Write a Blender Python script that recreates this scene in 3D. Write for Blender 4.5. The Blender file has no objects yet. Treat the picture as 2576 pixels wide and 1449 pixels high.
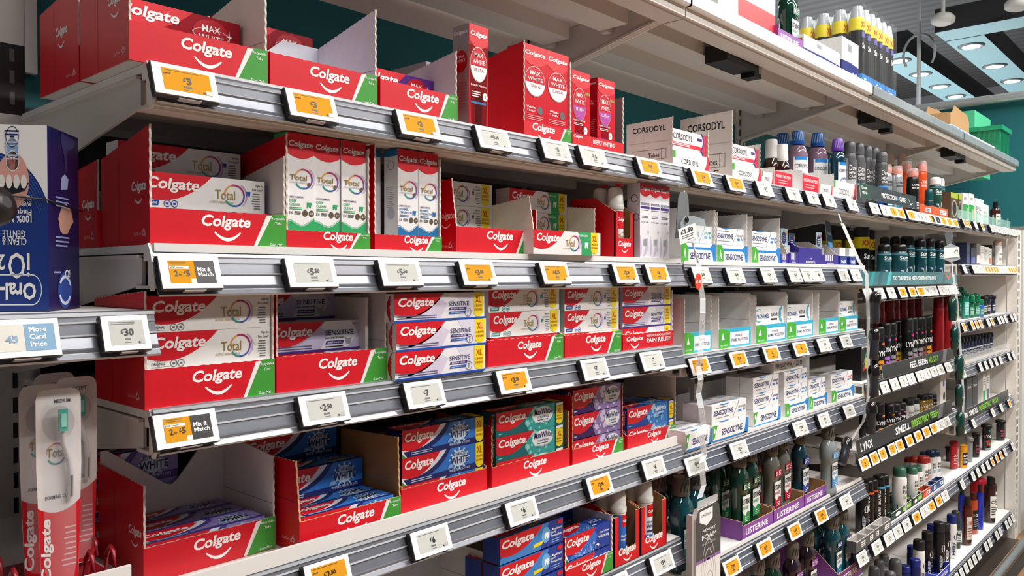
import bpy, math, random
from mathutils import Vector
# ------------------------------------------------------------ camera, world, lights, exposure
SC = bpy.context.scene
COL = SC.collection
W, H = 2576, 1449
F = 2010.0; CX, CY = 1288.0, 724.5
D = 0.954; CZ = 1.52                     # camera stands D in front of the shelf fronts (plane y = 0)
YAW = math.atan(1827 / F); PIT = math.atan((CY - 692) / F)
cam = bpy.data.cameras.new('camera'); camo = bpy.data.objects.new('camera', cam); COL.objects.link(camo)
cam.sensor_fit = 'HORIZONTAL'; cam.sensor_width = 36.0; cam.lens = F / W * 36.0
cam.clip_start = 0.02; cam.clip_end = 100
camo.location = (0, -D, CZ); camo.rotation_euler = (math.pi / 2 - PIT, 0, YAW - math.pi / 2)
SC.camera = camo
SC.view_settings.view_transform = 'Standard'; SC.view_settings.look = 'None'
SC.view_settings.gamma = 1.0; SC.view_settings.use_curve_mapping = False
SC.view_settings.exposure = 0.0
wd = bpy.data.worlds.new('store_air'); SC.world = wd; wd.use_nodes = True
wd.node_tree.nodes['Background'].inputs[0].default_value = (0.90, 0.93, 1.0, 1)
wd.node_tree.nodes['Background'].inputs[1].default_value = 0.11
def area(name, loc, sx, sy, power, col=(1, 0.97, 0.93), rot=(0, 0, 0)):
    l = bpy.data.lights.new(name, 'AREA'); l.shape = 'RECTANGLE'; l.size = sx; l.size_y = sy
    l.energy = power; l.color = col
    o = bpy.data.objects.new(name, l); COL.objects.link(o); o.location = loc; o.rotation_euler = rot
    return o
area('aisle_light_near', (4.0, -1.35, 4.2), 7.6, 0.30, 235)
area('aisle_light_far', (3.9, -3.1, 4.2), 7.6, 0.35, 330, (1, 0.95, 0.9))
area('store_light_back', (6.0, 3.2, 3.5), 8.0, 0.5, 110, (0.86, 0.95, 1))
area('ceiling_fill', (9.5, 2.2, 2.5), 6.0, 3.0, 60, (0.95, 0.98, 1), (math.pi, 0, 0))  # unseen lamp added to brighten the far ceiling from below

# ------------------------------------------------------------ camera geometry: pixel -> point on a plane of the place
_cp, _sp = math.cos(PIT), math.sin(PIT)
_f = Vector((math.cos(YAW) * _cp, math.sin(YAW) * _cp, -_sp)); _r = Vector((math.sin(YAW), -math.cos(YAW), 0)); _u = _r.cross(_f)
def ray(u, v): return _f + _r * ((u - CX) / F) - _u * ((v - CY) / F)
def atY(u, v, Y): d = ray(u, v); t = (Y + D) / d.y; return Vector((t * d.x, Y, CZ + t * d.z))
def atX(u, v, X): d = ray(u, v); t = X / d.x; return Vector((X, -D + t * d.y, CZ + t * d.z))
def atZ(u, v, Z): d = ray(u, v); t = (Z - CZ) / d.z; return Vector((t * d.x, -D + t * d.y, Z))
def UX(u, v, Y): return atY(u, v, Y).x

# ------------------------------------------------------------ materials
_mats = {}
def lin(h):
    h = h.lstrip('#'); o = []
    for i in (0, 2, 4):
        c = int(h[i:i + 2], 16) / 255; o.append(c / 12.92 if c <= 0.04045 else ((c + 0.055) / 1.055) ** 2.4)
    return (*o, 1)
def C(h, rough=0.45, metal=0.0, noise=0.04, alpha=1.0, emit=0.0, trans=0.0, scale=60.0, coat=0.0):
    key = (h, rough, metal, noise, alpha, emit, trans, scale, coat)
    if key in _mats: return _mats[key]
    m = bpy.data.materials.new('m_' + h.strip('#')); m.use_nodes = True; nt = m.node_tree
    p = nt.nodes['Principled BSDF']; c = lin(h)
    p.inputs['Base Color'].default_value = c; p.inputs['Roughness'].default_value = rough; p.inputs['Metallic'].default_value = metal
    p.inputs['Alpha'].default_value = alpha; p.inputs['Transmission Weight'].default_value = trans; p.inputs['Coat Weight'].default_value = coat
    if trans: p.inputs['IOR'].default_value = 1.2
    if emit: p.inputs['Emission Color'].default_value = c; p.inputs['Emission Strength'].default_value = emit
    if noise:
        tc = nt.nodes.new('ShaderNodeTexCoord'); nz = nt.nodes.new('ShaderNodeTexNoise'); nz.inputs['Scale'].default_value = scale
        mx = nt.nodes.new('ShaderNodeMix'); mx.data_type = 'RGBA'
        mx.inputs[6].default_value = tuple(max(0, x * (1 - noise * 2)) for x in c[:3]) + (1,)
        mx.inputs[7].default_value = tuple(min(1, x * (1 + noise * 2)) for x in c[:3]) + (1,)
        nt.links.new(tc.outputs['Object'], nz.inputs['Vector']); nt.links.new(nz.outputs[0], mx.inputs[0]); nt.links.new(mx.outputs[2], p.inputs['Base Color'])
    _mats[key] = m; return m
RED = C('#d60f22', 0.42); DRED = C('#c00f22', 0.38); WHITE = C('#f3f2f0', 0.45); CARD = C('#e6e1dd', 0.7, scale=25); CARDE = C('#d8cfc6', 0.8)
KRAFT = C('#a97f52', 0.8, scale=30); KRAFTE = C('#c9a070', 0.8); GREEN = C('#3f9a35', 0.45); BLACK = C('#141416', 0.4); INK = C('#1b1b22', 0.5, noise=0)
PW = C('#fbfbfa', 0.45, noise=0); NAVY = C('#17256b', 0.4); BLUE = C('#1d4fae', 0.35); YEL = C('#f2dc1e', 0.4); GOLD = C('#b79a4e', 0.3, 0.4)
STEEL = C('#d9d3cc', 0.42, 0.0, 0.02); SHELFW = C('#efedea', 0.40, 0.0, 0.015); RAIL = C('#7f838c', 0.22, 0.30, 0.05); RAILD = C('#646876', 0.24, 0.30, 0.05)
TEAL = C('#136a72', 0.55, noise=0.03, scale=3)

# ------------------------------------------------------------ frames: 2-D drawing planes
EPS = 0.00022
class Fr:
    def __init__(s, o, u, v): s.o = Vector(o); s.u = Vector(u).normalized(); s.v = Vector(v).normalized(); s.n = s.u.cross(s.v)
    def map(s, a, b, k=0): return s.o + s.u * a + s.v * b + s.n * (k * EPS)
class Cyl:
    def __init__(s, rx, ry, z0=0, rot=0, c=(0, 0)): s.rx, s.ry, s.z0, s.rot, s.c = rx, ry, z0, rot, c
    def map(s, a, b, k=0):
        t = a / s.rx + s.rot; e = k * EPS * 1.5
        return Vector((s.c[0] + (s.rx + e) * math.sin(t), s.c[1] - (s.ry + e) * math.cos(t), s.z0 + b))
def front(x=0, y=0, z=0): return Fr((x, y, z), (1, 0, 0), (0, 0, 1))
def leftf(x=0, y=0, z=0): return Fr((x, y, z), (0, -1, 0), (0, 0, 1))      # facing -x, u runs towards the aisle
def rightf(x=0, y=0, z=0): return Fr((x, y, z), (0, 1, 0), (0, 0, 1))
def topf(x=0, y=0, z=0): return Fr((x, y, z), (1, 0, 0), (0, 1, 0))
def backf(x=0, y=0, z=0): return Fr((x, y, z), (-1, 0, 0), (0, 0, 1))

_tx = {}
def glyphs(s, bold=0.0, shear=0.0, res=2):
    key = (s, bold, shear, res)
    if key in _tx: return _tx[key]
    cu = bpy.data.curves.new('t', 'FONT'); cu.body = s; cu.size = 1; cu.offset = bold; cu.shear = shear; cu.resolution_u = res; cu.fill_mode = 'FRONT'
    ob = bpy.data.objects.new('t', cu); COL.objects.link(ob)
    dg = bpy.context.evaluated_depsgraph_get(); me = ob.evaluated_get(dg).to_mesh()
    vs = [(v.co.x, v.co.y) for v in me.vertices]; fs = [tuple(p.vertices) for p in me.polygons]
    bpy.data.objects.remove(ob); bpy.data.curves.remove(cu)
    if vs:
        x0 = min(v[0] for v in vs); x1 = max(v[0] for v in vs); y0 = min(v[1] for v in vs); y1 = max(v[1] for v in vs)
    else: x0 = y0 = 0; x1 = y1 = 1
    _tx[key] = (vs, fs, x0, x1, y0, y1); return _tx[key]

class B:
    def __init__(s): s.v = []; s.f = []; s.m = []; s.mats = []; s.sm = []
    def mi(s, m):
        if m not in s.mats: s.mats.append(m)
        return s.mats.index(m)
    def poly(s, pts, m, smooth=False):
        i = len(s.v); s.v += [tuple(p) for p in pts]; s.f.append(tuple(range(i, i + len(pts)))); s.m.append(s.mi(m)); s.sm.append(smooth)
    def box(s, x0, x1, y0, y1, z0, z1, m, mt=None, ml=None, mr=None, mb=None, mf=None):
        P = lambda x, y, z: (x, y, z)
        s.poly([P(x0, y0, z0), P(x1, y0, z0), P(x1, y0, z1), P(x0, y0, z1)], mf or m)
        s.poly([P(x1, y1, z0), P(x0, y1, z0), P(x0, y1, z1), P(x1, y1, z1)], m)
        s.poly([P(x0, y1, z0), P(x0, y0, z0), P(x0, y0, z1), P(x0, y1, z1)], ml or m)
        s.poly([P(x1, y0, z0), P(x1, y1, z0), P(x1, y1, z1), P(x1, y0, z1)], mr or m)
        s.poly([P(x0, y0, z1), P(x1, y0, z1), P(x1, y1, z1), P(x0, y1, z1)], mt or m)
        s.poly([P(x0, y1, z0), P(x1, y1, z0), P(x1, y0, z0), P(x0, y0, z0)], mb or m)
        return s
    def p2(s, fr, pts, m, k=1): s.poly([fr.map(a, b, k) for a, b in pts], m)
    def rect(s, fr, x0, y0, x1, y1, m, k=1):
        if isinstance(fr, Cyl):
            n = max(1, int(abs(x1 - x0) / (fr.rx * 0.26)) + 1)
            for i in range(n):
                a, b = x0 + (x1 - x0) * i / n, x0 + (x1 - x0) * (i + 1) / n
                s.p2(fr, [(a, y0), (b, y0), (b, y1), (a, y1)], m, k)
        else: s.p2(fr, [(x0, y0), (x1, y0), (x1, y1), (x0, y1)], m, k)
    def disc(s, fr, x, y, rx, ry, m, k=1, n=20): s.p2(fr, [(x + rx * math.cos(i * 2 * math.pi / n), y + ry * math.sin(i * 2 * math.pi / n)) for i in range(n)], m, k)
    def ring(s, fr, x, y, r0, r1, a0, a1, m, k=1, n=10, sy=1.0):
        for i in range(n):
            t0 = math.radians(a0 + (a1 - a0) * i / n); t1 = math.radians(a0 + (a1 - a0) * (i + 1) / n)
            q = [(r1, t0), (r1, t1), (r0, t1), (r0, t0)]
            if a1 < a0: q.reverse()
            s.p2(fr, [(x + r * math.cos(t), y + r * sy * math.sin(t)) for r, t in q], m, k)
    def text(s, fr, t, x, y, w, h, m, k=2, bold=0.012, shear=0.0, al='l', res=2, rot=0):
        vs, fs, x0, x1, y0, y1 = glyphs(t, bold, shear, res)
        if w is None: w = (x1 - x0) * h / (y1 - y0)
        sx, sy = w / max(1e-6, x1 - x0), h / max(1e-6, y1 - y0)
        ox = {'l': 0, 'c': -w / 2, 'r': -w}[al]; i = len(s.v); c, sn = math.cos(rot), math.sin(rot)
        for a, b in vs:
            a = ox + (a - x0) * sx; b = (b - y0) * sy
            s.v.append(tuple(fr.map(x + a * c - b * sn, y + a * sn + b * c, k)))
        mi = s.mi(m)
        for f in fs: s.f.append(tuple(i + j for j in f)); s.m.append(mi); s.sm.append(False)
    def lines(s, fr, x, y, w, n, dy, h, m, k=2, seed=0, al='l'):
        rnd = random.Random(seed)
        for i in range(n):
            ww = w * rnd.uniform(0.65, 1.0); xx = x if al == 'l' else x + w - ww
            s.rect(fr, xx, y - i * dy, xx + ww, y - i * dy + h, m, k)
    def smile(s, fr, x, y, w, m, k=2):        # a crescent, thick in the middle
        n = 10; P = []; Q = []
        for i in range(n + 1):
            t = i / n * 2 - 1; P.append((x + t * w / 2, y - w * 0.30 * (1 - t * t))); Q.append((x + t * w / 2 * 0.90, y + w * 0.02 - w * 0.20 * (1 - t * t)))
        for i in range(n): s.p2(fr, [P[i], P[i + 1], Q[i + 1], Q[i]], m, k)
    def prism(s, fr, pts, d, mf, mb=None, me=None):     # outline in the plane of fr, thickness d backwards
        mb = mb or mf; me = me or mf; n = len(pts)
        A = [fr.map(a, b) for a, b in pts]; Bk = [p - fr.n * d for p in A]
        s.poly(A, mf); s.poly(Bk[::-1], mb)
        for i in range(n): j = (i + 1) % n; s.poly([A[i], Bk[i], Bk[j], A[j]], me(i) if callable(me) else me)
    def lathe(s, prof, n, m, sy=1.0, c=(0, 0), sx=1.0, smooth=True, sq=0.0):
        # prof: (radius, z[, material]) upwards; a material holds for the band above its point; sq squares the section
        rows = []
        for p in prof:
            row = []
            for i in range(n):
                t = 2 * math.pi * i / n; ca, sa = math.cos(t), math.sin(t)
                if sq:
                    e = 1 - sq * 0.6; ca = math.copysign(abs(ca) ** e, ca); sa = math.copysign(abs(sa) ** e, sa)
                row.append((c[0] + p[0] * sx * ca, c[1] + p[0] * sy * sa, p[1]))
            rows.append(row)
        cur = m; base = len(s.v)
        for r in rows: s.v += r
        for j in range(len(rows) - 1):
            if len(prof[j]) > 2: cur = prof[j][2]
            mi = s.mi(cur)
            for i in range(n):
                k = (i + 1) % n; a = base + j * n
                s.f.append((a + i, a + k, a + n + k, a + n + i)); s.m.append(mi); s.sm.append(smooth)
        s.poly([Vector(q) for q in rows[0][::-1]], prof[0][2] if len(prof[0]) > 2 else m); s.poly([Vector(q) for q in rows[-1]], cur)
    def tube(s, pts, r, m, n=8, smooth=True):
        pts = [Vector(p) for p in pts]; base = len(s.v)
        for i, p in enumerate(pts):
            d = (pts[min(i + 1, len(pts) - 1)] - pts[max(i - 1, 0)]).normalized()
            a = d.cross(Vector((0, 0, 1))) if abs(d.z) < 0.95 else d.cross(Vector((1, 0, 0)))
            a.normalize(); b = d.cross(a)
            for j in range(n): t = 2 * math.pi * j / n; s.v.append(tuple(p + a * (r * math.cos(t)) + b * (r * math.sin(t))))
        mi = s.mi(m)
        for i in range(len(pts) - 1):
            for j in range(n):
                k = (j + 1) % n; q = base + i * n
                s.f.append((q + j, q + n + j, q + n + k, q + k)); s.m.append(mi); s.sm.append(smooth)
        s.poly([s.v[base + j] for j in range(n)], m); s.poly([s.v[base + (len(pts) - 1) * n + j] for j in range(n)][::-1], m)
    def extr(s, prof, x0, x1, m, mats=None):    # (y, z) profile swept along x
        for i in range(len(prof) - 1):
            (a, b), (c, d) = prof[i], prof[i + 1]
            s.poly([(x0, a, b), (x0, c, d), (x1, c, d), (x1, a, b)], (mats[i] if mats else None) or m)
    def mesh(s, name):
        me = bpy.data.meshes.new(name); me.from_pydata(s.v, [], s.f)
        for m in s.mats: me.materials.append(m)
        me.polygons.foreach_set('material_index', s.m); me.polygons.foreach_set('use_smooth', s.sm); me.update(); return me

# ------------------------------------------------------------ objects
_pend = []
def link(o): _pend.append(o); return o
def tag(o, label=None, cat=None, group=None, kind=None):
    if label: o['label'] = label
    if cat: o['category'] = cat
    if group: o['group'] = group
    if kind: o['kind'] = kind
    return o
def solo(name, b, label, cat, group=None, loc=(0, 0, 0), rz=0, kind=None, rot=None):
    me = b if isinstance(b, bpy.types.Mesh) else b.mesh(name)
    o = bpy.data.objects.new(name, me); o.location = loc; o.rotation_euler = rot or (0, 0, rz); tag(o, label, cat, group, kind); return link(o)
def root(name, label, cat, group=None, loc=(0, 0, 0), rz=0, rot=None):
    o = bpy.data.objects.new(name, None); o.empty_display_size = 0.02; o.location = loc; o.rotation_euler = rot or (0, 0, rz); tag(o, label, cat, group); return link(o)
def part(name, b, parent, label=None, loc=None):
    me = b if isinstance(b, bpy.types.Mesh) else b.mesh(name)
    o = bpy.data.objects.new(name, me); o.parent = parent
    if loc: o.location = loc
    if label: o['label'] = label
    return link(o)
def structure(name, b): o = bpy.data.objects.new(name, b.mesh(name)); o['kind'] = 'structure'; return link(o)
_proto = {}
def proto(key, fn):      # parts of one kind, meshes built once: [(part name, mesh, index of parent part or None)]
    if key not in _proto: _proto[key] = [(n, b.mesh(n), p) for n, b, p in fn()]
    return _proto[key]
def place(key, fn, name, label, cat, group, loc, rz=0, rot=None):
    ps = proto(key, fn)
    if len(ps) == 1: return solo(name, ps[0][1], label, cat, group, loc, rz, rot=rot)
    r = root(name, label, cat, group, loc, rz, rot); made = []
    for n, me, p in ps: made.append(part(n, me, r if p is None else made[p]))
    return r
ORD = ['first', 'second', 'third', 'fourth', 'fifth', 'sixth', 'seventh', 'eighth', 'ninth', 'tenth', 'eleventh', 'twelfth', 'thirteenth', 'fourteenth', 'fifteenth', 'sixteenth', 'seventeenth', 'eighteenth', 'nineteenth', 'twentieth']
# ============================================================ the setting
def m_nodes(name, fn):
    m = bpy.data.materials.new(name); m.use_nodes = True; nt = m.node_tree; fn(nt, nt.nodes['Principled BSDF']); return m
def _wood(nt, p):
    tc = nt.nodes.new('ShaderNodeTexCoord'); mp = nt.nodes.new('ShaderNodeMapping'); mp.inputs['Scale'].default_value = (1.2, 9, 1)
    nz = nt.nodes.new('ShaderNodeTexNoise'); nz.inputs['Scale'].default_value = 6; nz.inputs['Detail'].default_value = 6
    br = nt.nodes.new('ShaderNodeTexBrick'); br.inputs['Scale'].default_value = 1.0; br.inputs['Brick Width'].default_value = 1.2; br.inputs['Row Height'].default_value = 0.15
    br.inputs['Mortar Size'].default_value = 0.002; br.inputs['Color1'].default_value = lin('#a9835c'); br.inputs['Color2'].default_value = lin('#967150'); br.inputs['Mortar'].default_value = lin('#5d4632')
    mx = nt.nodes.new('ShaderNodeMix'); mx.data_type = 'RGBA'; mx.blend_type = 'MULTIPLY'; mx.inputs[0].default_value = 0.35
    nt.links.new(tc.outputs['Object'], mp.inputs[0]); nt.links.new(mp.outputs[0], nz.inputs['Vector']); nt.links.new(tc.outputs['Object'], br.inputs['Vector'])
    nt.links.new(br.outputs[0], mx.inputs[6]); nt.links.new(nz.outputs[0], mx.inputs[7]); nt.links.new(mx.outputs[2], p.inputs['Base Color']); p.inputs['Roughness'].default_value = 0.35
def _deckceil(nt, p):
    tc = nt.nodes.new('ShaderNodeTexCoord'); wv = nt.nodes.new('ShaderNodeTexWave'); wv.bands_direction = 'X'; wv.inputs['Scale'].default_value = 1.6
    cr = nt.nodes.new('ShaderNodeValToRGB'); cr.color_ramp.elements[0].color = lin('#8b8d90'); cr.color_ramp.elements[1].color = lin('#a0a2a5')
    bp = nt.nodes.new('ShaderNodeBump'); bp.inputs['Strength'].default_value = 0.2; bp.inputs['Distance'].default_value = 0.03
    nt.links.new(tc.outputs['Object'], wv.inputs['Vector']); nt.links.new(wv.outputs[0], cr.inputs[0]); nt.links.new(cr.outputs[0], p.inputs['Base Color'])
    nt.links.new(wv.outputs['Fac'], bp.inputs['Height']); nt.links.new(bp.outputs[0], p.inputs['Normal']); p.inputs['Roughness'].default_value = 0.7
b = B(); b.box(-3, 15, -3.6, 5.5, -0.085, -0.035, m_nodes('floor_wood', _wood)); structure('floor', b)
b = B(); b.box(-3, 15, -3.6, 5.5, 4.6, 4.65, m_nodes('ceiling_deck', _deckceil)); structure('ceiling', b)

XB = [-0.832, 0.418, 1.668, 2.918, 4.168, 5.418]
BAYN = ['electric toothbrush bay', 'red toothpaste bay', 'white toothpaste and mouthwash bay', 'deodorant bay', 'end bay']
SHELVES = {0: [(1.478, 1.424), (1.135, 1.082)],
           1: [(1.777, 1.725), (1.557, 1.494), (1.354, 1.303), (1.120, 1.066), (0.900, 0.845), (0.655, 0.60)],
           2: [(1.777, 1.723), (1.552, 1.490), (1.330, 1.274), (1.100, 1.040), (0.800, 0.744), (0.470, 0.416)],
           3: [(1.777, 1.725), (1.487, 1.425), (1.135, 1.082), (0.895, 0.840), (0.567, 0.513), (0.140, 0.085)],
           4: [(1.785, 1.733), (1.572, 1.519), (1.300, 1.247), (1.083, 1.030), (0.820, 0.765), (0.560, 0.505), (0.140, 0.085)]}
ROWN = ['top', 'second', 'third', 'fourth', 'fifth', 'sixth', 'bottom']
BACK = 0.50
_rp = [(0.0, 0.0), (-0.0018, 0.0025), (0.0022, 0.0075), (0.0035, 0.0085), (0.0032, 0.012), (0.0058, 0.0135), (0.0105, 0.0255), (0.0085, 0.0268), (0.0112, 0.0285),
       (0.0148, 0.040), (0.0132, 0.0412), (0.0156, 0.043), (0.017, 0.0475), (0.0152, 0.049), (0.0165, 0.053), (0.021, 0.0545)]
def rail_builder(L, dark=False):
    b = B(); m = RAILD if dark else RAIL; hi = C('#c3c5ca', 0.18, 0.2, 0.02)  # hi: pale ridge bands, highlight streaks put into the colour
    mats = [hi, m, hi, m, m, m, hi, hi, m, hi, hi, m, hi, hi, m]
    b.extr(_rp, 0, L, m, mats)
    back = [(y + 0.004, z) for y, z in _rp[1:-1:3]] + [(0.0225, 0.0545)]
    b.extr(back[::-1], 0, L, m); b.poly([(0, y, z) for y, z in _rp] + [(0, y, z) for y, z in back[::-1]], m); b.poly([(L, y, z) for y, z in back] + [(L, y, z) for y, z in _rp[::-1]], m)
    return b
def arm_builder(side, h0=0.035, h1=0.10):
    b = B(); pts = [(-0.05, -0.014), (-0.05, -0.014 - h0), (-0.26, -0.02 - h0 - 0.4 * (h1 - h0)), (-0.485, -0.014 - h1), (-0.485, -0.014)]
    b.prism(leftf(), pts, 0.004, STEEL)
    b.box(-0.006, 0.010, 0.05, 0.485, -0.016, -0.012, STEEL)
    return b
for bay, rows in SHELVES.items():
    L = XB[bay + 1] - XB[bay]
    for r, (S, zr) in enumerate(rows):
        nm = ROWN[r] if r < len(rows) - 1 or bay in (0,) else ('lowest' if bay in (1, 2) else 'bottom')
        g = root('shelf', f'{nm} white metal shelf with grey ribbed price rail in the {BAYN[bay]}', 'shelf', 'metal shelves of the long gondola', (XB[bay], 0, S))
        b = B(); e = 0.003
        b.box(e, L - e, 0.022, 0.488, -0.010, 0, SHELFW, mb=STEEL)
        b.box(e, L - e, 0.0225, 0.027, -0.050, -0.010, SHELFW, mf=SHELFW); b.box(e, L - e, 0.027, 0.062, -0.054, -0.050, STEEL)
        top = zr + 0.0545 - S
        rise = {(1, 3): 0.022, (0, 1): 0.040, (2, 4): 0.010, (3, 4): 0.006}.get((bay, r), 0)
        if rise: b.box(e + 0.004, L - e - 0.02, 0.0175, 0.0222, 0.0005, rise, SHELFW)
        if top < -0.004: b.box(e + 0.004, L - e - 0.004, 0.0175, 0.0222, top, 0.002, SHELFW)
        part('deck', b, g)
        b = B()
        for y0 in (0.13, 0.31): b.box(0.03, L - 0.03, y0, y0 + 0.07, -0.036, -0.0102, STEEL)
        part('stiffener', b, g)
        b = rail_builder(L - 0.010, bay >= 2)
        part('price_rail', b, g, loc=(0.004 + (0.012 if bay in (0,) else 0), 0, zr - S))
        part('bracket_arm', arm_builder(0), g, loc=(0.006, 0, 0)); part('bracket_arm', arm_builder(1), g, loc=(L - 0.012, 0, 0))
        if bay in (0, 1):
            b = B(); b.prism(leftf(), [(-0.024, 0.0), (-0.012, 0.002), (-0.004, -0.012), (0.004, -0.046), (0.0, -0.056), (-0.006, -0.056), (-0.012, -0.02), (-0.024, -0.02)], 0.003, SHELFW)
            part('rail_end_clip', b, g, loc=(0.002, 0.012, 0))
# the deep top shelf seen from below
S0 = 2.182
for bay in range(1, 5):
    L = XB[bay + 1] - XB[bay]
    g = root('top_shelf', f'high white storage shelf seen from below, over the {BAYN[bay]}', 'shelf', 'high storage shelves along the top', (XB[bay], 0, S0))
    b = B(); e = 0.003; b.box(e, L - e, 0.02, 0.488, -0.012, 0, SHELFW, mb=STEEL); b.box(e, L - e, 0.012, 0.022, -0.056, 0.0, STEEL); b.box(e, L - e, 0.022, 0.075, -0.060, -0.056, STEEL)
    part('deck', b, g)
    b = B()
    for y0 in (0.15, 0.33): b.box(0.035, L - 0.035, y0, y0 + 0.085, -0.052, -0.0122, STEEL); b.box(0.015, 0.035, y0 + 0.06, y0 + 0.082, -0.058, -0.014, STEEL); b.box(L - 0.035, L - 0.015, y0 + 0.06, y0 + 0.082, -0.058, -0.014, STEEL)
    part('stiffener', b, g)
    b = B(); b.extr([(0.0, -0.034), (-0.004, -0.030), (-0.004, -0.002), (0.0, 0.004), (0.012, 0.004), (0.012, -0.034), (0.0, -0.034)], 0.004, L - 0.004, PW if bay < 3 else C('#9fa9ad', 0.25, 0.2), None)
    part('front_lip', b, g)
    for xx in (0.004, L - 0.008):
        b = B(); b.prism(leftf(), [(-0.02, -0.014), (-0.02, -0.040), (-0.485, -0.142), (-0.485, -0.014)], 0.004, STEEL)
        v0, v1 = Vector((0.0, 0.02, -0.040)), Vector((0.0, 0.485, -0.142))
        b.poly([v0 + Vector((-0.005, 0, 0)), v1 + Vector((-0.005, 0, 0)), v1 + Vector((0.009, 0, 0)), v0 + Vector((0.009, 0, 0))], C('#e6d8ce', 0.4))
        b.poly([v0 + Vector((-0.005, 0, 0.006)), v0 + Vector((-0.005, 0, 0)), v0 + Vector((0.009, 0, 0)), v0 + Vector((0.009, 0, 0.006))], STEEL)
        b.poly([v1 + Vector((-0.005, 0, 0.006)), v1 + Vector((-0.005, 0, 0)), v0 + Vector((-0.005, 0, 0)), v0 + Vector((-0.005, 0, 0.006))], STEEL)
        part('bracket_arm', b, g, loc=(xx, 0, 0))
# back panels, posts
GREYP = C('#4a4a4c', 0.7, noise=0.03, scale=8); PALEP = C('#d6d2cc', 0.6, noise=0.03, scale=8)
for bay in range(1, 5):
    b = B(); x0, x1 = XB[bay] + 0.002, XB[bay + 1] - 0.002
    b.box(x0, x1, BACK, BACK + 0.012, 1.79, 2.105, TEAL); b.box(x0, x1, BACK, BACK + 0.012, 2.105, 2.26, STEEL); b.box(x0, x1, BACK, BACK + 0.012, -0.035, 1.79, (GREYP if bay < 3 else C('#1d1d1f', 0.7)) if bay < 4 else PALEP)  # deodorant bay panel coloured near-black for the darkness behind its dense cans
    solo('back_panel', b, f'{"teal" } upright panel closing the back of the {BAYN[bay]}', 'panel', 'back panels of the gondola')
b = B(); b.box(XB[0], XB[1] - 0.05, BACK, BACK + 0.012, -0.035, 1.80, GREYP); b.box(XB[0], XB[1] - 0.05, BACK, BACK + 0.012, 1.80, 1.87, BLACK); b.box(XB[0], XB[1] - 0.05, BACK - 0.02, BACK + 0.012, 1.90, 2.3, STEEL)
b.box(XB[0], XB[1] - 0.05, BACK, BACK + 0.012, 1.87, 1.90, BLACK)
solo('back_panel', b, 'pale upright panel behind the navy toothbrush box at left', 'panel', 'back panels of the gondola')
b = B(); b.box(0.426, 0.444, BACK - 0.014, BACK - 0.001, 1.845, 2.26, SHELFW); b.box(0.385, 0.4255, BACK - 0.014, BACK - 0.001, 1.775, 1.885, BLACK); b.box(0.385, 0.4255, BACK - 0.014, BACK - 0.001, 1.8855, 2.26, STEEL); b.box(0.385, 0.444, BACK - 0.014, BACK - 0.001, -0.035, 1.7745, C('#c9c5c0', 0.5)); fr = front(0.4, BACK - 0.014, 0)
for k in range(3): b.rect(fr, 0.004, 1.79 + 0.034 * k, 0.011, 1.81 + 0.034 * k, C('#5a5a5a', 0.5), 1)
for k in range(43): b.rect(fr, 0.004, 0.02 + 0.04 * k, 0.011, 0.045 + 0.04 * k, BLACK, 1)
solo('upright_post', b, 'slotted post with black upper section at the left end of the red bay', 'post', 'slotted uprights')
for i in range(2, 5):
    b = B(); b.box(XB[i] - 0.03, XB[i] + 0.03, BACK - 0.014, BACK - 0.001, -0.035, 2.26, STEEL if i > 1 else C('#c9c5c0', 0.5))
    fr = front(XB[i], BACK - 0.014, 0)
    for k in range(56):
        for dx in (-0.017, 0.017): b.rect(fr, dx - 0.005, 0.02 + k * 0.04, dx + 0.005, 0.045 + k * 0.04, BLACK, 1)
    solo('upright_post', b, f'slotted steel post behind the shelves at the left of the {["", "", "mouthwash", "deodorant", "end"][i]} bay', 'post', 'slotted uprights')
# end panel and front post at the far end
b = B(); b.box(5.419, 5.428, 0.055, 0.50, -0.035, 1.78, C('#dcd7cf', 0.5, noise=0.02, scale=6)); solo('gondola_end', b, 'pale grey side panel closing the far end of the shelving', 'panel')
b = B(); b.box(5.430, 5.530, 0.0, 0.05, -0.034, 1.785, C('#e9e4dc', 0.45)); fr = front(5.45, 0.0, 0)
for k in range(37):
    for dx in (0.0, 0.034): b.rect(fr, dx, 0.03 + k * 0.047, dx + 0.014, 0.064 + k * 0.047, BLACK, 1)
solo('end_post', b, 'white upright with two columns of slots at the far end', 'post')
b = B(); b.box(5.60, 5.90, 0.0, 0.5, -0.035, 1.79, C('#d9d8d4', 0.4)); solo('end_cabinet', b, 'pale panel beside the slotted upright at the right edge', 'panel')
b = B(); b.box(2.9, 5.42, 0.035, 0.06, -0.034, 0.030, C('#3b342f', 0.45)); b.box(2.9, 5.42, -0.030, 0.035, -0.034, -0.024, C('#3b342f', 0.35)); solo('kick_plate', b, 'dark brown plinth under the bottom shelf of the far bays', 'plinth')
b = B(); b.tube([(4.0, -0.060, -0.012), (5.42, -0.060, -0.012)], 0.021, C('#8c9496', 0.35, 0.4)); b.box(4.0, 5.42, -0.125, -0.082, -0.0345, -0.025, C('#26221f', 0.5)); b.tube([(4.0, -0.034, -0.016), (5.42, -0.034, -0.016)], 0.004, C('#b98a5e', 0.5)); solo('bumper_rail', b, 'grey trolley bumper bar along the floor at the bottom right', 'rail')
b = B(); b.box(4.72, 6.8, -0.95, -0.16, -0.0345, -0.028, C('#22433c', 0.6)); b.text(topf(5.0, -0.42, -0.028), "L'ORÉAL", 0.0, 0.0, 0.52, 0.11, PW, 2, 0.02)
solo('floor_mat', b, 'dark green floor mat with white lettering, lower right corner', 'mat')
b = B()
pr = [(0.075, -0.035), (0.085, 0.1), (0.06, 0.20), (0.02, 0.22)]
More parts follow.
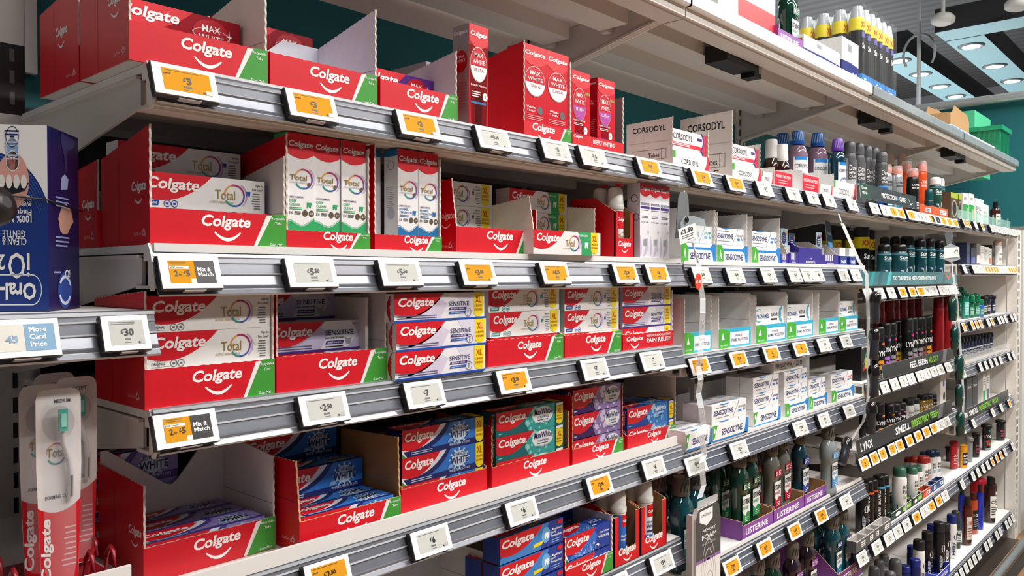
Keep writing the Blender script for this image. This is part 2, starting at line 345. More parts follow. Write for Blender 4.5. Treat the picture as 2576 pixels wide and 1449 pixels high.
b.lathe(pr, 16, C('#3a3a38', 0.5), c=(5.62, -0.14)); solo('bumper_post', b, 'dark rounded bumper post at the far end of the shelving', 'post')

# ceiling fittings
FAS = C('#2b2d30', 0.6); CYAN = C('#a9dbe6', 0.35, noise=0.03, scale=1.5, emit=0.20); LAMP = C('#ffffff', 0.4, noise=0, emit=9.0)  # CYAN: faint glow added to lift the pale blue raft undersides
def raft(y0, y1, x0, x1, spots, label):
    g = root('light_raft', label, 'light fitting', 'suspended ceiling light rafts', ((x0 + x1) / 2, (y0 + y1) / 2, 3.6)); ox, oy = (x0 + x1) / 2, (y0 + y1) / 2
    b = B(); b.box(x0 - ox, x1 - ox, y0 - oy, y1 - oy, 0.0, 0.20, FAS, mb=CYAN); part('casing', b, g)
    for x, y in spots:
        b = B(); b.lathe([(0.095, -0.012), (0.11, -0.004), (0.11, 0.0)], 24, C('#8d9396', 0.3, 0.6), c=(x - ox, y - oy)); b.disc(Fr((x - ox, y - oy, -0.0125), (1, 0, 0), (0, -1, 0)), 0, 0, 0.075, 0.075, LAMP, 2, 24); part('downlight', b, g)
    return g
raft(1.345, 1.665, 8.0, 14.5, [(x, 1.5) for x in (8.28, 8.98, 9.7, 10.36, 11.1)], 'long suspended raft with pale blue underside and downlights, left of the pair')
raft(0.70, 1.0, 7.9, 14.5, [(x, 0.86) for x in (8.19, 9.13, 9.94, 10.7)], 'long suspended raft with pale blue underside and downlights, right of the pair')
raft(-2.0, 1.0, 7.55, 7.88, [], 'cross raft with dark edge joining the right hand light raft')
b = B(); b.box(3.9, 7.2, 2.9, 3.25, 4.0, 4.3, C('#2e4348', 0.5)); b.box(5.2, 5.32, 2.85, 2.95, 3.0, 4.6, FAS); solo('ceiling_duct', b, 'dark blue grey duct crossing the ceiling above the deodorant multipacks', 'duct')
b = B(); p = atY(2312, 120, 1.17); b.tube([(p.x, p.y, 2.3), (p.x, p.y, 4.6)], 0.018, C('#c9ccce', 0.4)); 
lp = [(p.x, p.y + 0.13 * math.cos(t), p.z - 0.05 + 0.17 * math.sin(t)) for t in [i * math.pi / 10 for i in range(-2, 13)]]; b.tube(lp, 0.012, C('#b9bcbe', 0.4)); solo('hanging_pipe', b, 'thin grey pipe with looped cable dropping from the ceiling', 'pipe')
for (u, v, Y, lab) in ((2372, 46, 0.9, 'white ceiling sensor on a short rod, left of the two'), (2560, 8, 0.35, 'white ceiling sensor at the top right corner')):
    p = atY(u, v, Y); g = root('ceiling_sensor', lab, 'sensor', 'white ceiling sensors', p); b = B()
    b.lathe([(0.075, -0.05), (0.11, -0.035), (0.115, 0.0), (0.085, 0.03), (0.03, 0.04)], 20, C('#eceae6', 0.4), sy=0.8); part('housing', b, g)
    b = B(); b.tube([(0, 0, 0.03), (0, 0, 4.58 - p.z)], 0.017, C('#e2e2e0', 0.4)); part('rod', b, g)
# end wall unit with a teal header
b = B(); x = 6.6; b.box(x, x + 0.05, -3.4, 1.15, 1.83, 2.79, TEAL); b.box(x - 0.08, x, -3.4, 1.15, 1.80, 1.86, C('#8a8a88', 0.4)); b.box(x, x + 0.05, -3.4, 1.15, -0.035, 1.80, C('#cfd6d4', 0.5)); 
for z in (0.3, 0.75, 1.1, 1.45): b.box(x - 0.35, x, -3.4, 0.2, z, z + 0.03, SHELFW)
solo('wall_unit', b, 'teal headed wall shelving at the far right behind the run', 'shelving')
b = B(); pts = [(6.52, 0.98, 1.86), (6.52, 0.98, 2.62)] + [(6.52, 0.98 - 0.14 * (1 - math.cos(t)), 2.62 + 0.14 * math.sin(t)) for t in [i * math.pi / 12 for i in range(1, 7)]] + [(6.52, -3.3, 2.76)]
b.tube(pts, 0.022, C('#c8cdcc', 0.25, 0.6)); b.tube([(6.56, 1.2, 2.79), (6.56, -3.3, 2.79)], 0.02, C('#bfc6c6', 0.3, 0.5)); solo('header_rail', b, 'pale metal tube rail with a rounded corner along the teal header', 'rail')
rnd = random.Random(5)
for i in range(9):
    col = rnd.choice(['#2f8f5a', '#1c1c1e', '#c9a53a', '#e9e7e0', '#27707a']); b = B(); b.lathe([(0.035, 0, C(col)), (0.036, 0.14), (0.015, 0.16, C('#222')), (0.015, 0.19)] if False else [(0.035, 0, C(col)), (0.036, 0.14), (0.016, 0.165, INK), (0.016, 0.19)], 14, C(col))
    solo('bottle', b, 'small bottle on the far wall shelving seen past the end upright', 'bottle', 'bottles on the far wall shelving', (6.42, -0.02 - 0.1 * i, 1.48 if i < 5 else 1.13))
# black sensor boxes under the high shelf
for (u, v, lab) in ((1850, 150, 'black sensor box under the high shelf, nearest of three'), (2217, 302, 'black sensor box under the high shelf, middle of three'), (2398, 387, 'black sensor box under the high shelf, farthest of three')):
    p = atZ(u, v, 2.128); g = root('shelf_sensor', lab, 'sensor', 'black boxes under the high shelf', (p.x, 0.112, 2.150)); b = B(); K = C('#0c0c0e', 0.5)
    b.box(-0.10, 0.07, -0.034, 0.032, -0.046, -0.0005, K); part('casing', b, g)
    b = B(); b.box(0.0705, 0.115, -0.033, 0.010, -0.060, -0.018, K); b.rect(front(0.062, -0.033, -0.060), 0.035, 0.012, 0.055, 0.038, C('#9b9b98', 0.4), 1); part('scanner_head', b, g)
# ============================================================ printed cartons and shelf-ready trays
LILAC = C('#cfc6e3', 0.4); PURP = C('#4a2f86', 0.38); VIOL = C('#7a3fa0', 0.38); MAG = C('#b3246c', 0.4); TEALC = C('#1f9c9a', 0.38); LBLUE = C('#7fc3ee', 0.35); SILV = C('#b9bbc0', 0.3, 0.4)
ORANGE = C('#e8a33a', 0.4); GRN2 = C('#2fa863', 0.4); BLU2 = C('#1f6fa8', 0.4); GRY = C('#6b6c72', 0.5); CAP = C('#eceae6', 0.35); TOOTH = C('#3a62b0', 0.4)
def bez(p0, p1, p2, n=10): return [((1 - t) ** 2 * p0[0] + 2 * t * (1 - t) * p1[0] + t * t * p2[0], (1 - t) ** 2 * p0[1] + 2 * t * (1 - t) * p1[1] + t * t * p2[1]) for t in [i / n for i in range(n + 1)]]
def swoosh(b, fr, x, y, w, h, m, k=1): b.p2(fr, bez((x, y + h * 0.30), (x + w * 0.52, y - h * 0.06), (x + w, y + h)) + [(x, y + h)], m, k)
def brand(b, fr, x, y, w, h, m=PW, k=3, **q): b.text(fr, 'Colgate', x, y, w, h, m, k, 0.028, 0.16, res=3, **q)
def ringlogo(b, fr, x, y, r, k=3, sy=1.0):
    for a0, a1, m in ((178, 110, ORANGE), (110, 60, MAG), (60, 15, MAG), (15, -40, VIOL), (-40, -95, C('#3b52a8', 0.4)), (-95, -150, TEALC)): b.ring(fr, x, y, r * 0.86, r, a0, a1, m, k, 6, sy)
    for q in (1.08, 1.17): b.ring(fr, x + r * 0.05, y, r * q, r * (q + 0.03), 60, -50, C('#8d6fc0', 0.4), k, 8, sy)
def xltab(b, fr, x, y, w, h, k=2, sub=('2 MONTHS OF', 'BRUSHING')):
    b.p2(fr, [(x, y + h), (x, y + h * 0.22)] + [(x + w / 2 - w / 2 * math.cos(t), y + h * 0.22 - h * 0.22 * math.sin(t)) for t in [math.pi * i / 8 for i in range(1, 8)]] + [(x + w, y + h * 0.22), (x + w, y + h)], YEL, k)
    b.text(fr, 'XL', x + w / 2, y + h * 0.58, w * 0.62, h * 0.27, C('#cf1f26', 0.5, noise=0), k + 1, 0.02, al='c')
    for i, t in enumerate(sub): b.text(fr, t, x + w / 2, y + h * (0.40 - 0.16 * i), w * 0.84, h * 0.10, C('#b3341f', 0.5, noise=0), k + 1, 0.01, al='c', res=1)
def pill(b, fr, x, y, w, h, m, t=None, tm=PW, k=2):
    b.p2(fr, [(x, y), (x + w * 0.94, y), (x + w, y + h), (x + w * 0.06, y + h)], m, k)
    if t: b.text(fr, t, x + w * 0.12, y + h * 0.25, w * 0.72, h * 0.5, tm, k + 1, 0.01, res=1)
def toothicon(b, fr, x, y, s, m, k=2): b.p2(fr, [(x, y), (x + s * 0.25, y), (x + s * 0.38, y + s * 0.5), (x + s * 0.55, y), (x + s * 0.8, y), (x + s, y + s), (x, y + s)], m, k)

def c_total(acc, xl=False, flavour=None, green=False):
    L, Dp, Hh = (0.200, 0.038, 0.045) if xl else (0.174, 0.0375, 0.0452); b = B(); wm = C('#f1f0ef', 0.35)
    b.box(0, L, 0, Dp, 0, Hh, wm, mr=acc, ml=wm); fr = front(); tp = topf(0, 0, Hh)
    for f, hh in ((fr, Hh), (tp, Dp)):
        q = 0.80 if xl else 1.0
        swoosh(b, f, 0, 0, L * 0.55 * q, hh, RED)
        brand(b, f, L * 0.045, hh * 0.45, L * 0.40 * q, hh * 0.42)
        b.text(f, 'Total', L * 0.575 * q, hh * 0.36, L * 0.165 * q, hh * 0.28, GOLD, 3, 0.005, res=3)
        b.text(f, 'ACTIVE PREVENTION', L * 0.525 * q, hh * 0.24, L * 0.20 * q, hh * 0.065, GOLD, 3, 0.004, res=1)
        ringlogo(b, f, L * 0.735 * q, hh * 0.50, hh * 0.34)
    if green: b.p2(fr, [(L * 0.70, 0), (L * 0.86, 0), (L * 0.86, Hh), (L * 0.645, Hh), (L * 0.70, Hh * 0.5)], GRN2, 1); b.text(fr, 'DEEP CLEAN', L * 0.665, Hh * 0.80, L * 0.13, Hh * 0.09, PW, 3); toothicon(b, fr, L * 0.75, Hh * 0.30, Hh * 0.26, PW)
    fx = 0.745 if xl else 0.865
    if not green:
        b.text(fr, 'Fight the', L * (fx + 0.085 if xl else 0.985), Hh * 0.80, L * 0.065, Hh * 0.085, INK, 2, 0.012, al='r', res=1)
        b.text(fr, 'Root Causes*.', L * (fx + 0.085 if xl else 0.985), Hh * 0.69, L * 0.095, Hh * 0.085, INK, 2, 0.012, al='r', res=1)
        b.lines(fr, L * (fx + 0.01), Hh * 0.58, L * 0.08, 7, Hh * 0.075, Hh * 0.030, GRY, 2, 3, 'r'); toothicon(b, fr, L * (fx - 0.03), Hh * 0.50, Hh * 0.15, acc if acc != wm else GRY)
    if xl: xltab(b, fr, L * 0.845, Hh * 0.06, L * 0.115, Hh * 0.94)
    if flavour:
        if flavour == 'ORIGINAL': b.ring(fr, L * 0.10, Hh * 0.14, Hh * 0.085, Hh * 0.095, 90, 270, GRY); b.rect(fr, L * 0.02, Hh * 0.05, L * 0.17, Hh * 0.058, GRY); b.rect(fr, L * 0.02, Hh * 0.21, L * 0.17, Hh * 0.218, GRY); b.text(fr, flavour, L * 0.035, Hh * 0.10, L * 0.10, Hh * 0.075, INK, 2, 0.008); b.text(fr, 'PASTE', L * 0.035, Hh * 0.005, L * 0.04, Hh * 0.035, INK, 2, 0, res=1)
        else: pill(b, fr, L * 0.02, Hh * 0.06, L * 0.12, Hh * 0.15, acc, flavour)
        for i in range(2): b.ring(fr, L * (0.20 + 0.055 * i), Hh * 0.13, Hh * 0.085, Hh * 0.105, 0, 360, GRY if flavour == 'ORIGINAL' else acc, 2, 14); b.rect(fr, L * (0.19 + 0.055 * i), Hh * 0.10, L * (0.21 + 0.055 * i), Hh * 0.16, GRY if flavour == 'ORIGINAL' else acc, 2)
    return [('carton', b, None)]
def c_sens(stripe, xl=True, foam=False):
    L, Dp, Hh = (0.200, 0.038, 0.045) if xl else (0.172, 0.0375, 0.0455); b = B(); wm = C('#eeedf2', 0.35)
    b.box(0, L, 0, Dp, 0, Hh, wm, mb=stripe, mr=C('#dcd8ea')); fr = front(); q = 0.86 if xl else 0.95
    b.p2(fr, [(L * 0.05, 0), (L * 0.55 * q, 0), (L * 0.66 * q, Hh * 0.62), (L * 0.5 * q, Hh * 0.9)], C('#d9cfe4', 0.4) if not foam else LILAC, 1)
    if foam: b.p2(fr, [(L * 0.80, 0), (L, 0), (L, Hh), (L * 0.86, Hh), (L * 0.94, Hh * 0.55)], LILAC, 1); b.text(fr, 'Daily Care', L * 0.88, Hh * 0.84, L * 0.10, Hh * 0.08, INK, 2)
    else: b.p2(fr, [(L * 0.66, Hh), (L * 0.74, Hh * 0.5), (L * 0.68, 0), (L * 0.86, 0), (L * 0.86, Hh)], C('#dedaea', 0.4), 1)
    b.rect(fr, 0, 0, L, Hh * 0.075, stripe, 3)
    b.p2(fr, bez((0, Hh * 0.22), (L * 0.32 * q, -Hh * 0.12), (L * 0.62 * q, Hh)) + [(0, Hh)], SILV, 1)
    swoosh(b, fr, 0, 0, L * 0.60 * q, Hh, RED, 2); brand(b, fr, L * 0.04, Hh * 0.45, L * 0.43 * q, Hh * 0.42, k=4)
    x = L * 0.585 * (1 if not xl else 0.985)
    b.text(fr, 'SENSITIVE', x, Hh * 0.52, L * (0.235 if xl else 0.30), Hh * 0.17, C('#2f3566', 0.5, noise=0), 3, 0.006)
    if foam:
        b.text(fr, 'with SENSIFOAM', x, Hh * 0.40, L * 0.19, Hh * 0.065, INK, 3); pill(b, fr, x, Hh * 0.22, L * 0.20, Hh * 0.12, PURP, 'Multi Protection')
        b.p2(fr, [(L * 0.81, Hh * 0.22), (L * 0.85, Hh * 0.18), (L * 0.87, Hh * 0.42), (L * 0.83, Hh * 0.38), (L * 0.79, Hh * 0.45)], SILV, 2); b.lines(fr, x, Hh * 0.12, L * 0.2, 1, 0, Hh * 0.035, INK)
    else:
        pill(b, fr, x, Hh * 0.37, L * 0.21, Hh * 0.10, PURP, 'INSTANT RELIEF'); pill(b, fr, x, Hh * 0.22, L * 0.20, Hh * 0.10, C('#2a5fae', 0.4) if stripe is BLUE else PURP, 'Repair + Gentle Whitening')
        b.ring(fr, L * 0.80, Hh * 0.27, Hh * 0.15, Hh * 0.17, 0, 360, GRY, 3, 16); b.rect(fr, L * 0.797, Hh * 0.17, L * 0.803, Hh * 0.36, GRY, 3); b.rect(fr, L * 0.787, Hh * 0.33, L * 0.813, Hh * 0.36, GRY, 3)
    b.lines(fr, L * 0.03, Hh * 0.20, L * 0.42, 2, Hh * 0.08, Hh * 0.03, C('#55557c', 0.5), 3, 2)
    if xl: xltab(b, fr, L * 0.865, Hh * 0.08, L * 0.115, Hh * 0.92, sub=('1.5 MONTHS', 'OF BRUSHING'))
    le = leftf(); b.p2(le, [(-Dp, 0), (-Dp * 0.6, 0), (-Dp * 0.75, Hh), (-Dp, Hh)], PURP, 1)
    b.p2(le, bez((-Dp * 0.2, 0), (-Dp * 0.75, Hh * 0.5), (-Dp * 0.2, Hh)), RED, 1); b.text(le, 'Colgate', -Dp * 0.28, Hh * 0.93, Hh * 0.75, Dp * 0.2, PW, 2, 0.02, 0.1, rot=-math.pi / 2)
    return [('carton', b, None)]
def c_advwhite(base, xl=False, hue='#2f78cf'):
    L, Dp, Hh = (0.200, 0.040, 0.046) if xl else (0.172, 0.040, 0.0465); b = B(); b.box(0, L, 0, Dp, 0, Hh, base)
    for fr, hh in ((front(), Hh), (topf(0, 0, Hh), Dp)):
        q = 0.86 if xl else 1.0
        b.p2(fr, bez((L * 0.30, hh * 0.18), (L * 0.55 * q, hh * 0.35), (L * 0.66 * q, hh)) + [(L * (0.88 if xl else 1), hh), (L * (0.88 if xl else 1), hh * 0.24)], C(hue, 0.35), 1)
        cx, cy = L * 0.79 * q, hh * 0.55
        for i in range(12):
            t = 2 * math.pi * i / 12; b.p2(fr, [(cx, cy), (cx + L * 0.13 * math.cos(t - 0.09), cy + hh * 0.42 * math.sin(t - 0.09)), (cx + L * 0.13 * math.cos(t + 0.09), cy + hh * 0.42 * math.sin(t + 0.09))], C('#b9d6f2', 0.4), 2)
        b.disc(fr, cx, cy, L * 0.10, hh * 0.30, C('#cfe2f6', 0.4), 2, 24)
        b.p2(fr, bez((0, hh * 0.22), (L * 0.40 * q, hh * 0.12), (L * 0.60 * q, hh)) + [(L * 0.52 * q, hh)] + bez((L * 0.52 * q, hh), (L * 0.32 * q, hh * 0.12), (0, hh * 0.3))[1:], C('#dfe8f4', 0.4), 2)
        swoosh(b, fr, 0, 0, L * 0.52 * q, hh, RED, 3); brand(b, fr, L * 0.03, hh * 0.46, L * 0.38 * q, hh * 0.42, k=5)
        b.text(fr, 'ADVANCED', cx, hh * 0.66, L * 0.20 * q, hh * 0.14, C('#1c2a5c', 0.5, noise=0), 5, 0.004, al='c'); b.text(fr, 'WHITE', cx, hh * 0.36, L * 0.25 * q, hh * 0.26, C('#141f4c', 0.5, noise=0), 5, 0.018, al='c')
        b.text(fr, 'WHITER TEETH IN 10 DAYS', cx, hh * 0.09, L * 0.30 * q, hh * 0.10, C('#d6e6f8', 0.5, noise=0), 5, 0.006, al='c', res=1)
        b.p2(fr, [(L * 0.62 * q, hh * 0.24), (L * 0.70 * q, hh * 0.26), (L * 0.69 * q, hh * 0.40), (L * 0.63 * q, hh * 0.36)], C('#8fb6e4', 0.3), 4)
        b.lines(fr, L * 0.10, hh * 0.13, L * 0.26, 2, hh * 0.07, hh * 0.03, C('#b6c9ea', 0.5), 4)
        b.p2(fr, [(0, 0), (L * 0.055, 0), (0, hh * 0.30)], PW, 4); b.p2(fr, [(0, 0), (L * 0.045, 0), (0, hh * 0.16)], GREEN, 5)
        if xl: xltab(b, fr, L * 0.885, hh * 0.02, L * 0.10, hh * 0.98, 5)
    return [('carton', b, None)]
def c_maxwhite(base, hue, sub, xl=True, name='MaxWhite', ice='#8fe0d8'):
    L, Dp, Hh = (0.200, 0.040, 0.046) if xl else (0.160, 0.042, 0.052); b = B(); b.box(0, L, 0, Dp, 0, Hh, base); rnd = random.Random(hash(sub) % 97 if False else len(sub) + len(name))
    for fr, hh in ((front(), Hh), (topf(0, 0, Hh), Dp)):
        xr = 0.86 if xl else 1.0
        b.p2(fr, [(L * 0.46, 0), (L * xr, 0), (L * xr, hh), (L * 0.52, hh), (L * 0.40, hh * 0.4)], C(hue, 0.35), 1)
        for i in range(26):
            x, y, s = L * rnd.uniform(0.30, xr - 0.06), hh * rnd.uniform(0.04, 0.9), hh * rnd.uniform(0.05, 0.16); t = rnd.uniform(0, 1.5)
            b.p2(fr, [(x + s * math.cos(t + j * math.pi / 2), min(hh * 0.99, max(hh * 0.01, y + s * math.sin(t + j * math.pi / 2)))) for j in range(4)], C(ice, 0.25), 2)
        b.disc(fr, L * (xr - 0.19), hh * 0.58, L * 0.16, hh * 0.36, C('#eef4f6', 0.35, noise=0.02), 3, 24) if name == 'MaxWhite' else None
        swoosh(b, fr, 0, 0, L * 0.54, hh, RED, 4); brand(b, fr, L * 0.03, hh * 0.46, L * 0.38, hh * 0.42, k=5)
        b.text(fr, name, L * (xr - 0.185), hh * 0.60, L * 0.27, hh * 0.26, NAVY if name == 'MaxWhite' else PW, 5, 0.012, 0.12, 'c'); b.text(fr, 'ULTRAFREEZE', L * (xr - 0.185), hh * 0.45, L * 0.17, hh * 0.085, NAVY if name == 'MaxWhite' else PW, 5, 0.01, 0.12, 'c', 1)
        b.lines(fr, L * (xr - 0.27), hh * 0.36, L * 0.17, 1, 0, hh * 0.03, NAVY, 5); b.text(fr, sub, L * (xr - 0.185), hh * 0.20, L * 0.22, hh * 0.09, C('#2b7f86', 0.5) if 'CRYS' in sub else NAVY, 5, 0.01, 0.12, 'c', 1)
        b.rect(fr, L * 0.03, hh * 0.10, L * 0.08, hh * 0.14, C(ice, 0.3), 3)
        if xl: xltab(b, fr, L * 0.875, hh * 0.04, L * 0.11, hh * 0.80, 5); b.rect(fr, L * 0.875, hh * 0.86, L * 0.985, hh * 0.97, PW, 5)
    le = leftf(); b.p2(le, bez((-Dp * 0.2, 0), (-Dp * 0.8, Hh * 0.5), (-Dp * 0.2, Hh)), RED, 1); b.text(le, 'Colgate', -Dp * 0.3, Hh * 0.93, Hh * 0.75, Dp * 0.2, PW, 2, 0.02, 0.1, rot=-math.pi / 2)
    return [('carton', b, None)]
def c_cavity():
    L, Dp, Hh = 0.172, 0.042, 0.050; b = B(); b.box(0, L, 0, Dp, 0, Hh, C('#1f3f9a', 0.35))
    for fr, hh in ((front(), Hh), (topf(0, 0, Hh), Dp)):
        b.p2(fr, [(0, 0), (L * 0.62, 0), (L * 0.76, hh), (L * 0.45, hh), (0, hh * 0.2)], C('#3f86cf', 0.35), 1); swoosh(b, fr, 0, 0, L * 0.66, hh, RED, 2); brand(b, fr, L * 0.03, hh * 0.46, L * 0.48, hh * 0.42, k=4)
        b.disc(fr, L * 0.71, hh * 0.52, L * 0.07, hh * 0.32, C('#6fb4ea', 0.3), 2); toothicon(b, fr, L * 0.685, hh * 0.35, hh * 0.26, PW, 3)
        b.p2(fr, [(L * 0.50, hh * 0.15), (L * 0.64, hh * 0.20), (L * 0.68, hh * 0.34), (L * 0.52, hh * 0.30)], YEL, 3)
        for i, t in enumerate(('Maximum', 'Cavity', 'Protection')): b.text(fr, t, L * 0.80 - i * L * 0.006, hh * (0.60 - 0.13 * i), None, hh * 0.11, PW, 4, 0.014, 0.16)
        b.disc(fr, L * 0.94, hh * 0.88, L * 0.045, hh * 0.09, RED, 4); b.lines(fr, L * 0.80, hh * 0.20, L * 0.14, 2, hh * 0.09, hh * 0.03, C('#9fc2ee'), 4)
    return [('carton', b, None)]
def c_deepwhite():
    L, Dp, Hh = 0.172, 0.042, 0.050; b = B(); b.box(0, L, 0, Dp, 0, Hh, C('#1c3f9c', 0.35)); rnd = random.Random(4)
    for fr, hh in ((front(), Hh), (topf(0, 0, Hh), Dp)):
        b.p2(fr, [(L * 0.05, 0), (L * 0.60, 0), (L * 0.70, hh * 0.6), (L * 0.6, hh)], C('#2f6fcb', 0.35), 1); swoosh(b, fr, 0, 0, L * 0.66, hh, RED, 3); brand(b, fr, L * 0.03, hh * 0.46, L * 0.48, hh * 0.42, k=4)
        for i in range(60): x, y = L * rnd.uniform(0.2, 0.66), hh * rnd.uniform(0.02, 0.4); b.disc(fr, x, y, 0.0012, 0.0012, C('#cfe2f8', 0.3), 2, 6)
        b.text(fr, 'Deep Clean', L * 0.74, hh * 0.62, L * 0.22, hh * 0.12, PW, 4, 0.014, 0.16); b.text(fr, 'Whitening', L * 0.72, hh * 0.42, L * 0.25, hh * 0.16, PW, 4, 0.018, 0.16)
        b.p2(fr, [(L * 0.66, hh * 0.22), (L * 0.73, hh * 0.12), (L * 0.74, hh * 0.2), (L * 0.71, hh * 0.27)], PW, 3); b.p2(fr, [(0, 0), (L * 0.07, 0), (0, hh * 0.4)], PW, 3); b.p2(fr, [(0, 0), (L * 0.06, 0), (0, hh * 0.2)], GREEN, 4)
    return [('carton', b, None)]
def c_redmax(hue, sub=None):
    L, Dp, Hh = 0.172, 0.0375, 0.0452; b = B(); b.box(0, L, 0, Dp, 0, Hh, C(hue, 0.25, 0.2)); fr = front()
    swoosh(b, fr, 0, 0, L * 0.60, Hh, RED); brand(b, fr, L * 0.03, Hh * 0.45, L * 0.46, Hh * 0.42)
    b.disc(fr, L * 0.75, Hh * 0.47, L * 0.155, Hh * 0.62 if False else Hh * 0.46, C('#b51226', 0.3), 2, 24); b.ring(fr, L * 0.75, Hh * 0.47, L * 0.150, L * 0.158, 0, 360, C('#f0dcdc', 0.25), 3, 28, 0.30)
    b.text(fr, 'MAX', L * 0.75, Hh * 0.54, L * 0.15, Hh * 0.20, PW, 3, 0.004, al='c'); b.text(fr, 'WHITE', L * 0.75, Hh * 0.25, L * 0.21, Hh * 0.20, PW, 3, 0.004, al='c')
    b.p2(fr, [(L * 0.895, Hh * 0.55), (L * 0.90, Hh * 0.75), (L * 0.905, Hh * 0.55), (L * 0.93, Hh * 0.53), (L * 0.905, Hh * 0.50), (L * 0.90, Hh * 0.32), (L * 0.895, Hh * 0.50), (L * 0.87, Hh * 0.53)], PW, 4)
    return [('carton', b, None)]
# upright cartons
def up_total(acc, nm):
    w, d, h = 0.0425, 0.034, 0.160; b = B(); wm = C('#efeeee', 0.35); b.box(0, w, 0, d, 0, h, wm, mt=acc, ml=C('#e6e6ea', 0.35)); fr = front()
    b.p2(fr, bez((0, h * 0.82), (w * 0.5, h * 0.735), (w, h * 0.82)) + [(w, h), (0, h)], RED); brand(b, fr, w * 0.06, h * 0.865, w * 0.88, h * 0.068)
    ringlogo(b, fr, w * 0.60, h * 0.60, w * 0.34); b.text(fr, 'Total', w * 0.10, h * 0.585, w * 0.62, h * 0.048, C('#8a7440', 0.35), 4, 0.008, res=3); b.text(fr, 'ACTIVE PREVENTION', w * 0.08, h * 0.560, w * 0.66, h * 0.012, GRY, 4, 0.003, res=1); b.disc(fr, w * 0.80, h * 0.555, w * 0.065, w * 0.065, C('#6b5a30', 0.4), 4, 14)
    b.rect(fr, w * 0.06, h * 0.425, w * 0.62, h * 0.447, C('#d4cfd6'), 1); b.text(fr, 'NEW FORMULA', w * 0.10, h * 0.43, w * 0.48, h * 0.012, INK, 2, 0.008, res=1)
    for i, t in enumerate(nm): b.text(fr, t, w * 0.08, h * (0.392 - 0.033 * i), None, h * 0.023, acc, 2, 0.008)
    toothicon(b, fr, w * 0.72, h * 0.345, w * 0.18, acc); b.lines(fr, w * 0.08, h * 0.34, w * 0.5, 2, h * 0.014, h * 0.006, acc)
    b.text(fr, '3X', w * 0.06, h * 0.285, None, h * 0.024, INK, 2, 0.012); b.lines(fr, w * 0.26, h * 0.305, w * 0.26, 3, h * 0.011, h * 0.005, INK)
    for i in range(2): b.disc(fr, w * (0.65 + 0.235 * i), h * 0.296, w * 0.10, w * 0.11, C('#5d5138', 0.4), 2, 14)
    b.text(fr, '24', w * 0.885, h * 0.288, w * 0.10, h * 0.016, PW, 3, 0.012, al='c', res=1)
    wv = [(w * i / 14, h * (0.195 + 0.03 * (i / 14) + 0.032 * math.cos(i / 14 * 5.6))) for i in range(15)]
    b.p2(fr, [(w, 0)] + [(x, y) for x, y in wv[::-1]] + [(0, 0)], acc); 
    for q in (0.006, 0.011): 
        for i in range(14): b.p2(fr, [(wv[i][0], wv[i][1] + h * q), (wv[i + 1][0], wv[i + 1][1] + h * q), (wv[i + 1][0], wv[i + 1][1] + h * (q + 0.002)), (wv[i][0], wv[i][1] + h * (q + 0.002))], acc, 1)
    le = leftf(); b.lines(le, -d * 0.85, h * 0.62, d * 0.6, 12, h * 0.018, h * 0.006, C('#9a9aa4', 0.5), 1); b.rect(le, -d, h * 0.93, 0, h, acc, 1); b.disc(le, -d * 0.5, h * 0.36, d * 0.28, h * 0.06, C('#b7bcc8', 0.4), 1); b.ring(le, -d * 0.5, h * 0.84, d * 0.2, d * 0.23, 0, 360, GRY, 1, 14)
    return [('carton', b, None)]
def up_sens():
    w, d, h = 0.0405, 0.034, 0.165; b = B(); b.box(0, w, 0, d, 0, h, C('#efedf2', 0.35), mt=RED, ml=C('#d8d3dc', 0.4)); fr = front()
    b.p2(fr, bez((0, h * 0.87), (w * 0.5, h * 0.78), (w, h * 0.87)) + [(w, h), (0, h)], RED); brand(b, fr, w * 0.05, h * 0.90, w * 0.90, h * 0.055)
    b.text(fr, 'SENSITIVE', w * 0.06, h * 0.71, w * 0.88, h * 0.032, C('#2f3566', 0.5), 2, 0.006); b.rect(fr, w * 0.06, h * 0.665, w * 0.94, h * 0.695, PURP, 2); b.lines(fr, w * 0.10, h * 0.64, w * 0.8, 1, 0.01, h * 0.008, GRY); b.lines(fr, w * 0.15, h * 0.56, w * 0.7, 2, h * 0.02, h * 0.008, GRY); b.text(fr, 'ACTS IN 1 MIN', w * 0.08, h * 0.475, w * 0.75, h * 0.018, INK, 2, 0.006, 0.1, res=1)
    b.p2(fr, bez((0, 0), (w * 0.35, h * 0.10), (w * 0.05, h * 0.30)) + [(0, h * 0.30)], LILAC); b.p2(fr, bez((w * 0.25, 0), (w * 1.05, h * 0.10), (w * 0.75, h * 0.28)) + bez((w * 0.45, h * 0.22), (w * 0.6, h * 0.12), (w * 0.25, 0)), LILAC)
    toothicon(b, fr, w * 0.36, h * 0.17, w * 0.36, SILV, 3); b.disc(fr, w * 0.82, h * 0.355, w * 0.09, w * 0.09, LILAC)
    le = leftf(); b.ring(le, -d * 0.45, h * 0.80, d * 0.22, d * 0.27, 0, 360, C('#8a3a4a', 0.5), 1, 16); b.ring(le, -d * 0.3, h * 0.55, d * 0.2, d * 0.24, 0, 360, PURP, 1, 16)
    return [('carton', b, None)]
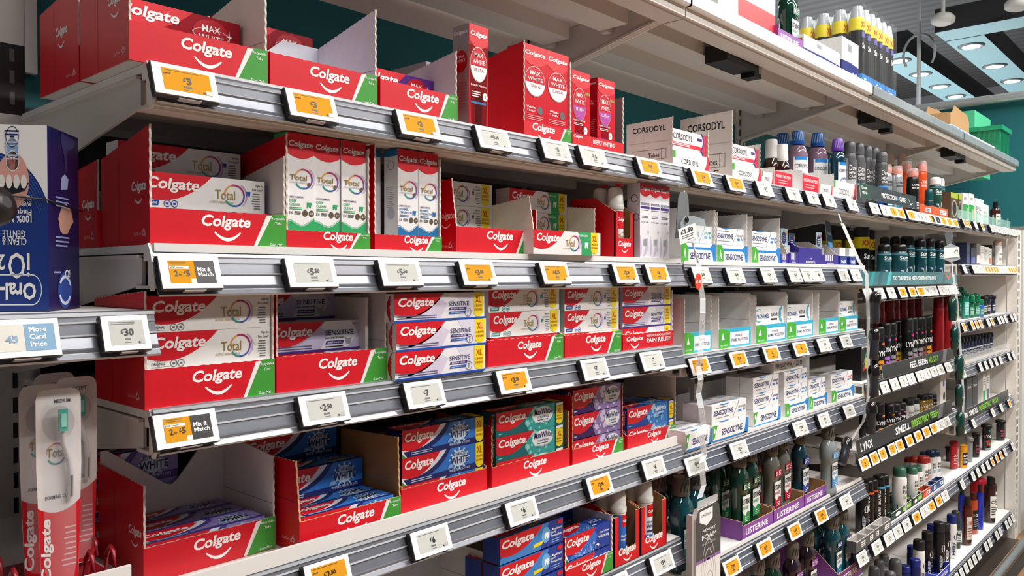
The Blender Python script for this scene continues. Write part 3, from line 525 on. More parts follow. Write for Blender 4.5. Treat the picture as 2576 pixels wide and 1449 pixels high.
def up_max(kind):
    w, d, h = {'ultra': (0.047, 0.040, 0.172), 'clin': (0.044, 0.040, 0.172), 'plus': (0.062, 0.040, 0.150)}[kind]; b = B(); side = C('#a9abae', 0.3, 0.3) if kind == 'ultra' else C('#b01626', 0.3)
    b.box(0, w, 0, d, 0, h, C('#cf1a2c', 0.25), ml=side, mt=C('#d01a2c', 0.3)); fr = front(); le = leftf()
    if kind == 'ultra': b.p2(fr, [(w * 0.12, 0), (w * 0.88, 0), (w, h * 0.80), (0, h * 0.80)], C('#8f1a1c', 0.2, 0.3)); b.p2(fr, [(w * 0.35, 0), (w * 0.62, 0), (w * 0.70, h * 0.30), (w * 0.28, h * 0.30)], C('#5a1614', 0.2, 0.3), 2)
    if kind == 'plus': b.p2(fr, [(w * 0.25, 0), (w * 0.62, 0), (w * 0.66, h * 0.72), (w * 0.12, h * 0.72)], C('#a8141f', 0.18, 0.3)); b.rect(fr, w * 0.72, h * 0.70, w * 0.98, h * 0.74, GOLD, 2)
    b.p2(fr, bez((0, h * 0.84), (w * 0.5, h * 0.70), (w, h * 0.84)) + [(w, h), (0, h)], RED, 2); brand(b, fr, w * 0.06, h * 0.875, w * 0.86, h * 0.062, k=4)
    cx, cy, rr, ry = w * 0.48, h * 0.61, w * 0.42, w * (0.62 if kind != 'plus' else 0.52)
    if kind == 'plus': cx, rr, cy = w * 0.42, w * 0.34, h * 0.56
    b.disc(fr, cx, cy, rr * 1.05, ry * 1.05, C('#d9c6c6', 0.3, 0.3), 3, 26); b.disc(fr, cx, cy, rr, ry, C('#c91629', 0.3), 4, 26)
    low = PW if kind != 'plus' else C('#b443a0', 0.4); b.p2(fr, [(cx + rr * math.cos(t), cy + ry * math.sin(t)) for t in [math.pi + 0.12 + (math.pi - 0.24) * i / 14 for i in range(15)]], low, 5)
    b.text(fr, 'MAX', cx, cy + ry * 0.42, rr * 1.05, ry * 0.28, PW, 6, 0.004, al='c'); b.text(fr, 'WHITE', cx, cy + ry * 0.02, rr * 1.5, ry * 0.26, PW, 6, 0.004, al='c')
    b.text(fr, {'ultra': 'ULTRA', 'clin': 'CLINICAL', 'plus': 'ULTRA+'}[kind], cx, cy - ry * 0.42, rr * 1.2, ry * 0.2, C('#a01522', 0.5) if kind != 'plus' else PW, 6, 0.006, al='c')
    if kind == 'clin': b.text(fr, 'Whiter', w * 0.12, h * 0.31, w * 0.42, h * 0.026, PW, 3, 0.008); b.text(fr, 'Teeth', w * 0.12, h * 0.275, w * 0.36, h * 0.026, PW, 3, 0.008); b.disc(fr, w * 0.70, h * 0.30, w * 0.12, h * 0.045, C('#7c7c80', 0.3, 0.4), 3); b.rect(fr, w * 0.05, h * 0.085, w * 0.85, h * 0.11, GRN2, 3); b.lines(fr, w * 0.1, h * 0.23, w * 0.8, 3, h * 0.02, h * 0.006, C('#e9b6b6'), 3)
    if kind == 'ultra': b.text(fr, 'Deeply Whitens', w * 0.08, h * 0.385, w * 0.84, h * 0.026, PW, 3, 0.008); b.lines(fr, w * 0.12, h * 0.33, w * 0.5, 3, h * 0.022, h * 0.009, PW, 3); b.disc(fr, w * 0.82, h * 0.30, w * 0.13, w * 0.15, PW, 3); b.text(fr, '3', w * 0.82, h * 0.285, None, h * 0.03, C('#b01626'), 4, 0.01, al='c'); b.rect(fr, w * 0.08, h * 0.215, w * 0.86, h * 0.238, BLU2, 3)
    if kind == 'plus': b.text(fr, 'DEEPLY WHITENS', w * 0.10, h * 0.33, w * 0.62, h * 0.022, PW, 3, 0.008); b.lines(fr, w * 0.14, h * 0.30, w * 0.5, 2, h * 0.02, h * 0.007, PW, 3); b.disc(fr, w * 0.74, h * 0.22, w * 0.10, w * 0.13, PW, 3); b.text(fr, '5X', w * 0.74, h * 0.205, None, h * 0.026, C('#b01626'), 4, 0.01, al='c'); b.rect(fr, w * 0.12, h * 0.145, w * 0.55, h * 0.165, VIOL, 3)
    b.disc(le, -d * 0.5, h * 0.64, d * 0.40, h * 0.11, C('#c01a2a', 0.3), 1, 22); b.text(le, 'MAX', -d * 0.5, h * 0.67, d * 0.4, h * 0.03, PW, 2, al='c'); b.text(le, 'WHITE', -d * 0.5, h * 0.63, d * 0.55, h * 0.03, PW, 2, al='c'); b.text(le, 'Colgate', -d * 0.94, h * 0.90, d * 0.85, h * 0.045, PW, 2, 0.02, 0.16)
    b.lines(le, -d * 0.6, h * 0.42, d * 0.5, 9, h * 0.03, h * 0.008, C('#d98c90') if kind != 'ultra' else C('#b9555c'), 1)
    return [('carton', b, None)]

# ---- trays
def zig(p, q, n, a):
    out = []; dx, dy = q[0] - p[0], q[1] - p[1]; L = math.hypot(dx, dy); nx, ny = -dy / L, dx / L
    for i in range(1, n): s = a * (1 if i % 2 else 0); out.append((p[0] + dx * i / n + nx * s, p[1] + dy * i / n + ny * s))
    return out
def art_side(b, fr, x, y, s=1.0, icon=True, mm=PW):
    b.text(fr, 'Colgate', x, y, 0.044 * s, 0.017 * s, mm, 1, 0.026, 0.16, rot=0); b.smile(fr, x + 0.021 * s, y - 0.006 * s, 0.025 * s, mm, 1)
def art_recy(b, fr, x, y, s=1.0, t='12x75 ml e'):
    b.text(fr, t, x, y, 0.024 * s, 0.004 * s, C('#f0b9bd', 0.5), 1, 0.006, res=1); X = x + 0.029 * s
    for i in range(3):
        a = math.radians(90 + 120 * i); c = math.radians(90 + 120 * (i + 1)); r = 0.0075 * s
        p, q = (X + r * math.cos(a), y + 0.003 + r * math.sin(a)), (X + r * math.cos(c), y + 0.003 + r * math.sin(c)); nx, ny = -(q[1] - p[1]) * 0.14, (q[0] - p[0]) * 0.14
        b.p2(fr, [(p[0] + nx, p[1] + ny), p, q, (q[0] + nx, q[1] + ny)][::-1], C('#f0b9bd', 0.5), 1)
def lip_std(b, fr, w, h, cx=0.53, lw=0.42, green=True, ink=PW):
    lh = min(h * 0.36, 0.0155 + 0.0 * h) if h > 0.03 else h * 0.5; lw_ = min(w * lw, lh * 4.4); y = h * 0.50 if h > 0.034 else h * 0.42
    brand(b, fr, w * cx - lw_ / 2, y - lh * 0.1, lw_, lh * 1.25, ink, 1)
    if h > 0.02: b.smile(fr, w * cx + lw_ * 0.02, y - lh * 0.30, lw_ * 0.56, ink, 1)
    if green:
        g0, g1 = 0.735, 0.84
        b.p2(fr, [(w * g0, 0.0008), (w * (g0 + 0.03), 0.0008), (w * (g1 + 0.045), h * 0.90), (w * (g1 + 0.045), h * 0.97), (w * g1, h * 0.96)], C('#f4f0ee', 0.4), 1)
        b.p2(fr, [(w * (g0 + 0.025), 0.0006), (w, 0.0006), (w, h), (w * (g1 + 0.05), h)], GREEN, 2)
        b.text(fr, 'Recyclable', w * 0.935, h * 0.82, w * 0.115, h * 0.10, PW, 3, 0.008, 0.1, 'c', 1); b.text(fr, 'Tube', w * 0.935, h * 0.69, w * 0.055, h * 0.085, PW, 3, 0.008, 0.1, 'c', 1)
        if h > 0.04: b.text(fr, 'Scan Me!', w * 0.915, h * 0.06, w * 0.10, h * 0.085, PW, 3, 0.01, 0.1, 'c', 1)
def tray(x, y, z, w, d, hf, hsf, hsb, label, out=RED, inn=CARD, edge=CARDE, lip=lip_std, side=None, hb=None, back=None, slope=0.0, hsf2=None, hsb2=None, sl2=None, rz=0, group='shelf ready trays', teeth=True, name='display_tray', cat='tray'):
    t = 0.0028; g = root(name, label, cat, group, (x, y, z), rz)
    b = B(); b.box(t, w - t, t, d - t, 0, 0.002, inn, mt=inn); part('base', b, g)
    b = B(); fr = front(0, -0.0006, 0); q = 0.0006
    top = [(w + q, hf)] + (zig((w, hf), (0, hf), 24, 0.0009) if teeth else []) + [(-q, hf)]; P = [(-q, 0), (w + q, 0)] + top
    b.prism(fr, P, t, out, inn, lambda i: edge if 2 <= i <= len(P) - 2 else out)
    if lip: lip(b, fr, w, hf)
    part('front_panel', b, g)
    def sidep(hs, hk, sl): return [(-d, 0), (0, 0), (0, min(hf, hs))] + ((zig((0, hf), (-sl, hs), max(4, int((hs - hf) / 0.006)), 0.0012) if teeth and hs > hf + 0.01 else []) + [(-sl, hs)] if hs > hf else []) + (zig((-sl, hs), (-d, hk), 30, 0.0012) if teeth else []) + [(-d, hk)]
    b = B(); lf = leftf(); b.prism(lf, sidep(hsf, hsb, slope), t, out, inn, edge)
    b.rect(lf, -d * 0.62, 0.004, -d * 0.615, min(hsf, hsb) * 0.95, C('#b51022', 0.5) if out is RED else C('#c4bdb8', 0.6), 1)
    if side: side(b, lf, d, hsf)
    part('side_panel', b, g)
    b = B(); h2, k2, s2 = hsf2 or hsf, hsb2 or hsb, slope if sl2 is None else sl2
    P = [(-a, c) for a, c in sidep(h2, k2, s2)][::-1]; b.prism(rightf(w, 0, 0), P, t, out, inn, edge); zz = min(h2, k2) * 0.48
    b.rect(leftf(w - t, 0, 0), -d + 0.004, zz, -0.004, zz + 0.0012, C('#9c958f', 0.7), 1)
    part('side_panel', b, g)
    b = B(); hbk = hb or hsb; pts = back(w, hbk) if back else [(t, 0), (w - t, 0), (w - t, hbk), (t, hbk)]
    b.prism(front(0, d - t, 0), pts, t, inn, out, edge); part('back_panel', b, g)
    return g
def cart(key, fn, x, y, z, label, rz=0, group='toothpaste cartons', rot=None, cat='toothpaste box'): return place(key, fn, 'toothpaste_carton', label, cat, group, (x, y, z), rz, rot)
KINDS = {}
LEN = {}
def K(key, x, y, z, label='', rz=0, rot=None, group='toothpaste cartons', fit=None):
    if fit:          # keep a carton inside its tray: fit = (tray x, tray width)
        L = 0.2 if ('xl' in key or key in ('sens_blue', 'sens_pur', 'mw_teal', 'mfresh')) else 0.172 if key not in ('tot_orig', 'tot_white') else 0.174
        if key == 'mw_pur': L = 0.16
        s = min(1.0, (fit[1] - 0.0072) / L); o = K(key, fit[0] + max(0.0034, (fit[1] - L * s) / 2) if s < 1 else max(x, fit[0] + 0.0032), y, z, label, rz, rot, group); o.scale = (s, 1, 1); return o
    if not KINDS: KINDS.update({
        'tot_orig': lambda: c_total(C('#e9e7e4'), False, 'ORIGINAL'), 'tot_white': lambda: c_total(BLUE, False, 'WHITENING'), 'tot_xl_teal': lambda: c_total(TEALC, True, 'FRESH MINT'), 'tot_xl_blue': lambda: c_total(BLUE, True, 'WHITENING'),
        'tot_xl_grey': lambda: c_total(GRY, True), 'tot_xl_green': lambda: c_total(GRN2, True, None, True), 'sens_blue': lambda: c_sens(BLUE), 'sens_pur': lambda: c_sens(PURP), 'sens_foam': lambda: c_sens(PURP, False, True),
        'adv': lambda: c_advwhite(NAVY), 'adv_xl': lambda: c_advwhite(NAVY, True), 'adv_pur': lambda: c_advwhite(C('#4a3c8f', 0.35), False, '#8d84c4'), 'mw_teal': lambda: c_maxwhite(C('#0f6a70', 0.35), '#35a8a4', 'WHITE + CRYSTALS'),
        'mw_pur': lambda: c_maxwhite(C('#3a1f5e', 0.35), '#8f7ab4', 'SPARKLE DIAMONDS', False, ice='#d9cdea'), 'mfresh': lambda: c_maxwhite(C('#17449c', 0.35), '#2f7fd0', 'COOLING CRYSTALS', True, 'Maxfresh', '#9fd0f4'),
        'cav': c_cavity, 'deepw': c_deepwhite, 'rmax': lambda: c_redmax('#a01022'), 'rmaxp': lambda: c_redmax('#5a2f86'), 'up_green': lambda: up_total(GRN2, ('DEEP', 'CLEAN')), 'up_blue': lambda: up_total(BLU2, ('ENAMEL', 'STRENGTH')), 'up_sens': up_sens,
        'up_ultra': lambda: up_max('ultra'), 'up_clin': lambda: up_max('clin'), 'up_plus': lambda: up_max('plus')})
    return cart(key, KINDS[key], x, y, z, label, rz, group, rot)
# ============================================================ the red toothpaste bay
S1, S2, S3, S4, S5 = [s[0] for s in SHELVES[1][:5]]; E0 = 0.0006; TB = 0.0032
def sd(dx, y, s=1.0, ry=0.012):
    def f(b, fr, d, h): art_side(b, fr, -dx, y, s); art_recy(b, fr, -0.046, ry)
    return f
# ---- top shelf
Y = 0.030; x0, x1 = UX(325, 100, Y), UX(672, 150, Y); wA = x1 - x0
tray(x0, Y, S1 + E0, wA, 0.155, 0.048, 0.128, 0.110, 'red tray with two logo side, at the left end of the top toothpaste shelf', side=sd(0.062, 0.072), hsf2=0.155, hsb2=0.125)
tray(x0, Y + 0.160, S1 + E0, wA, 0.150, 0.048, 0.135, 0.12, 'red tray directly behind the leftmost tray of the top toothpaste shelf', side=sd(0.085, 0.07), hsf2=0.13, hsb2=0.12)
K('rmax', x0 + 0.004, 0.088, S1 + E0 + TB + 0.0455, 'bright red toothpaste box in the leftmost tray on the top shelf'); K('rmax', x0 + 0.004, 0.088, S1 + E0 + TB, 'red toothpaste box at the bottom of the leftmost top shelf tray')
K('rmax', x0 + 0.004, 0.128, S1 + E0 + TB, 'red toothpaste box behind, low in the leftmost top shelf tray')
x0, x1 = UX(680, 160, Y), UX(948, 220, Y)
def flapback(w, h): return [(0.003, 0), (w - 0.003, 0), (w - 0.003, h), (w * 0.62, h), (w * 0.40, h * 0.72), (0.003, h * 0.15)]
tray(x0, Y, S1 + E0, x1 - x0, 0.155, 0.048, 0.05, 0.06, 'red tray with tall white inner wall, second from left on the top shelf', inn=C('#dfe3ee', 0.7), hsf2=0.150, hsb2=0.118, hb=0.118, back=flapback, side=sd(0.06, 0.03))
for k in range(3): K('rmax', x0 + 0.004, Y + 0.162, S1 + E0 + 0.0455 * k, ['lowest', 'middle', 'topmost'][k] + ' dark red toothpaste box behind the second tray of the top shelf')
x0, x1 = UX(957, 220, Y), UX(1150, 270, Y)
tray(x0, Y, S1 + E0, x1 - x0, 0.155, 0.046, 0.05, 0.08, 'red tray with grey white inner wall beside the single tall red box, top shelf', inn=C('#d9d6dc', 0.7), hsf2=0.122, hsb2=0.10, hb=0.10, back=flapback, side=sd(0.06, 0.03))
K('rmaxp', x0 + 0.0035, 0.085, S1 + E0 + TB + 0.0305, fit=(x0, x1 - x0), label= 'red and purple toothpaste box in the third tray of the top shelf'); 
b = B(); b.box(0, x1 - x0 - 0.0074, 0, 0.085, 0, 0.030, CARD); solo('carton_insert', b, 'flat white card insert under the purple toothpaste box, top shelf', 'card', None, (x0 + 0.0037, 0.085, S1 + E0 + TB))
g = UX(1150, 200, 0.2); b = B(); b.box(0, 0.10, 0, 0.12, 0, 0.155, C('#b9babd', 0.4), mt=C('#b01626')); fr = front(); b.rect(fr, 0.055, 0.095, 0.098, 0.150, PW); 
for i in range(12): b.rect(fr, 0.058 + i * 0.003, 0.10, 0.0592 + i * 0.003 + (0.0008 if i % 3 else 0), 0.146, INK, 2)
b.ring(fr, 0.027, 0.125, 0.013, 0.015, 0, 360, GRY, 1, 18); b.rect(fr, 0.051, 0.0, 0.055, 0.155, C('#b01626')); solo('toothpaste_carton', b, 'silver backed toothpaste box with barcode standing behind the third tray, top shelf', 'toothpaste box', 'toothpaste cartons', (UX(1072, 110, 0.21), 0.21, S1 + E0))
x = UX(1180, 150, 0.02); K('up_ultra', x, 0.02, S1 + E0, 'single tall red box with silver side standing left of the red card panel, top shelf')
x0, x1 = UX(1318, 200, Y), UX(1437, 250, Y)
def sd010(b, fr, d, h): b.rect(fr, -d + 0.02, 0.070, -d + 0.055, 0.132, PW, 1); b.rect(fr, -d + 0.02, 0.106, -d + 0.055, 0.126, INK, 2); b.text(fr, '010', -d + 0.0375, 0.110, 0.026, 0.012, PW, 3, 0.01, al='c'); b.rect(fr, -d + 0.03, 0.075, -d + 0.034, 0.10, INK, 2); b.rect(fr, -d + 0.025, 0.098, -d + 0.05, 0.101, INK, 2)
tray(x0, Y, S1 + E0, x1 - x0, 0.155, 0.030, 0.178, 0.150, 'tall sided red tray with 010 label holding two slim red boxes, top shelf', side=sd010, lip=lambda b, fr, w, h: lip_std(b, fr, w, h, 0.40, 0.5), hsf2=0.165, hsb2=0.15)
cw = (x1 - x0 - 0.0068) / 2
for i in range(2): o = K('up_clin', x0 + 0.0034 + cw * i, Y + 0.004, S1 + E0 + TB, ('left' if i == 0 else 'right') + ' slim red box with white lower badge in the tall sided red tray'); o.scale = ((cw - 0.0006) / 0.044, 1, 1)
x0, x1 = UX(1440, 250, Y), UX(1569, 290, Y)
def lip_deep(b, fr, w, h): b.text(fr, 'DEEPLY WHITENS', w * 0.38, h * 0.45, w * 0.42, h * 0.36, PW, 1, 0.02); b.text(fr, 'Colgate', w * 0.02, h * 0.62, w * 0.17, h * 0.3, PW, 1, 0.02, 0.16)
tray(x0, Y, S1 + E0, x1 - x0, 0.120, 0.026, 0.026, 0.03, 'low red tray holding two wide red boxes with pink badges, top shelf', lip=lip_deep, hsf2=0.125, hsb2=0.125, inn=C('#8f8d8f', 0.5))
w2 = (x1 - x0 - 0.006 - 0.124) / 2
for i in range(2): K('up_plus', x0 + 0.0032 + i * (0.0625 + w2), Y + 0.005, S1 + E0 + TB, ('left' if i == 0 else 'right') + ' wide red box with pink badge beside the white gum treatment cases')
# ---- second shelf
x0, x1 = UX(377, 560, Y), UX(719, 580, Y); w = x1 - x0
tray(x0, Y, S2 + E0, w, 0.150, 0.0455, 0.147, 0.118, 'red tray with torn tall left side at the left end of the second shelf', side=sd(0.052, 0.064, 0.95), hsf2=0.128, hsb2=0.10, hb=0.095)
tray(x0 - 0.004, Y + 0.153, S2 + E0, w - 0.02, 0.150, 0.05, 0.118, 0.10, 'red tray behind the leftmost tray of the second shelf, beside the navy box', side=sd(0.052, 0.05, 0.95), hb=0.09)
K('tot_white', x0 + 0.0035, 0.067, S2 + E0 + TB, 'white toothpaste box with blue end, low in the leftmost second shelf tray'); K('tot_white', x0 + 0.0035, 0.067, S2 + E0 + TB + 0.0455, 'white toothpaste box with blue end, front one in the leftmost second shelf tray')
for k in range(2): K('tot_white', x0 + 0.0035, 0.1335, S2 + E0 + TB + 0.0455 * k, ['bottom', 'middle'][k] + ' white toothpaste box of the rear stack in the leftmost second shelf tray')
K('tot_white', x0 + 0.0035, 0.1335, S2 + E0 + TB + 0.091, 'topmost white toothpaste box of the rear stack, leftmost second shelf tray')
x0, x1 = UX(720.5, 600, Y), UX(930, 610, Y)
def lipc(b, fr, w, h): lip_std(b, fr, w, h, 0.60, 0.36)
tray(x0, Y, S2 + E0, x1 - x0, 0.150, 0.026, 0.160, 0.140, 'red tray of three green footed upright boxes on the second shelf', lip=lipc, hsf2=0.155, hsb2=0.13, hb=0.12)
cw = (x1 - x0 - 0.0068) / 3
for i in range(3): o = K('up_green', x0 + 0.0034 + cw * i, Y + 0.0035 + (0.002 if i == 1 else 0), S2 + E0 + TB, ['left', 'middle', 'right'][i] + ' upright white box with green wave foot on the second shelf'); o.scale = ((cw - 0.0012) / 0.0425, 1, 1)
x0, x1 = UX(943, 600, Y), UX(1110, 620, Y)
tray(x0, Y, S2 + E0, x1 - x0, 0.150, 0.026, 0.165, 0.150, 'red tray of blue footed upright boxes on the second shelf', lip=lipc, hsf2=0.155, hsb2=0.14, hb=0.13)
cw = (x1 - x0 - 0.0068) / 3.05
for i in range(2): o = K('up_blue', x1 - 0.0036 - cw * (2 - i), Y + 0.0035, S2 + E0 + TB, ['left', 'right'][i] + ' upright white box with blue wave foot on the second shelf'); o.scale = ((cw - 0.001) / 0.0425, 1, 1)
K('up_blue', x0 + 0.0045, Y + 0.085, S2 + E0 + TB, 'upright blue footed box set back at the left of its tray')
K('up_blue', x1 - 0.0036 - cw * 2 - 0.004, Y + 0.042, S2 + E0 + TB, 'upright box turned to show its pale information side, second shelf', math.pi / 2)
x0, x1 = UX(1148, 600, Y), UX(1345, 610, Y)
def sdr(b, fr, d, h): art_side(b, fr, -0.046, 0.055, 0.95); art_recy(b, fr, -0.044, 0.010)
tray(x0, Y, S2 + E0, x1 - x0, 0.150, 0.046, 0.128, 0.110, 'red tray with deep yellowish white right wall, middle of the second shelf', side=sdr, hsf2=0.112, hsb2=0.095, hb=0.09, inn=C('#e3ddd0', 0.7), slope=0.012)
w = x1 - x0
for k in range(3): K('tot_xl_grey', x0 + 0.0032, Y + 0.150 - 0.0035 - 0.0385, S2 + E0 + TB + 0.0455 * k, ['lowest', 'middle', 'top'][k] + ' white and yellow XL toothpaste box at the back of the middle second shelf tray', fit=(x0, w))
x = UX(1350, 620, -0.004); K('tot_xl_green', x, -0.004 + 0.008, S2 + E0 + 0.0015, 'loose green and white XL toothpaste box lying at the front of the second shelf', rz=-0.03)
xg = UX(1230, 540, 0.22) ; x0 = UX(1349, 560, 0.065); x1 = UX(1478, 560, 0.065)
tray(x0, 0.065, S2 + E0, x1 - x0 + 0.028, 0.150, 0.030, 0.09, 0.11, 'red tray with pale walls behind the loose green XL box', lip=None, hsf2=0.105, hsb2=0.12, hb=0.10, inn=C('#e3ddd0', 0.7))
for k in range(3): K('tot_xl_green', x0 + 0.0032, 0.140, S2 + E0 + TB + 0.0455 * k, ['lowest', 'middle', 'top'][k] + ' green XL toothpaste box standing in the tray behind the loose one', fit=(x0, x1 - x0 + 0.028))
# pump tubes in cut-out red trays
def pump(body, art):
    def f():
        r = 0.0175; a = B(); a.lathe([(r * 0.9, 0, PW), (r, 0.004, body), (r, 0.098, PW), (r * 0.98, 0.100, PW), (r * 0.98, 0.102)], 24, body); art(a, Cyl(r, r)); 
        c = B(); c.lathe([(r * 1.06, 0.1022), (r * 1.08, 0.112), (r * 1.0, 0.113), (r * 0.94, 0.138), (r * 0.86, 0.146), (r * 0.55, 0.151)], 24, CAP)
        n = B(); n.box(-0.006, 0.006, -r * 0.98, -r * 0.2, 0.1515, 0.158, C('#c92a3a', 0.35))
        return [('tube_body', a, None), ('cap', c, None), ('nozzle', n, 1)]
    return f
def art_pt(a, fr): a.rect(fr, -0.016, 0.060, 0.016, 0.098, RED, 1); a.text(fr, 'Colgate', -0.015, 0.074, 0.030, 0.010, PW, 2, 0.026, 0.16); ringlogo(a, fr, 0.004, 0.043, 0.010, 1); a.text(fr, 'Total', -0.011, 0.040, 0.018, 0.007, GOLD, 2); a.lines(fr, -0.01, 0.028, 0.02, 2, 0.003, 0.001, GRY, 1); toothicon(a, fr, -0.006, 0.012, 0.008, BLUE, 1)
def art_adv(a, fr): a.rect(fr, -0.012, 0.070, 0.014, 0.098, RED, 1); a.text(fr, 'Colgate', -0.010, 0.078, 0.022, 0.008, PW, 2, 0.026, 0.16); a.rect(fr, -0.017, 0.0, 0.017, 0.030, C('#2f6fcb', 0.3), 1); a.text(fr, 'ADVANCED', -0.013, 0.056, 0.026, 0.005, NAVY, 2); a.text(fr, 'WHITE', -0.014, 0.045, 0.028, 0.009, NAVY, 2, 0.018); a.rect(fr, -0.012, 0.036, 0.012, 0.040, NAVY, 2)
def art_cav(a, fr): a.rect(fr, -0.008, 0.072, 0.014, 0.098, RED, 1); a.text(fr, 'Colgate', -0.006, 0.080, 0.019, 0.008, PW, 2, 0.026, 0.16); a.text(fr, 'Maximum', -0.010, 0.050, 0.020, 0.005, PW, 2, 0.01, 0.16); a.text(fr, 'Protection', -0.010, 0.042, 0.020, 0.005, PW, 2, 0.01, 0.16); a.disc(fr, 0.0, 0.022, 0.006, 0.004, ORANGE, 2)
PTOT = pump(C('#eceaf0', 0.3), art_pt); PADV = pump(C('#e9edf6', 0.3), art_adv); PCAV = pump(C('#2b6cc4', 0.3), art_cav)
def utray(x, y, z, w, d, h, hs, label, low=0.030):
    g = root('display_tray', label, 'tray', 'cut-out red pump trays', (x, y, z)); t = 0.0028
    b = B(); m = w * 0.16; pts = [(0, 0), (w, 0), (w, h), (w - m, h), (w - m, low + 0.008)] + bez((w - m, low + 0.006), (w - m, low), (w - m - 0.006, low), 4) + bez((m + 0.006, low), (m, low), (m, low + 0.006), 4) + [(m, h), (0, h)]
    fr = front(); b.prism(fr, pts, t, RED, KRAFT, KRAFTE); lw = w * 0.66; b.text(fr, 'Colgate', w / 2 - lw / 2, low * 0.50, lw, lw * 0.32, PW, 1, 0.028, 0.16, res=3); b.smile(fr, w / 2, low * 0.42, lw * 0.5, PW, 1); part('front_panel', b, g)
    for xx, fn in ((0, leftf()), (w, rightf(w))):
        sgn = -1 if xx == 0 else 1; b = B(); P = [(0, 0), (d, 0), (d, hs), (d * 0.45, hs), (0, h)]
        b.prism(fn, [(sgn * a, c) for a, c in (P if sgn > 0 else P[::-1])], t, RED, KRAFT, KRAFTE); part('side_panel', b, g)
    b = B(); b.box(t, w - t, t, d, 0, 0.002, KRAFT); part('base', b, g)
def pumps(x, y, z, w, d, fn, key, lab, n=2):
    for i in range(n): place(key, fn, 'toothpaste_pump', f'{lab}, {["front", "rear"][i]} one', 'toothpaste pump', 'toothpaste pumps', (x + w / 2, y + 0.0235 + i * 0.040, z))
x0, x1 = UX(1547, 600, Y), UX(1595, 600, Y); w = x1 - x0
utray(x0, Y, S2 + E0, w, 0.12, 0.098, 0.130, 'narrow red tray with cut-out front on the second shelf holding white pump tubes', 0.042); pumps(x0, Y + 0.001, S2 + E0 + TB, w, 0.12, PTOT, 'ptot', 'white capped pump tube in the cut-out red tray on the second shelf')
xx = UX(1610, 570, 0.02)
for i in range(3): K('up_sens', xx + 0.0412 * i, 0.02, S2 + E0, ['left', 'middle', 'right'][i] + ' of three upright lilac footed boxes at the right end of the second shelf')
# ---- third shelf
Y = 0.032; x0, x1 = UX(364.5, 980, Y), UX(690, 950, Y); w = x1 - x0
def sd3(b, fr, d, h): art_side(b, fr, -0.070, 0.088, 0.95); art_recy(b, fr, -0.05, 0.012)
tray(x0, Y, S3 + E0, w, 0.156, 0.050, 0.146, 0.135, 'big red tray of original toothpaste at the left end of the third shelf', side=sd3, hb=0.12)
for k in range(3): K('tot_orig', x0 + 0.0032, Y + 0.0035, S3 + E0 + TB + 0.0455 * k, ['lowest', 'middle', 'top'][k] + ' white toothpaste box marked original, leftmost tray of third shelf', fit=(x0, w))
x0, x1 = UX(696, 960, Y), UX(972, 920, Y); w = x1 - x0
tray(x0, Y, S3 + E0, w, 0.156, 0.052, 0.140, 0.130, 'red tray with lilac toothpaste boxes set back, second on the third shelf', hb=0.12, inn=C('#d3cccb', 0.7))
K('sens_foam', x0 + w - 0.0032 - 0.172 - 0.006, Y + 0.046, S3 + E0 + TB, 'lowest lilac sensitive toothpaste box in the second tray, third shelf', fit=(x0, w)); K('sens_foam', x0 + 0.0032 if w < 0.181 else x0 + w - 0.182, Y + 0.046, S3 + E0 + TB + 0.046, 'front lilac sensitive toothpaste box in the second tray, third shelf', fit=(x0, w))
for k in range(3): K('sens_foam', x0 + 0.0035, Y + 0.112, S3 + E0 + TB + 0.046 * k, ['bottom', 'middle', 'shaded top'][k] + ' lilac toothpaste box of the rear stack, second tray of third shelf', fit=(x0, w))
x0 = UX(994, 920, 0.012)
for k in range(3): K('sens_blue', x0 + (0.002 if k == 1 else 0) - (0.002 if k == 2 else 0), 0.012, S3 + E0 + 0.0454 * k, ['lowest', 'middle', 'topmost'][k] + ' of three loose blue striped XL sensitive boxes on the third shelf')
b = B(); b.box(0, 0.006, 0, 0.13, 0, 0.13, CARD); solo('card_divider', b, 'white card wall left of the loose blue striped XL boxes', 'card', None, (x0 - 0.019, Y + 0.03, S3 + E0))
x0, x1 = UX(1227, 900, Y), UX(1416, 880, Y); w = x1 - x0
tray(x0, Y, S3 + E0, w, 0.156, 0.049, 0.049, 0.13, 'red tray under two XL fresh mint boxes on the third shelf', hb=0.12)
for k in range(2): K('tot_xl_teal', x0 + (w - 0.2) / 2 - 0.001 + (0.003 if k == 0 else 0), Y + 0.0035 if k else Y + 0.0035, S3 + E0 + 0.0525 + 0.0456 * k, ['lower', 'upper'][k] + ' white XL toothpaste box with teal end, third shelf', fit=(x0, w))
b = B(); b.box(0, 0.19, 0, 0.03, 0, 0.0485, RED); solo('toothpaste_carton', b, 'red toothpaste box hidden low in the fresh mint tray', 'toothpaste box', 'toothpaste cartons', (x0 + (w - 0.19) / 2, Y + 0.004, S3 + E0 + TB))
x0, x1 = UX(1420.5, 880, Y), UX(1562, 860, Y); w = x1 - x0
tray(x0, Y, S3 + E0, w, 0.156, 0.046, 0.046, 0.13, 'red tray under two XL whitening boxes on the third shelf', hb=0.12)
for k in range(3): K('tot_xl_blue', x0 + (w - 0.2) / 2, Y + 0.0035, S3 + E0 + TB + 0.0455 * k, ['lowest', 'middle', 'top'][k] + ' white XL toothpaste box with blue end, third shelf', fit=(x0, w))
x0, x1 = UX(1567, 870, Y), UX(1692, 850, Y); w = x1 - x0
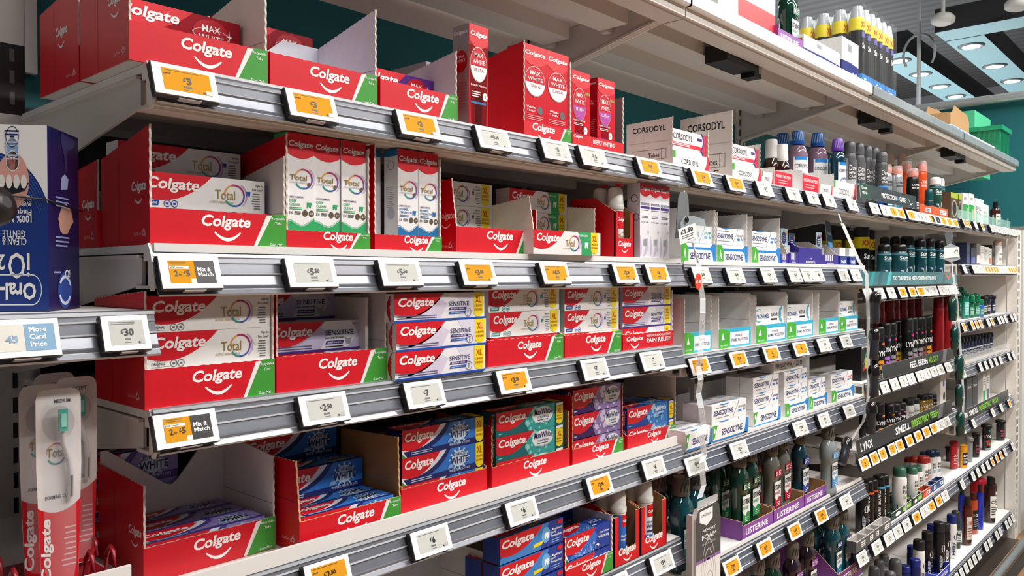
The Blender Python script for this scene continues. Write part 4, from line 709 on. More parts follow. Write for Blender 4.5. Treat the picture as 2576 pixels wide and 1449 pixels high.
def lip_pain(b, fr, w, h): b.text(fr, 'Colgate', w * 0.06, h * 0.50, w * 0.32, h * 0.32, PW, 1, 0.028, 0.16); b.smile(fr, w * 0.22, h * 0.38, w * 0.17, PW, 1); b.text(fr, 'INSTANT AND LASTING', w * 0.45, h * 0.72, w * 0.50, h * 0.14, PW, 1, 0.012); b.text(fr, 'PAIN RELIEF', w * 0.45, h * 0.36, w * 0.50, h * 0.27, PW, 1, 0.022)
tray(x0, Y, S3 + E0, w, 0.156, 0.036, 0.036, 0.13, 'red tray with pain relief wording at the right end of the third shelf', lip=lip_pain, hb=0.12, hsf2=0.13)
for k in range(3): K('sens_pur', x0 + (w - 0.2) / 2, Y + 0.0035, S3 + E0 + TB + 0.0455 * k, ['lowest', 'middle', 'top'][k] + ' purple striped XL sensitive box above the pain relief tray', fit=(x0, w))
# ---- fourth shelf
Y = 0.086; x0, x1 = UX(362, 1430, Y), UX(695, 1350, Y) - 0.002; w = x1 - x0
def vback(w, h): return [(0.003, 0), (w - 0.003, 0), (w - 0.003, h), (w * 0.86, h), (w * 0.60, h * 0.60), (w * 0.55, h * 0.56), (w * 0.50, h * 0.58), (w * 0.06, h), (0.003, h)]
tray(x0, Y, S4 + E0, w, 0.150, 0.047, 0.128, 0.135, 'nearly empty red tray with white notched back, left end of fourth shelf', side=lambda b, fr, d, h: art_side(b, fr, -0.046, 0.055, 0.9), hb=0.150, back=vback, hsf2=0.135, hsb2=0.15)
for i in range(3): K('adv_pur', x0 + 0.0032 + 0.002 * i * 0, Y + 0.0040 + 0.0472 * i, S4 + E0 + TB + (0.0405 if False else 0), ['front', 'middle', 'rear'][i] + ' purple toothpaste box lying flat in the nearly empty tray', rot=None)
for k in range(3): K('adv_pur', x0 - 0.055, Y + 0.155, S4 + E0 + 0.047 * k, ['lowest', 'middle', 'top'][k] + ' shaded purple toothpaste box behind the notched white card')
Y = 0.036; x0, x1 = UX(754, 1380, Y), UX(1008, 1300, Y); w = x1 - x0
def sd42(b, fr, d, h): b.rect(fr, -d + 0.002, 0.072, -0.012, 0.0732, C('#a00e1c', 0.5), 1); art_recy(b, fr, -0.046, 0.014)
tray(x0, Y, S4 + E0, w, 0.156, 0.046, 0.132, 0.128, 'bulky red tray of blue whitening boxes with brown inside, fourth shelf', side=sd42, inn=KRAFT, edge=KRAFTE, hb=0.06, slope=0.010, hsf2=0.140, hsb2=0.135, sl2=0.004)
xx = x0 + 0.0032
for i in range(2): K('adv', xx, Y + 0.0045 + 0.0405 * i, S4 + E0 + TB, ['front', 'second'][i] + ' blue whitening box lying low in the bulky red tray', fit=(x0, w))
for k in range(2): K('adv', xx, Y + 0.0045 + 0.081, S4 + E0 + TB + 0.047 * k, ['lower', 'middle height'][k] + ' blue whitening box halfway back in the bulky red tray', fit=(x0, w))
for k in range(3): K('adv', xx - 0.0, Y + 0.1225 - 0.0 + 0.0, S4 + E0 + TB + 0.047 * k, ['bottom', 'middle', 'top'][k] + ' blue whitening box of the rear stack in the bulky red tray', fit=(x0, w)) if False else None
for k in range(3): K('adv', x0 + 0.0032 - 0.0, Y + 0.156 + 0.002, S4 + E0 + 0.047 * k, ['bottom', 'middle', 'top'][k] + ' blue whitening box behind the bulky red tray', fit=(x0, w))
Y = 0.062
def lipn(cx=0.53): return lambda b, fr, w, h: lip_std(b, fr, w, h, cx, 0.40, False)
x0, x1 = UX(1010, 1290, Y), UX(1224, 1220, Y); w = x1 - x0
tray(x0, Y, S4 + E0, w, 0.15, 0.046, 0.05, 0.12, 'plain red tray under two blue XL whitening boxes, fourth shelf', lip=lipn(0.56), inn=KRAFT, edge=KRAFTE, hb=0.11)
for k in range(3): K('adv_xl', x0 + (w - 0.2) / 2, Y + 0.0035, S4 + E0 + TB + 0.0463 * k, ['hidden lowest', 'lower', 'upper'][k] + ' blue XL whitening box with yellow tab, fourth shelf', fit=(x0, w))
x0, x1 = UX(1237, 1215, Y), UX(1432, 1165, Y); w = x1 - x0
tray(x0, Y, S4 + E0, w, 0.15, 0.044, 0.12, 0.13, 'red tray of teal crystal toothpaste boxes, fourth shelf', lip=lipn(), inn=KRAFT, edge=KRAFTE, hb=0.11)
for k in range(3): K('mw_teal', x0 + (w - 0.2) / 2, Y + 0.0035, S4 + E0 + TB + 0.0463 * k, ['hidden lowest', 'lower', 'upper'][k] + ' teal XL toothpaste box with ice crystals, fourth shelf', fit=(x0, w))
x0, x1 = UX(1440, 1160, Y), UX(1567, 1125, Y); w = x1 - x0
tray(x0, Y, S4 + E0, w, 0.15, 0.038, 0.15, 0.145, 'red tray of purple sparkle toothpaste boxes, fourth shelf', inn=RED, edge=KRAFTE, hb=0.11, hsf2=0.152)
sc = (w - 0.008) / 0.16
for k in range(3):
    o = K('mw_pur', x0 + 0.004, Y + 0.0035, S4 + E0 + TB + 0.0525 * k - (0.008 if False else 0), ['lowest', 'middle', 'upper'][k] + ' purple toothpaste box with sparkles, fourth shelf'); o.scale = (sc, 1, 0.98)
x0, x1 = UX(1578, 1115, Y), UX(1700, 1085, Y); w = x1 - x0
tray(x0, Y, S4 + E0, w, 0.15, 0.036, 0.036, 0.12, 'red tray of blue cooling toothpaste with pale card wall, right end of fourth shelf', hb=0.11, hsf2=0.155, hsb2=0.16, inn=C('#d8cfc4', 0.7))
sc = (w - 0.008) / 0.2
for k in range(2): o = K('mfresh', x0 + 0.004, Y + 0.0035, S4 + E0 + TB + 0.0465 * k, ['lower', 'upper'][k] + ' bright blue XL toothpaste box beside the pale card wall'); o.scale = (sc, 1, 1)
o = K('mfresh', x0 + 0.004, Y + 0.06, S4 + E0 + TB, 'lower blue XL toothpaste box of the rear row by the pale card wall'); o.scale = (sc, 1, 1)
o = K('mfresh', x0 + 0.004, Y + 0.06, S4 + E0 + TB + 0.0465, 'upper blue XL toothpaste box of the rear row by the pale card wall'); o.scale = (sc, 1, 1)
# ---- fifth shelf
Y = 0.016; x0, x1 = UX(1257, 1400, Y), UX(1418, 1400, Y); w = x1 - x0; sc = (w - 0.002) / 0.172
tray(UX(1040, 1440, Y + 0.02), Y + 0.02, S5 + E0, UX(1250, 1440, Y + 0.02) - UX(1040, 1440, Y + 0.02), 0.15, 0.05, 0.09, 0.10, 'empty white lined red tray on the lowest visible toothpaste shelf', hsf2=0.110, hsb2=0.112, hb=0.09)
for k in range(3): o = K('cav', x0, Y, S5 + E0 + 0.0505 * k - 0.0, ['bottom', 'middle', 'top'][k] + ' navy and red cavity protection box of the front stack, lowest shelf'); o.scale = (sc, 1, 0.93)
for k in range(2): o = K('cav', x0, Y + 0.046, S5 + E0 + 0.0505 * k, ['bottom', 'upper'][k] + ' navy cavity protection box behind the front stack, lowest shelf'); o.scale = (sc, 1, 0.93)
x0, x1 = UX(1422, 1400, Y), UX(1541, 1360, Y); w = x1 - x0; sc = (w - 0.008) / 0.172
tray(x0, Y, S5 + E0, w, 0.15, 0.040, 0.105, 0.115, 'red tray of blue deep clean boxes on the lowest visible shelf', hb=0.10, inn=C('#dcd9dc', 0.7), hsf2=0.115)
for k in range(2): o = K('deepw', x0 + 0.004, Y + 0.0035, S5 + E0 + TB + 0.0505 * k, ['lower', 'upper'][k] + ' front blue deep clean box on the lowest visible shelf'); o.scale = (sc, 1, 0.95)
for k in range(3): o = K('deepw', x0 + 0.004 - 0.0, Y + 0.100, S5 + E0 + TB + 0.0505 * k, ['lower', 'middle', 'top'][k] + ' rear blue deep clean box in shade on the lowest visible shelf'); o.scale = (sc * 0.97, 1, 0.95)
for (ua, ub, fn, key, lab) in ((1545, 1610, PCAV, 'pcav', 'blue pump tube'), (1612, 1677, PADV, 'padv', 'white and blue pump tube')):
    x0, x1 = UX(ua, 1380, Y), UX(ub, 1360, Y); w = x1 - x0
    utray(x0, Y, S5 + E0, w, 0.12, 0.105, 0.125, f'red cut-out tray holding a {lab}, lowest visible shelf'); pumps(x0, Y + 0.001, S5 + E0 + TB, w, 0.12, fn, key, lab + ' on the lowest visible shelf')
# ============================================================ electronic price tags clipped to the rails
TY = C('#dd9708', 0.9, noise=0.01); TG = C('#c9cac4', 0.9, noise=0.01); TK = C('#1b1b1d', 0.45, noise=0); TB2 = C('#6f9fc4', 0.4, noise=0.01); TBZ = C('#fafaf8', 0.35, noise=0); THK = C('#16171a', 0.4)
TILT = -math.atan(0.0195 / 0.0525)
def price_text(b, fr, t, cx, y, h, m, k=3):
    if t.startswith('£'):
        main, _, dec = t[1:].partition('.'); hw = h * 0.62 * len(main); dw = h * 0.62 * 0.62 * (len(dec) + 0.35) if dec else 0; W_ = h * 0.42 + hw + dw; x = cx - W_ / 2
        b.text(fr, '£', x, y + h * 0.34, h * 0.36, h * 0.58, m, k, 0.03); b.text(fr, main, x + h * 0.42, y, hw, h, m, k, 0.03)
        if dec: b.text(fr, '.' + dec, x + h * 0.45 + hw, y + h * 0.30, dw, h * 0.62, m, k, 0.03)
def tag_screen(kind, price, w, h):
    b = B(); fr = front(0, -0.0106, 0); x0, x1, y0, y1 = w * 0.14, w * 0.90, h * 0.15, h * 0.86
    if w < 0.066: x0, x1 = w * 0.15, w * 0.88
    sw, sh = x1 - x0, y1 - y0; rnd = random.Random(price + kind)
    bg = {'y': TY, 'g': TG, 'mix': TY, 'b': C('#d9d6cc', 0.4), 'k': TK, 'm': TY}[kind]
    b.rect(fr, x0, y0, x1, y1, bg, 1)
    if kind == 'mix':
        xm = x0 + sw * 0.56; b.rect(fr, xm, y0, x1, y1, TK, 2); b.text(fr, 'Mix &', xm + sw * 0.05, y0 + sh * 0.52, sw * 0.30, sh * 0.19, PW, 3, 0.025); b.text(fr, 'Match', xm + sw * 0.05, y0 + sh * 0.30, sw * 0.34, sh * 0.18, PW, 3, 0.025)
        b.text(fr, '2', x0 + sw * 0.10, y0 + sh * 0.31, sw * 0.075, sh * 0.25, TK, 3, 0.02); b.text(fr, 'for', x0 + sw * 0.19, y0 + sh * 0.34, sw * 0.07, sh * 0.10, TK, 3, 0.01); price_text(b, fr, '£5', x0 + sw * 0.37, y0 + sh * 0.31, sh * 0.26, TK)
        b.rect(fr, x0 + sw * 0.01, y0 + sh * 0.63, x0 + sw * 0.44, y0 + sh * 0.75, C('#efece2'), 2); b.text(fr, '£4.50', x0 + sw * 0.03, y0 + sh * 0.66, sw * 0.10, sh * 0.07, TK, 3, 0.015); b.lines(fr, x0 + sw * 0.16, y0 + sh * 0.68, sw * 0.16, 1, 0, sh * 0.02, GRY, 3)
        b.lines(fr, x0 + sw * 0.04, y0 + sh * 0.92, sw * 0.46, 2, sh * 0.08, sh * 0.03, C('#7a5a10'), 2, 7); b.rect(fr, xm - sw * 0.12, y0, xm, y0 + sh * 0.2, C('#efece2'), 2)
    elif kind == 'b':
        xm = x0 + sw * 0.5; b.rect(fr, xm, y0, x1 + w * 0.03, y1, TB2, 2); 
        for i, t in enumerate(('More', 'Card', 'Price')): b.text(fr, t, xm + sw * 0.08, y0 + sh * (0.70 - 0.28 * i), None, sh * 0.20, PW, 3, 0.025)
        b.text(fr, '45', x0 + sw * 0.16, y0 + sh * 0.32, sw * 0.22, sh * 0.27, C('#7fa6c6'), 3, 0.03)
    else:
        ink = PW if kind == 'k' else TK; cx = x0 + sw * 0.5; ph = sh * (0.34 if w > 0.066 else 0.30)
        if len(price) > 5: ph *= 0.9
        b.lines(fr, x0 + sw * 0.05, y1 - sh * 0.10, sw * 0.88, 1 if w > 0.066 else 2, sh * 0.07, sh * 0.030, C('#6a5418') if kind == 'y' else GRY, 2, 9)
        if kind in 'ym': b.text(fr, '£' + rnd.choice(['5.50', '6.00', '4.25', '12.00']), x0 + sw * 0.02, y1 - sh * 0.30, sw * 0.16, sh * 0.09, TK, 2, 0.01, 0.1, res=1); b.rect(fr, x0 + sw * 0.02, y1 - sh * 0.26, x0 + sw * 0.18, y1 - sh * 0.245, TK, 3)
        if kind == 'm': b.rect(fr, cx, y0, x1, y1, TK, 2)
        elif price: price_text(b, fr, price, cx, y0 + sh * 0.36, ph, ink)
        b.lines(fr, cx - sw * 0.09, y0 + sh * 0.19, sw * 0.18, 1, 0, sh * 0.085, C('#4d4a42') if kind == 'y' else GRY, 2); b.lines(fr, cx - sw * 0.10, y0 + sh * 0.08, sw * 0.2, 1, 0, sh * 0.03, GRY, 2)
        b.rect(fr, x1 - sw * 0.20, y0 + sh * 0.03, x1 - sw * 0.15, y0 + sh * 0.12, TK, 2); b.rect(fr, x1 - sw * 0.125, y0 + sh * 0.01, x1 - sw * 0.01, y0 + sh * 0.20, C('#e9e6da') if kind == 'y' else C('#b9bab4'), 2)
    return b
def tag_body(w, h):
    a = B(); a.box(-0.0008, w + 0.0008, -0.0090, 0, -0.0008, h + 0.0006, THK); a.box(w * 0.36, w * 0.72, -0.0080, -0.001, -0.0022, -0.0008, C('#b9b2ae', 0.4))
    c = B(); c.box(0, w, -0.0106, -0.0090, 0, h, TBZ); fr = front(0, -0.0106, 0)
    c.ring(fr, w * 0.06, h * 0.80, w * 0.012, w * 0.018, 90, 300, C('#d9d9d6'), 1, 8)
    return a, c
_tagn = {}
def price_tag(bay, row, u0, u1, kind, price, where, v=700):
    zr = SHELVES[bay][row][1]; z = zr + 0.0065; yy = 0.0005; v = CY
    xa, xb = atY(u0, v, -0.006).x, atY(u1, v, -0.006).x; tag_x(bay, row, xa, xb - xa, kind, price, where)
def tag_x(bay, row, x, w, kind, price, where):
    w = round(w, 4); h = 0.0415; z = SHELVES[bay][row][1] + 0.0065
    col = {'y': 'yellow', 'g': 'grey', 'mix': 'two tone', 'b': 'pale blue', 'k': 'black', 'm': 'half yellow'}[kind]
    lab = f'{col} price tag' + (f' reading {price}' if price and kind not in ('mix', 'b') else ' two for £5' if kind == 'mix' else '') + f', {where}'
    g = root('price_tag', lab, 'price tag', 'electronic price tags on the shelf edges', (x, -0.0028, z), rot=(TILT, 0, 0))
    key = ('tb', w)
    if key not in _proto: a, c = tag_body(w, h); _proto[key] = (a.mesh('housing'), c.mesh('bezel'))
    part('housing', _proto[key][0], g); p = part('bezel', _proto[key][1], g)
    k2 = ('ts', w, kind, price)
    if k2 not in _proto: _proto[k2] = tag_screen(kind, price, w, h).mesh('screen')
    part('screen', _proto[k2], p)
BN = {0: 'toothbrush bay', 1: 'red toothpaste bay', 2: 'white toothpaste bay', 3: 'deodorant bay', 4: 'end bay'}
TAGS = {(1, 0): '390 549 y £3;727 848 y £3;1005 1105 y £3;1203 1283 g £9.50;1366 1434 g £8;1462 1525 g £16;1607 1662 y £10',
 (1, 1): '404 556 mix £5;724 846 g £5.50;959 1060 g £5.50;1162 1246 y £3.50;1364 1432 y £4.25;1547 1604 y £3.50;1630 1682 y £4',
 (1, 2): '388 545 mix £5;756 875 g £2.50;1022 1117 g £7;1255 1333 y £3.50;1467 1530 g £7;1616 1670 g £7',
 (1, 3): '768 880 y £2.50;1038 1132 g £6;1278 1352 g £6;1482 1540 y £2.50;1622 1674 g £6', (1, 4): '1525 1585 g £3;1643 1696 g £3.50',
 (0, 0): '-40 150 b £45;258 375 g £30',
 (2, 0): '1743 1790 y £2.50;1831 1871 y £3.50;1906 1943 g £3.50;1980 2013 g £5.25;2030 2059 g £5.25;2073 2100 g £5.25;2132 2156 g £9',
 (2, 1): '1746 1788 g £6.50;1832 1872 g £6.50;1918 1952 g £6.50;1986 2016 g £2.25;2019 2047 g £2.25;2048 2072 g £1.50;2112 2136 g £3;2143 2166 g £2.50',
 (2, 2): '1739 1786 y £2.50;1841 1880 y £2.50;1925 1962 y £4;2000 2033 y £4;2061 2090 g £5.50;2118 2143 g £5.50',
 (2, 3): '1729 1778 g £2.55;1843 1883 g £2.55;2001 2033 g £3.50;2064 2090 g £3.50;2128 2152 g £5.50',
 (2, 4): '1827 1866 y £2.50;1912 1947 y £2.50;1990 2019 y £4.25;2058 2084 y £4.25;2120 2146 g £6.25',
 (3, 0): '2189 2211 g £7;2216 2237 g £5;2237 2256 y £3;2256 2275 y £3;2282 2301 y £3;2301.5 2317 g £5;2319 2335 g £5;2336 2351 m £4;2352 2365 k £3;2366 2380 y £3;2381 2395 y £3;2396 2409 y £3',
 (3, 1): '2175 2196 g £4;2204 2226 g £4;2234 2253 g £2.50;2263 2281 y £2.50;2288 2305 y £2.50;2308 2326 y £2.50;2327 2342 g £5;2343 2359 g £5;2363 2378 g £3;2379 2393 g £3;2394 2409 g £3',
 (3, 2): '2195 2213 g £5;2219 2238 g £5;2244 2263 g £5;2267 2284 g £5;2286 2304 g £5;2309 2327 g £5;2328 2342 g £5;2344 2359 g £5;2361 2376 g £5;2381 2395 g £5',
 (3, 3): '2168 2190 y £3;2195 2213 y £3;2216 2233 y £3;2240 2257 y £3;2259 2276 y £3;2284 2300 y £3;2306 2322 y £3;2327 2342 y £3;2346 2360 y £3;2361 2376 g £5;2377 2393 g £5',
 (3, 4): '2164 2187 g £2.55;2202 2224 g £2.25;2232 2253 g £2.25;2255 2274 g £2.25;2278 2296 g £3.25;2303 2320 y £3.50;2323 2340 g £5;2341 2356 y £3.50;2360 2374 y £3.50;2376 2390 g £5'}
for (bay, row), txt in TAGS.items():
    for i, e in enumerate(txt.split(';')):
        a, c, k, p = e.split(); price_tag(bay, row, float(a), float(c), k, p, f'{ORD[i]} from left, {ROWN[row]} shelf edge, {BN[bay]}')
L4 = {0: 'yy.g.y..gggggggggg', 1: 'g..ggggyyyyyggggyyyy', 2: 'y.yyy.gy.ggg.gg', 3: 'g..ggggg.gg', 4: 'y.g...g.g.y.', 5: 'g.ggggyyyg.g', 6: 'ggggg.gg.gg.ggg'}
for row, pat in L4.items():
    n = len(pat); st = 1.235 / n; ww = min(0.054, st * 0.93)
    for i, ch in enumerate(pat):
        if ch != '.': tag_x(4, row, 4.172 + i * st, ww, ch, '£' + str(2 + (i * 3) % 7), f'{ORD[len([c for c in pat[:i] if c != "."])]} from left, {ROWN[row]} shelf edge, {BN[4]}')
for i, ch in enumerate('y.g.gg'):
    if ch != '.': tag_x(3, 5, 3.75 + 0.068 * i, 0.055, ch, '£3', f'{ORD[len([c for c in "y.g.gg"[:i] if c != "."])]} from left, bottom shelf edge, {BN[3]}')
# ============================================================ navy box and toothbrushes at the far left
OB = C('#1d3a86', 0.3); OBD = C('#1b1a4e', 0.3); g = root('toothbrush_box', 'large navy and white electric toothbrush box standing upside down at the left edge', 'box', None, None or (0, 0, 0))
zb = SHELVES[0][0][0] + 0.0006; cx = atY(121, 550, 0.06); hB = atY(124, 316, 0.06).z - zb
g.location = (cx.x, 0.06, zb); g.rotation_euler = (0, 0, math.radians(-40))      # local origin: the near right vertical edge
w1, w2 = 0.125, 0.088
b = B(); b.box(-w1, 0, 0, w2, 0, hB, OB, mr=OBD, mt=PW, mb=OBD); fr = front(); fr.u = Vector((0.58, 0, 0)); H_ = hB
b.p2(fr, [(-w1, H_)] + [(-w1, H_ * 0.86)] + bez((-w1, H_ * 0.86), (-0.030, H_ * 0.86), (-0.0005, H_ * 0.58), 14) + [(-0.0005, H_)], PW, 1)
for q in range(5): 
    P = bez((-w1, H_ * (0.845 - 0.018 * q)), (-0.033 - 0.003 * q, H_ * (0.845 - 0.018 * q)), (-0.003 - 0.003 * q, H_ * (0.57 - 0.01 * q)), 12)
    for i in range(12): b.p2(fr, [P[i], P[i + 1], (P[i + 1][0], P[i + 1][1] + 0.0006), (P[i][0], P[i][1] + 0.0006)], C('#6f8fd0', 0.3), 2)
def ut(t, x, y, w, h, m, k=3, **q): b.text(fr, t, x, y, w, h, m, k, q.get('bold', 0.02), 0, res=2, rot=math.pi)
ut('Oral-B', -0.023, H_ * 0.155, 0.085, 0.020, PW, bold=0.03)
for a0, a1, c in ((90, 270, -0.103), (-90, 90, -0.030)): b.ring(fr, c, H_ * 0.115, 0.0165, 0.0178, a0, a1, PW, 3, 12)
b.rect(fr, -0.103, H_ * 0.115 + 0.0165, -0.030, H_ * 0.115 + 0.0178, PW, 3); b.rect(fr, -0.103, H_ * 0.115 - 0.0178, -0.030, H_ * 0.115 - 0.0165, PW, 3)
ut('iO', -0.034, H_ * 0.315, 0.040, 0.030, PW, bold=0.01); ut('2', -0.080, H_ * 0.305, 0.014, 0.018, PW); ut('CLEAN &', -0.040, H_ * 0.395, 0.045, 0.0085, PW, bold=0.008); ut('GENTLE', -0.042, H_ * 0.435, 0.042, 0.0085, PW, bold=0.008)
ut('100% More', -0.030, H_ * 0.515, 0.062, 0.0085, PW); ut('Plaque Removal', -0.030, H_ * 0.555, 0.088, 0.0085, PW); ut('even in', -0.030, H_ * 0.59, 0.030, 0.007, PW, bold=0.008); ut('hard-to-reach areas', -0.030, H_ * 0.622, 0.088, 0.007, PW, bold=0.008)
b.disc(fr, -0.064, H_ * 0.70, 0.030, 0.032, C('#e2a79c', 0.4), 3, 28); b.p2(fr, [(-0.094, H_ * 0.69), (-0.034, H_ * 0.69), (-0.042, H_ * 0.645), (-0.064, H_ * 0.628), (-0.086, H_ * 0.645)], C('#20242c', 0.3), 4)
for i in range(4): b.disc(fr, -0.084 + 0.0135 * i, H_ * 0.695, 0.0058, 0.008, C('#f2efe8', 0.3), 5, 12)
for y, m in ((0.805, BLACK), (0.875, C('#8fb0dc')), (0.935, PW)): b.disc(fr, -0.064, H_ * y, 0.0118, 0.0118, m, 3, 20); b.ring(fr, -0.064, H_ * y, 0.0112, 0.0122, 0, 360, PW if y < 0.9 else NAVY, 4, 20); b.lines(fr, -0.078, H_ * (y + 0.026), 0.028, 2, 0.004, 0.0018, C('#c9d6ee') if y < 0.9 else NAVY, 4)
b.disc(fr, -0.064, H_ * 0.805, 0.0012, 0.004, RED, 5, 8); b.rect(fr, -0.068, H_ * 0.93, -0.060, H_ * 0.94, NAVY, 5)
part('carton', b, g)
b = B(); sf = rightf(0.0002, 0, 0); 
b.disc(sf, w2 * 0.5, H_ * 0.11, 0.020, 0.022, C('#2d4a9c', 0.3), 1, 24); b.ring(sf, w2 * 0.5, H_ * 0.11, 0.014, 0.018, 20, 150, C('#d9e2f4', 0.3), 2, 12); b.ring(sf, w2 * 0.5, H_ * 0.11, 0.014, 0.018, 200, 330, C('#d9e2f4', 0.3), 2, 12)
b.text(sf, 'iO', w2 * 0.66, H_ * 0.225, 0.014, 0.010, PW, 2, 0.01, rot=math.pi); b.lines(sf, w2 * 0.15, H_ * 0.205, 0.02, 1, 0, 0.002, C('#8b9ad0'), 2); b.lines(sf, w2 * 0.22, H_ * 0.40, 0.04, 3, 0.005, 0.002, C('#8b9ad0'), 2); b.lines(sf, w2 * 0.22, H_ * 0.62, 0.04, 3, 0.005, 0.002, C('#8b9ad0'), 2)
SKIN = C('#c99a86', 0.5); b.p2(sf, [(w2 * x, H_ * y) for x, y in ((0.36, 0.44), (0.44, 0.425), (0.60, 0.43), (0.72, 0.48), (0.80, 0.50), (0.72, 0.565), (0.55, 0.60), (0.40, 0.57), (0.30, 0.51))], SKIN, 1); b.p2(sf, [(w2 * x, H_ * y) for x, y in ((0.40, 0.67), (0.60, 0.68), (0.64, 0.74), (0.52, 0.765), (0.40, 0.735))], C('#9aa6cc', 0.4), 1)
b.p2(sf, [(w2 * x, H_ * y) for x, y in ((0.56, 0.765), (0.52, 0.85), (0.42, 0.93), (0.42, 0.99), (0.85, 0.98), (0.86, 0.94), (0.62, 0.90))], C('#3d3a72', 0.3), 1)
part('side_print', b, g)
b = B(); pc = [(-0.135, -0.003, H_ * 0.66), (-0.07, -0.0022, H_ * 0.63), (-0.0, -0.0022, H_ * 0.60), (0.004, 0.02, H_ * 0.585), (0.004, w2, H_ * 0.57)]; b.tube(pc, 0.0011, BLACK, 6); b.lathe([(0.0, 0), (0.020, 0.004), (0.027, 0.018), (0.027, 0.034), (0.016, 0.045)], 18, BLACK, c=(-0.120, -0.032)) if False else None
part('security_cord', b, g)
b = B(); pr = [(0.006, -0.018), (0.017, -0.014), (0.020, -0.006), (0.020, 0.006), (0.017, 0.014), (0.006, 0.018)]; b.lathe(pr, 20, BLACK); pp = atY(-8, 530, 0.0); solo('security_puck', b, 'round black security tag at the left edge in front of the navy box', 'security tag', None, (atY(-22, 520, -0.05).x, -0.05, atY(0, 522, -0.05).z), rot=(1.3, 0, 0.6))
# toothbrush packs in a red plastic stand
CLEAR = C('#dfe6ea', 0.10, noise=0, alpha=0.10); zt = SHELVES[0][1][0] + 0.0006
def brush_pack(text):
    def f():
        w, h = 0.058, 0.232; c = B(); pts = [(-w * 0.40, 0), (w * 0.40, 0), (w * 0.45, h * 0.3), (w * 0.5, h * 0.62), (w * 0.5, h - 0.012)] + [(w * 0.5 - 0.012 + 0.012 * math.cos(t), h - 0.012 + 0.012 * math.sin(t)) for t in (0.5, 1.0, 1.57)] + [(-w * 0.5 + 0.012 - 0.012 * math.cos(t), h - 0.012 + 0.012 * math.sin(t)) for t in (1.57, 1.0, 0.5)] + [(-w * 0.5, h - 0.012), (-w * 0.5, h * 0.62), (-w * 0.45, h * 0.3)]
        fr = front(); c.prism(fr, pts, 0.0012, C('#e8e2e2', 0.3), PW, PW); top = h * 0.44
        c.p2(fr, [(-w * 0.395, 0.001), (w * 0.395, 0.001), (w * 0.45, h * 0.30), (w * 0.475, top)] + bez((w * 0.475, top), (0, top - 0.022), (-w * 0.475, top - 0.004))[1:] + [(-w * 0.45, h * 0.30)], RED, 1)
        c.text(fr, 'Colgate', -w * 0.14, 0.012, 0.072, 0.016, PW, 3, 0.028, 0.12, res=3, rot=math.pi / 2); c.lines(fr, w * 0.02, h * 0.30, w * 0.34, 8, 0.0062, 0.0018, C('#f0b4b8'), 3, 4, 'r')
        c.text(fr, 'FOAMING CLEAN', 0, top + 0.004, w * 0.62, 0.0042, C('#2f3a52'), 3, 0.012, al='c'); ringlogo(c, fr, -w * 0.06, h * 0.68, w * 0.22, 3); c.text(fr, 'Total', -w * 0.06, h * 0.665, w * 0.42, 0.010, C('#7a6a50'), 5, 0.008, al='c', res=3)
        c.text(fr, text, w * 0.08, h * 0.93, w * 0.36, 0.0045, GRY, 3, 0.012, al='c'); c.disc(fr, 0, h * 0.83, w * 0.36, h * 0.085, C('#c9bfc0', 0.3), 1, 24)
        k = B(); k.tube([(0.012, -0.006, 0.105), (0.0125, -0.0075, 0.13), (0.010, -0.008, 0.15), (0.003, -0.009, 0.17), (0.0, -0.009, 0.20)], 0.0040, C('#d5cfd0', 0.25, 0.2), 10); k.tube([(0.0125, -0.0105, 0.108), (0.0128, -0.0118, 0.132)], 0.0012, C('#7c6f70', 0.3), 6)
        n = B(); n.box(-0.005, 0.006, -0.018, -0.0135, 0.185, 0.210, C('#1fa894', 0.35)); n.box(-0.003, 0.004, -0.0195, -0.018, 0.19, 0.205, C('#8fd9cc', 0.35))
        s = B(); s.lathe([(0.018, 0.01), (0.022, 0.03), (0.022, 0.15), (0.024, 0.165), (0.024, 0.205), (0.018, 0.216)], 24, CLEAR, sy=0.95, c=(0.0, -0.0), sx=0.95)
        s2 = B(); rows = s; s2.v = [(x, min(y, -0.0025), z) for x, y, z in s.v]; s2.f, s2.m, s2.mats, s2.sm = s.f, s.m, s.mats, s.sm
        return [('backing_card', c, None), ('toothbrush', k, None), ('bristles', n, 1), ('blister', s2, None)]
    return f
for (u, v, Y, key, t, lab) in ((147, 978, 0.0, 'bpm', 'MEDIUM', 'front toothbrush pack with green bristles, medium, left of the original toothpaste tray'), (104, 968, 0.055, 'bps', 'SOFT', 'soft toothbrush pack at left, half hidden by the medium one'),
                          (192, 948, 0.06, 'bps', 'SOFT', 'soft toothbrush pack with torn hole, right of the medium one'), (138, 938, 0.105, 'bps', 'SOFT', 'rearmost toothbrush pack, only its pale top showing')):
    Y += 0.048; p = atY(u, v, Y); o = place(key, brush_pack(t), 'toothbrush_pack', lab, 'toothbrush', 'hanging toothbrush packs', (p.x, Y, p.z - 0.232)); o.scale = (0.82, 0.82, 1)
pz = atY(147, 978, 0.048).z - 0.232; g = root('brush_stand', 'dark red plastic stand with curved prongs holding the toothbrush packs', 'stand', None, (0, 0, 0)); RP = C('#8f1826', 0.3)
b = B(); xa, xb = atY(40, 1440, 0.03).x, atY(290, 1400, 0.05).x; b.box(xa, xb, 0.025, 0.18, pz - 0.006, pz - 0.001, RP); part('tray', b, g)
b = B(); b.box(xa + 0.01, xb - 0.01, 0.03, 0.17, zt, pz - 0.0061, RP) if pz - 0.0061 > zt else None; part('foot', b, g) if b.f else None
for xx in (xa + 0.004, xb - 0.004, xb - 0.028):
    for y in (0.07, 0.125): b = B(); b.tube([(xx, y, pz - 0.001), (xx, y - 0.004, pz + 0.022), (xx, y - 0.016, pz + 0.034), (xx, y - 0.026, pz + 0.030), (xx, y - 0.026, pz + 0.012)], 0.0028, RP, 8); part('prong', b, g)

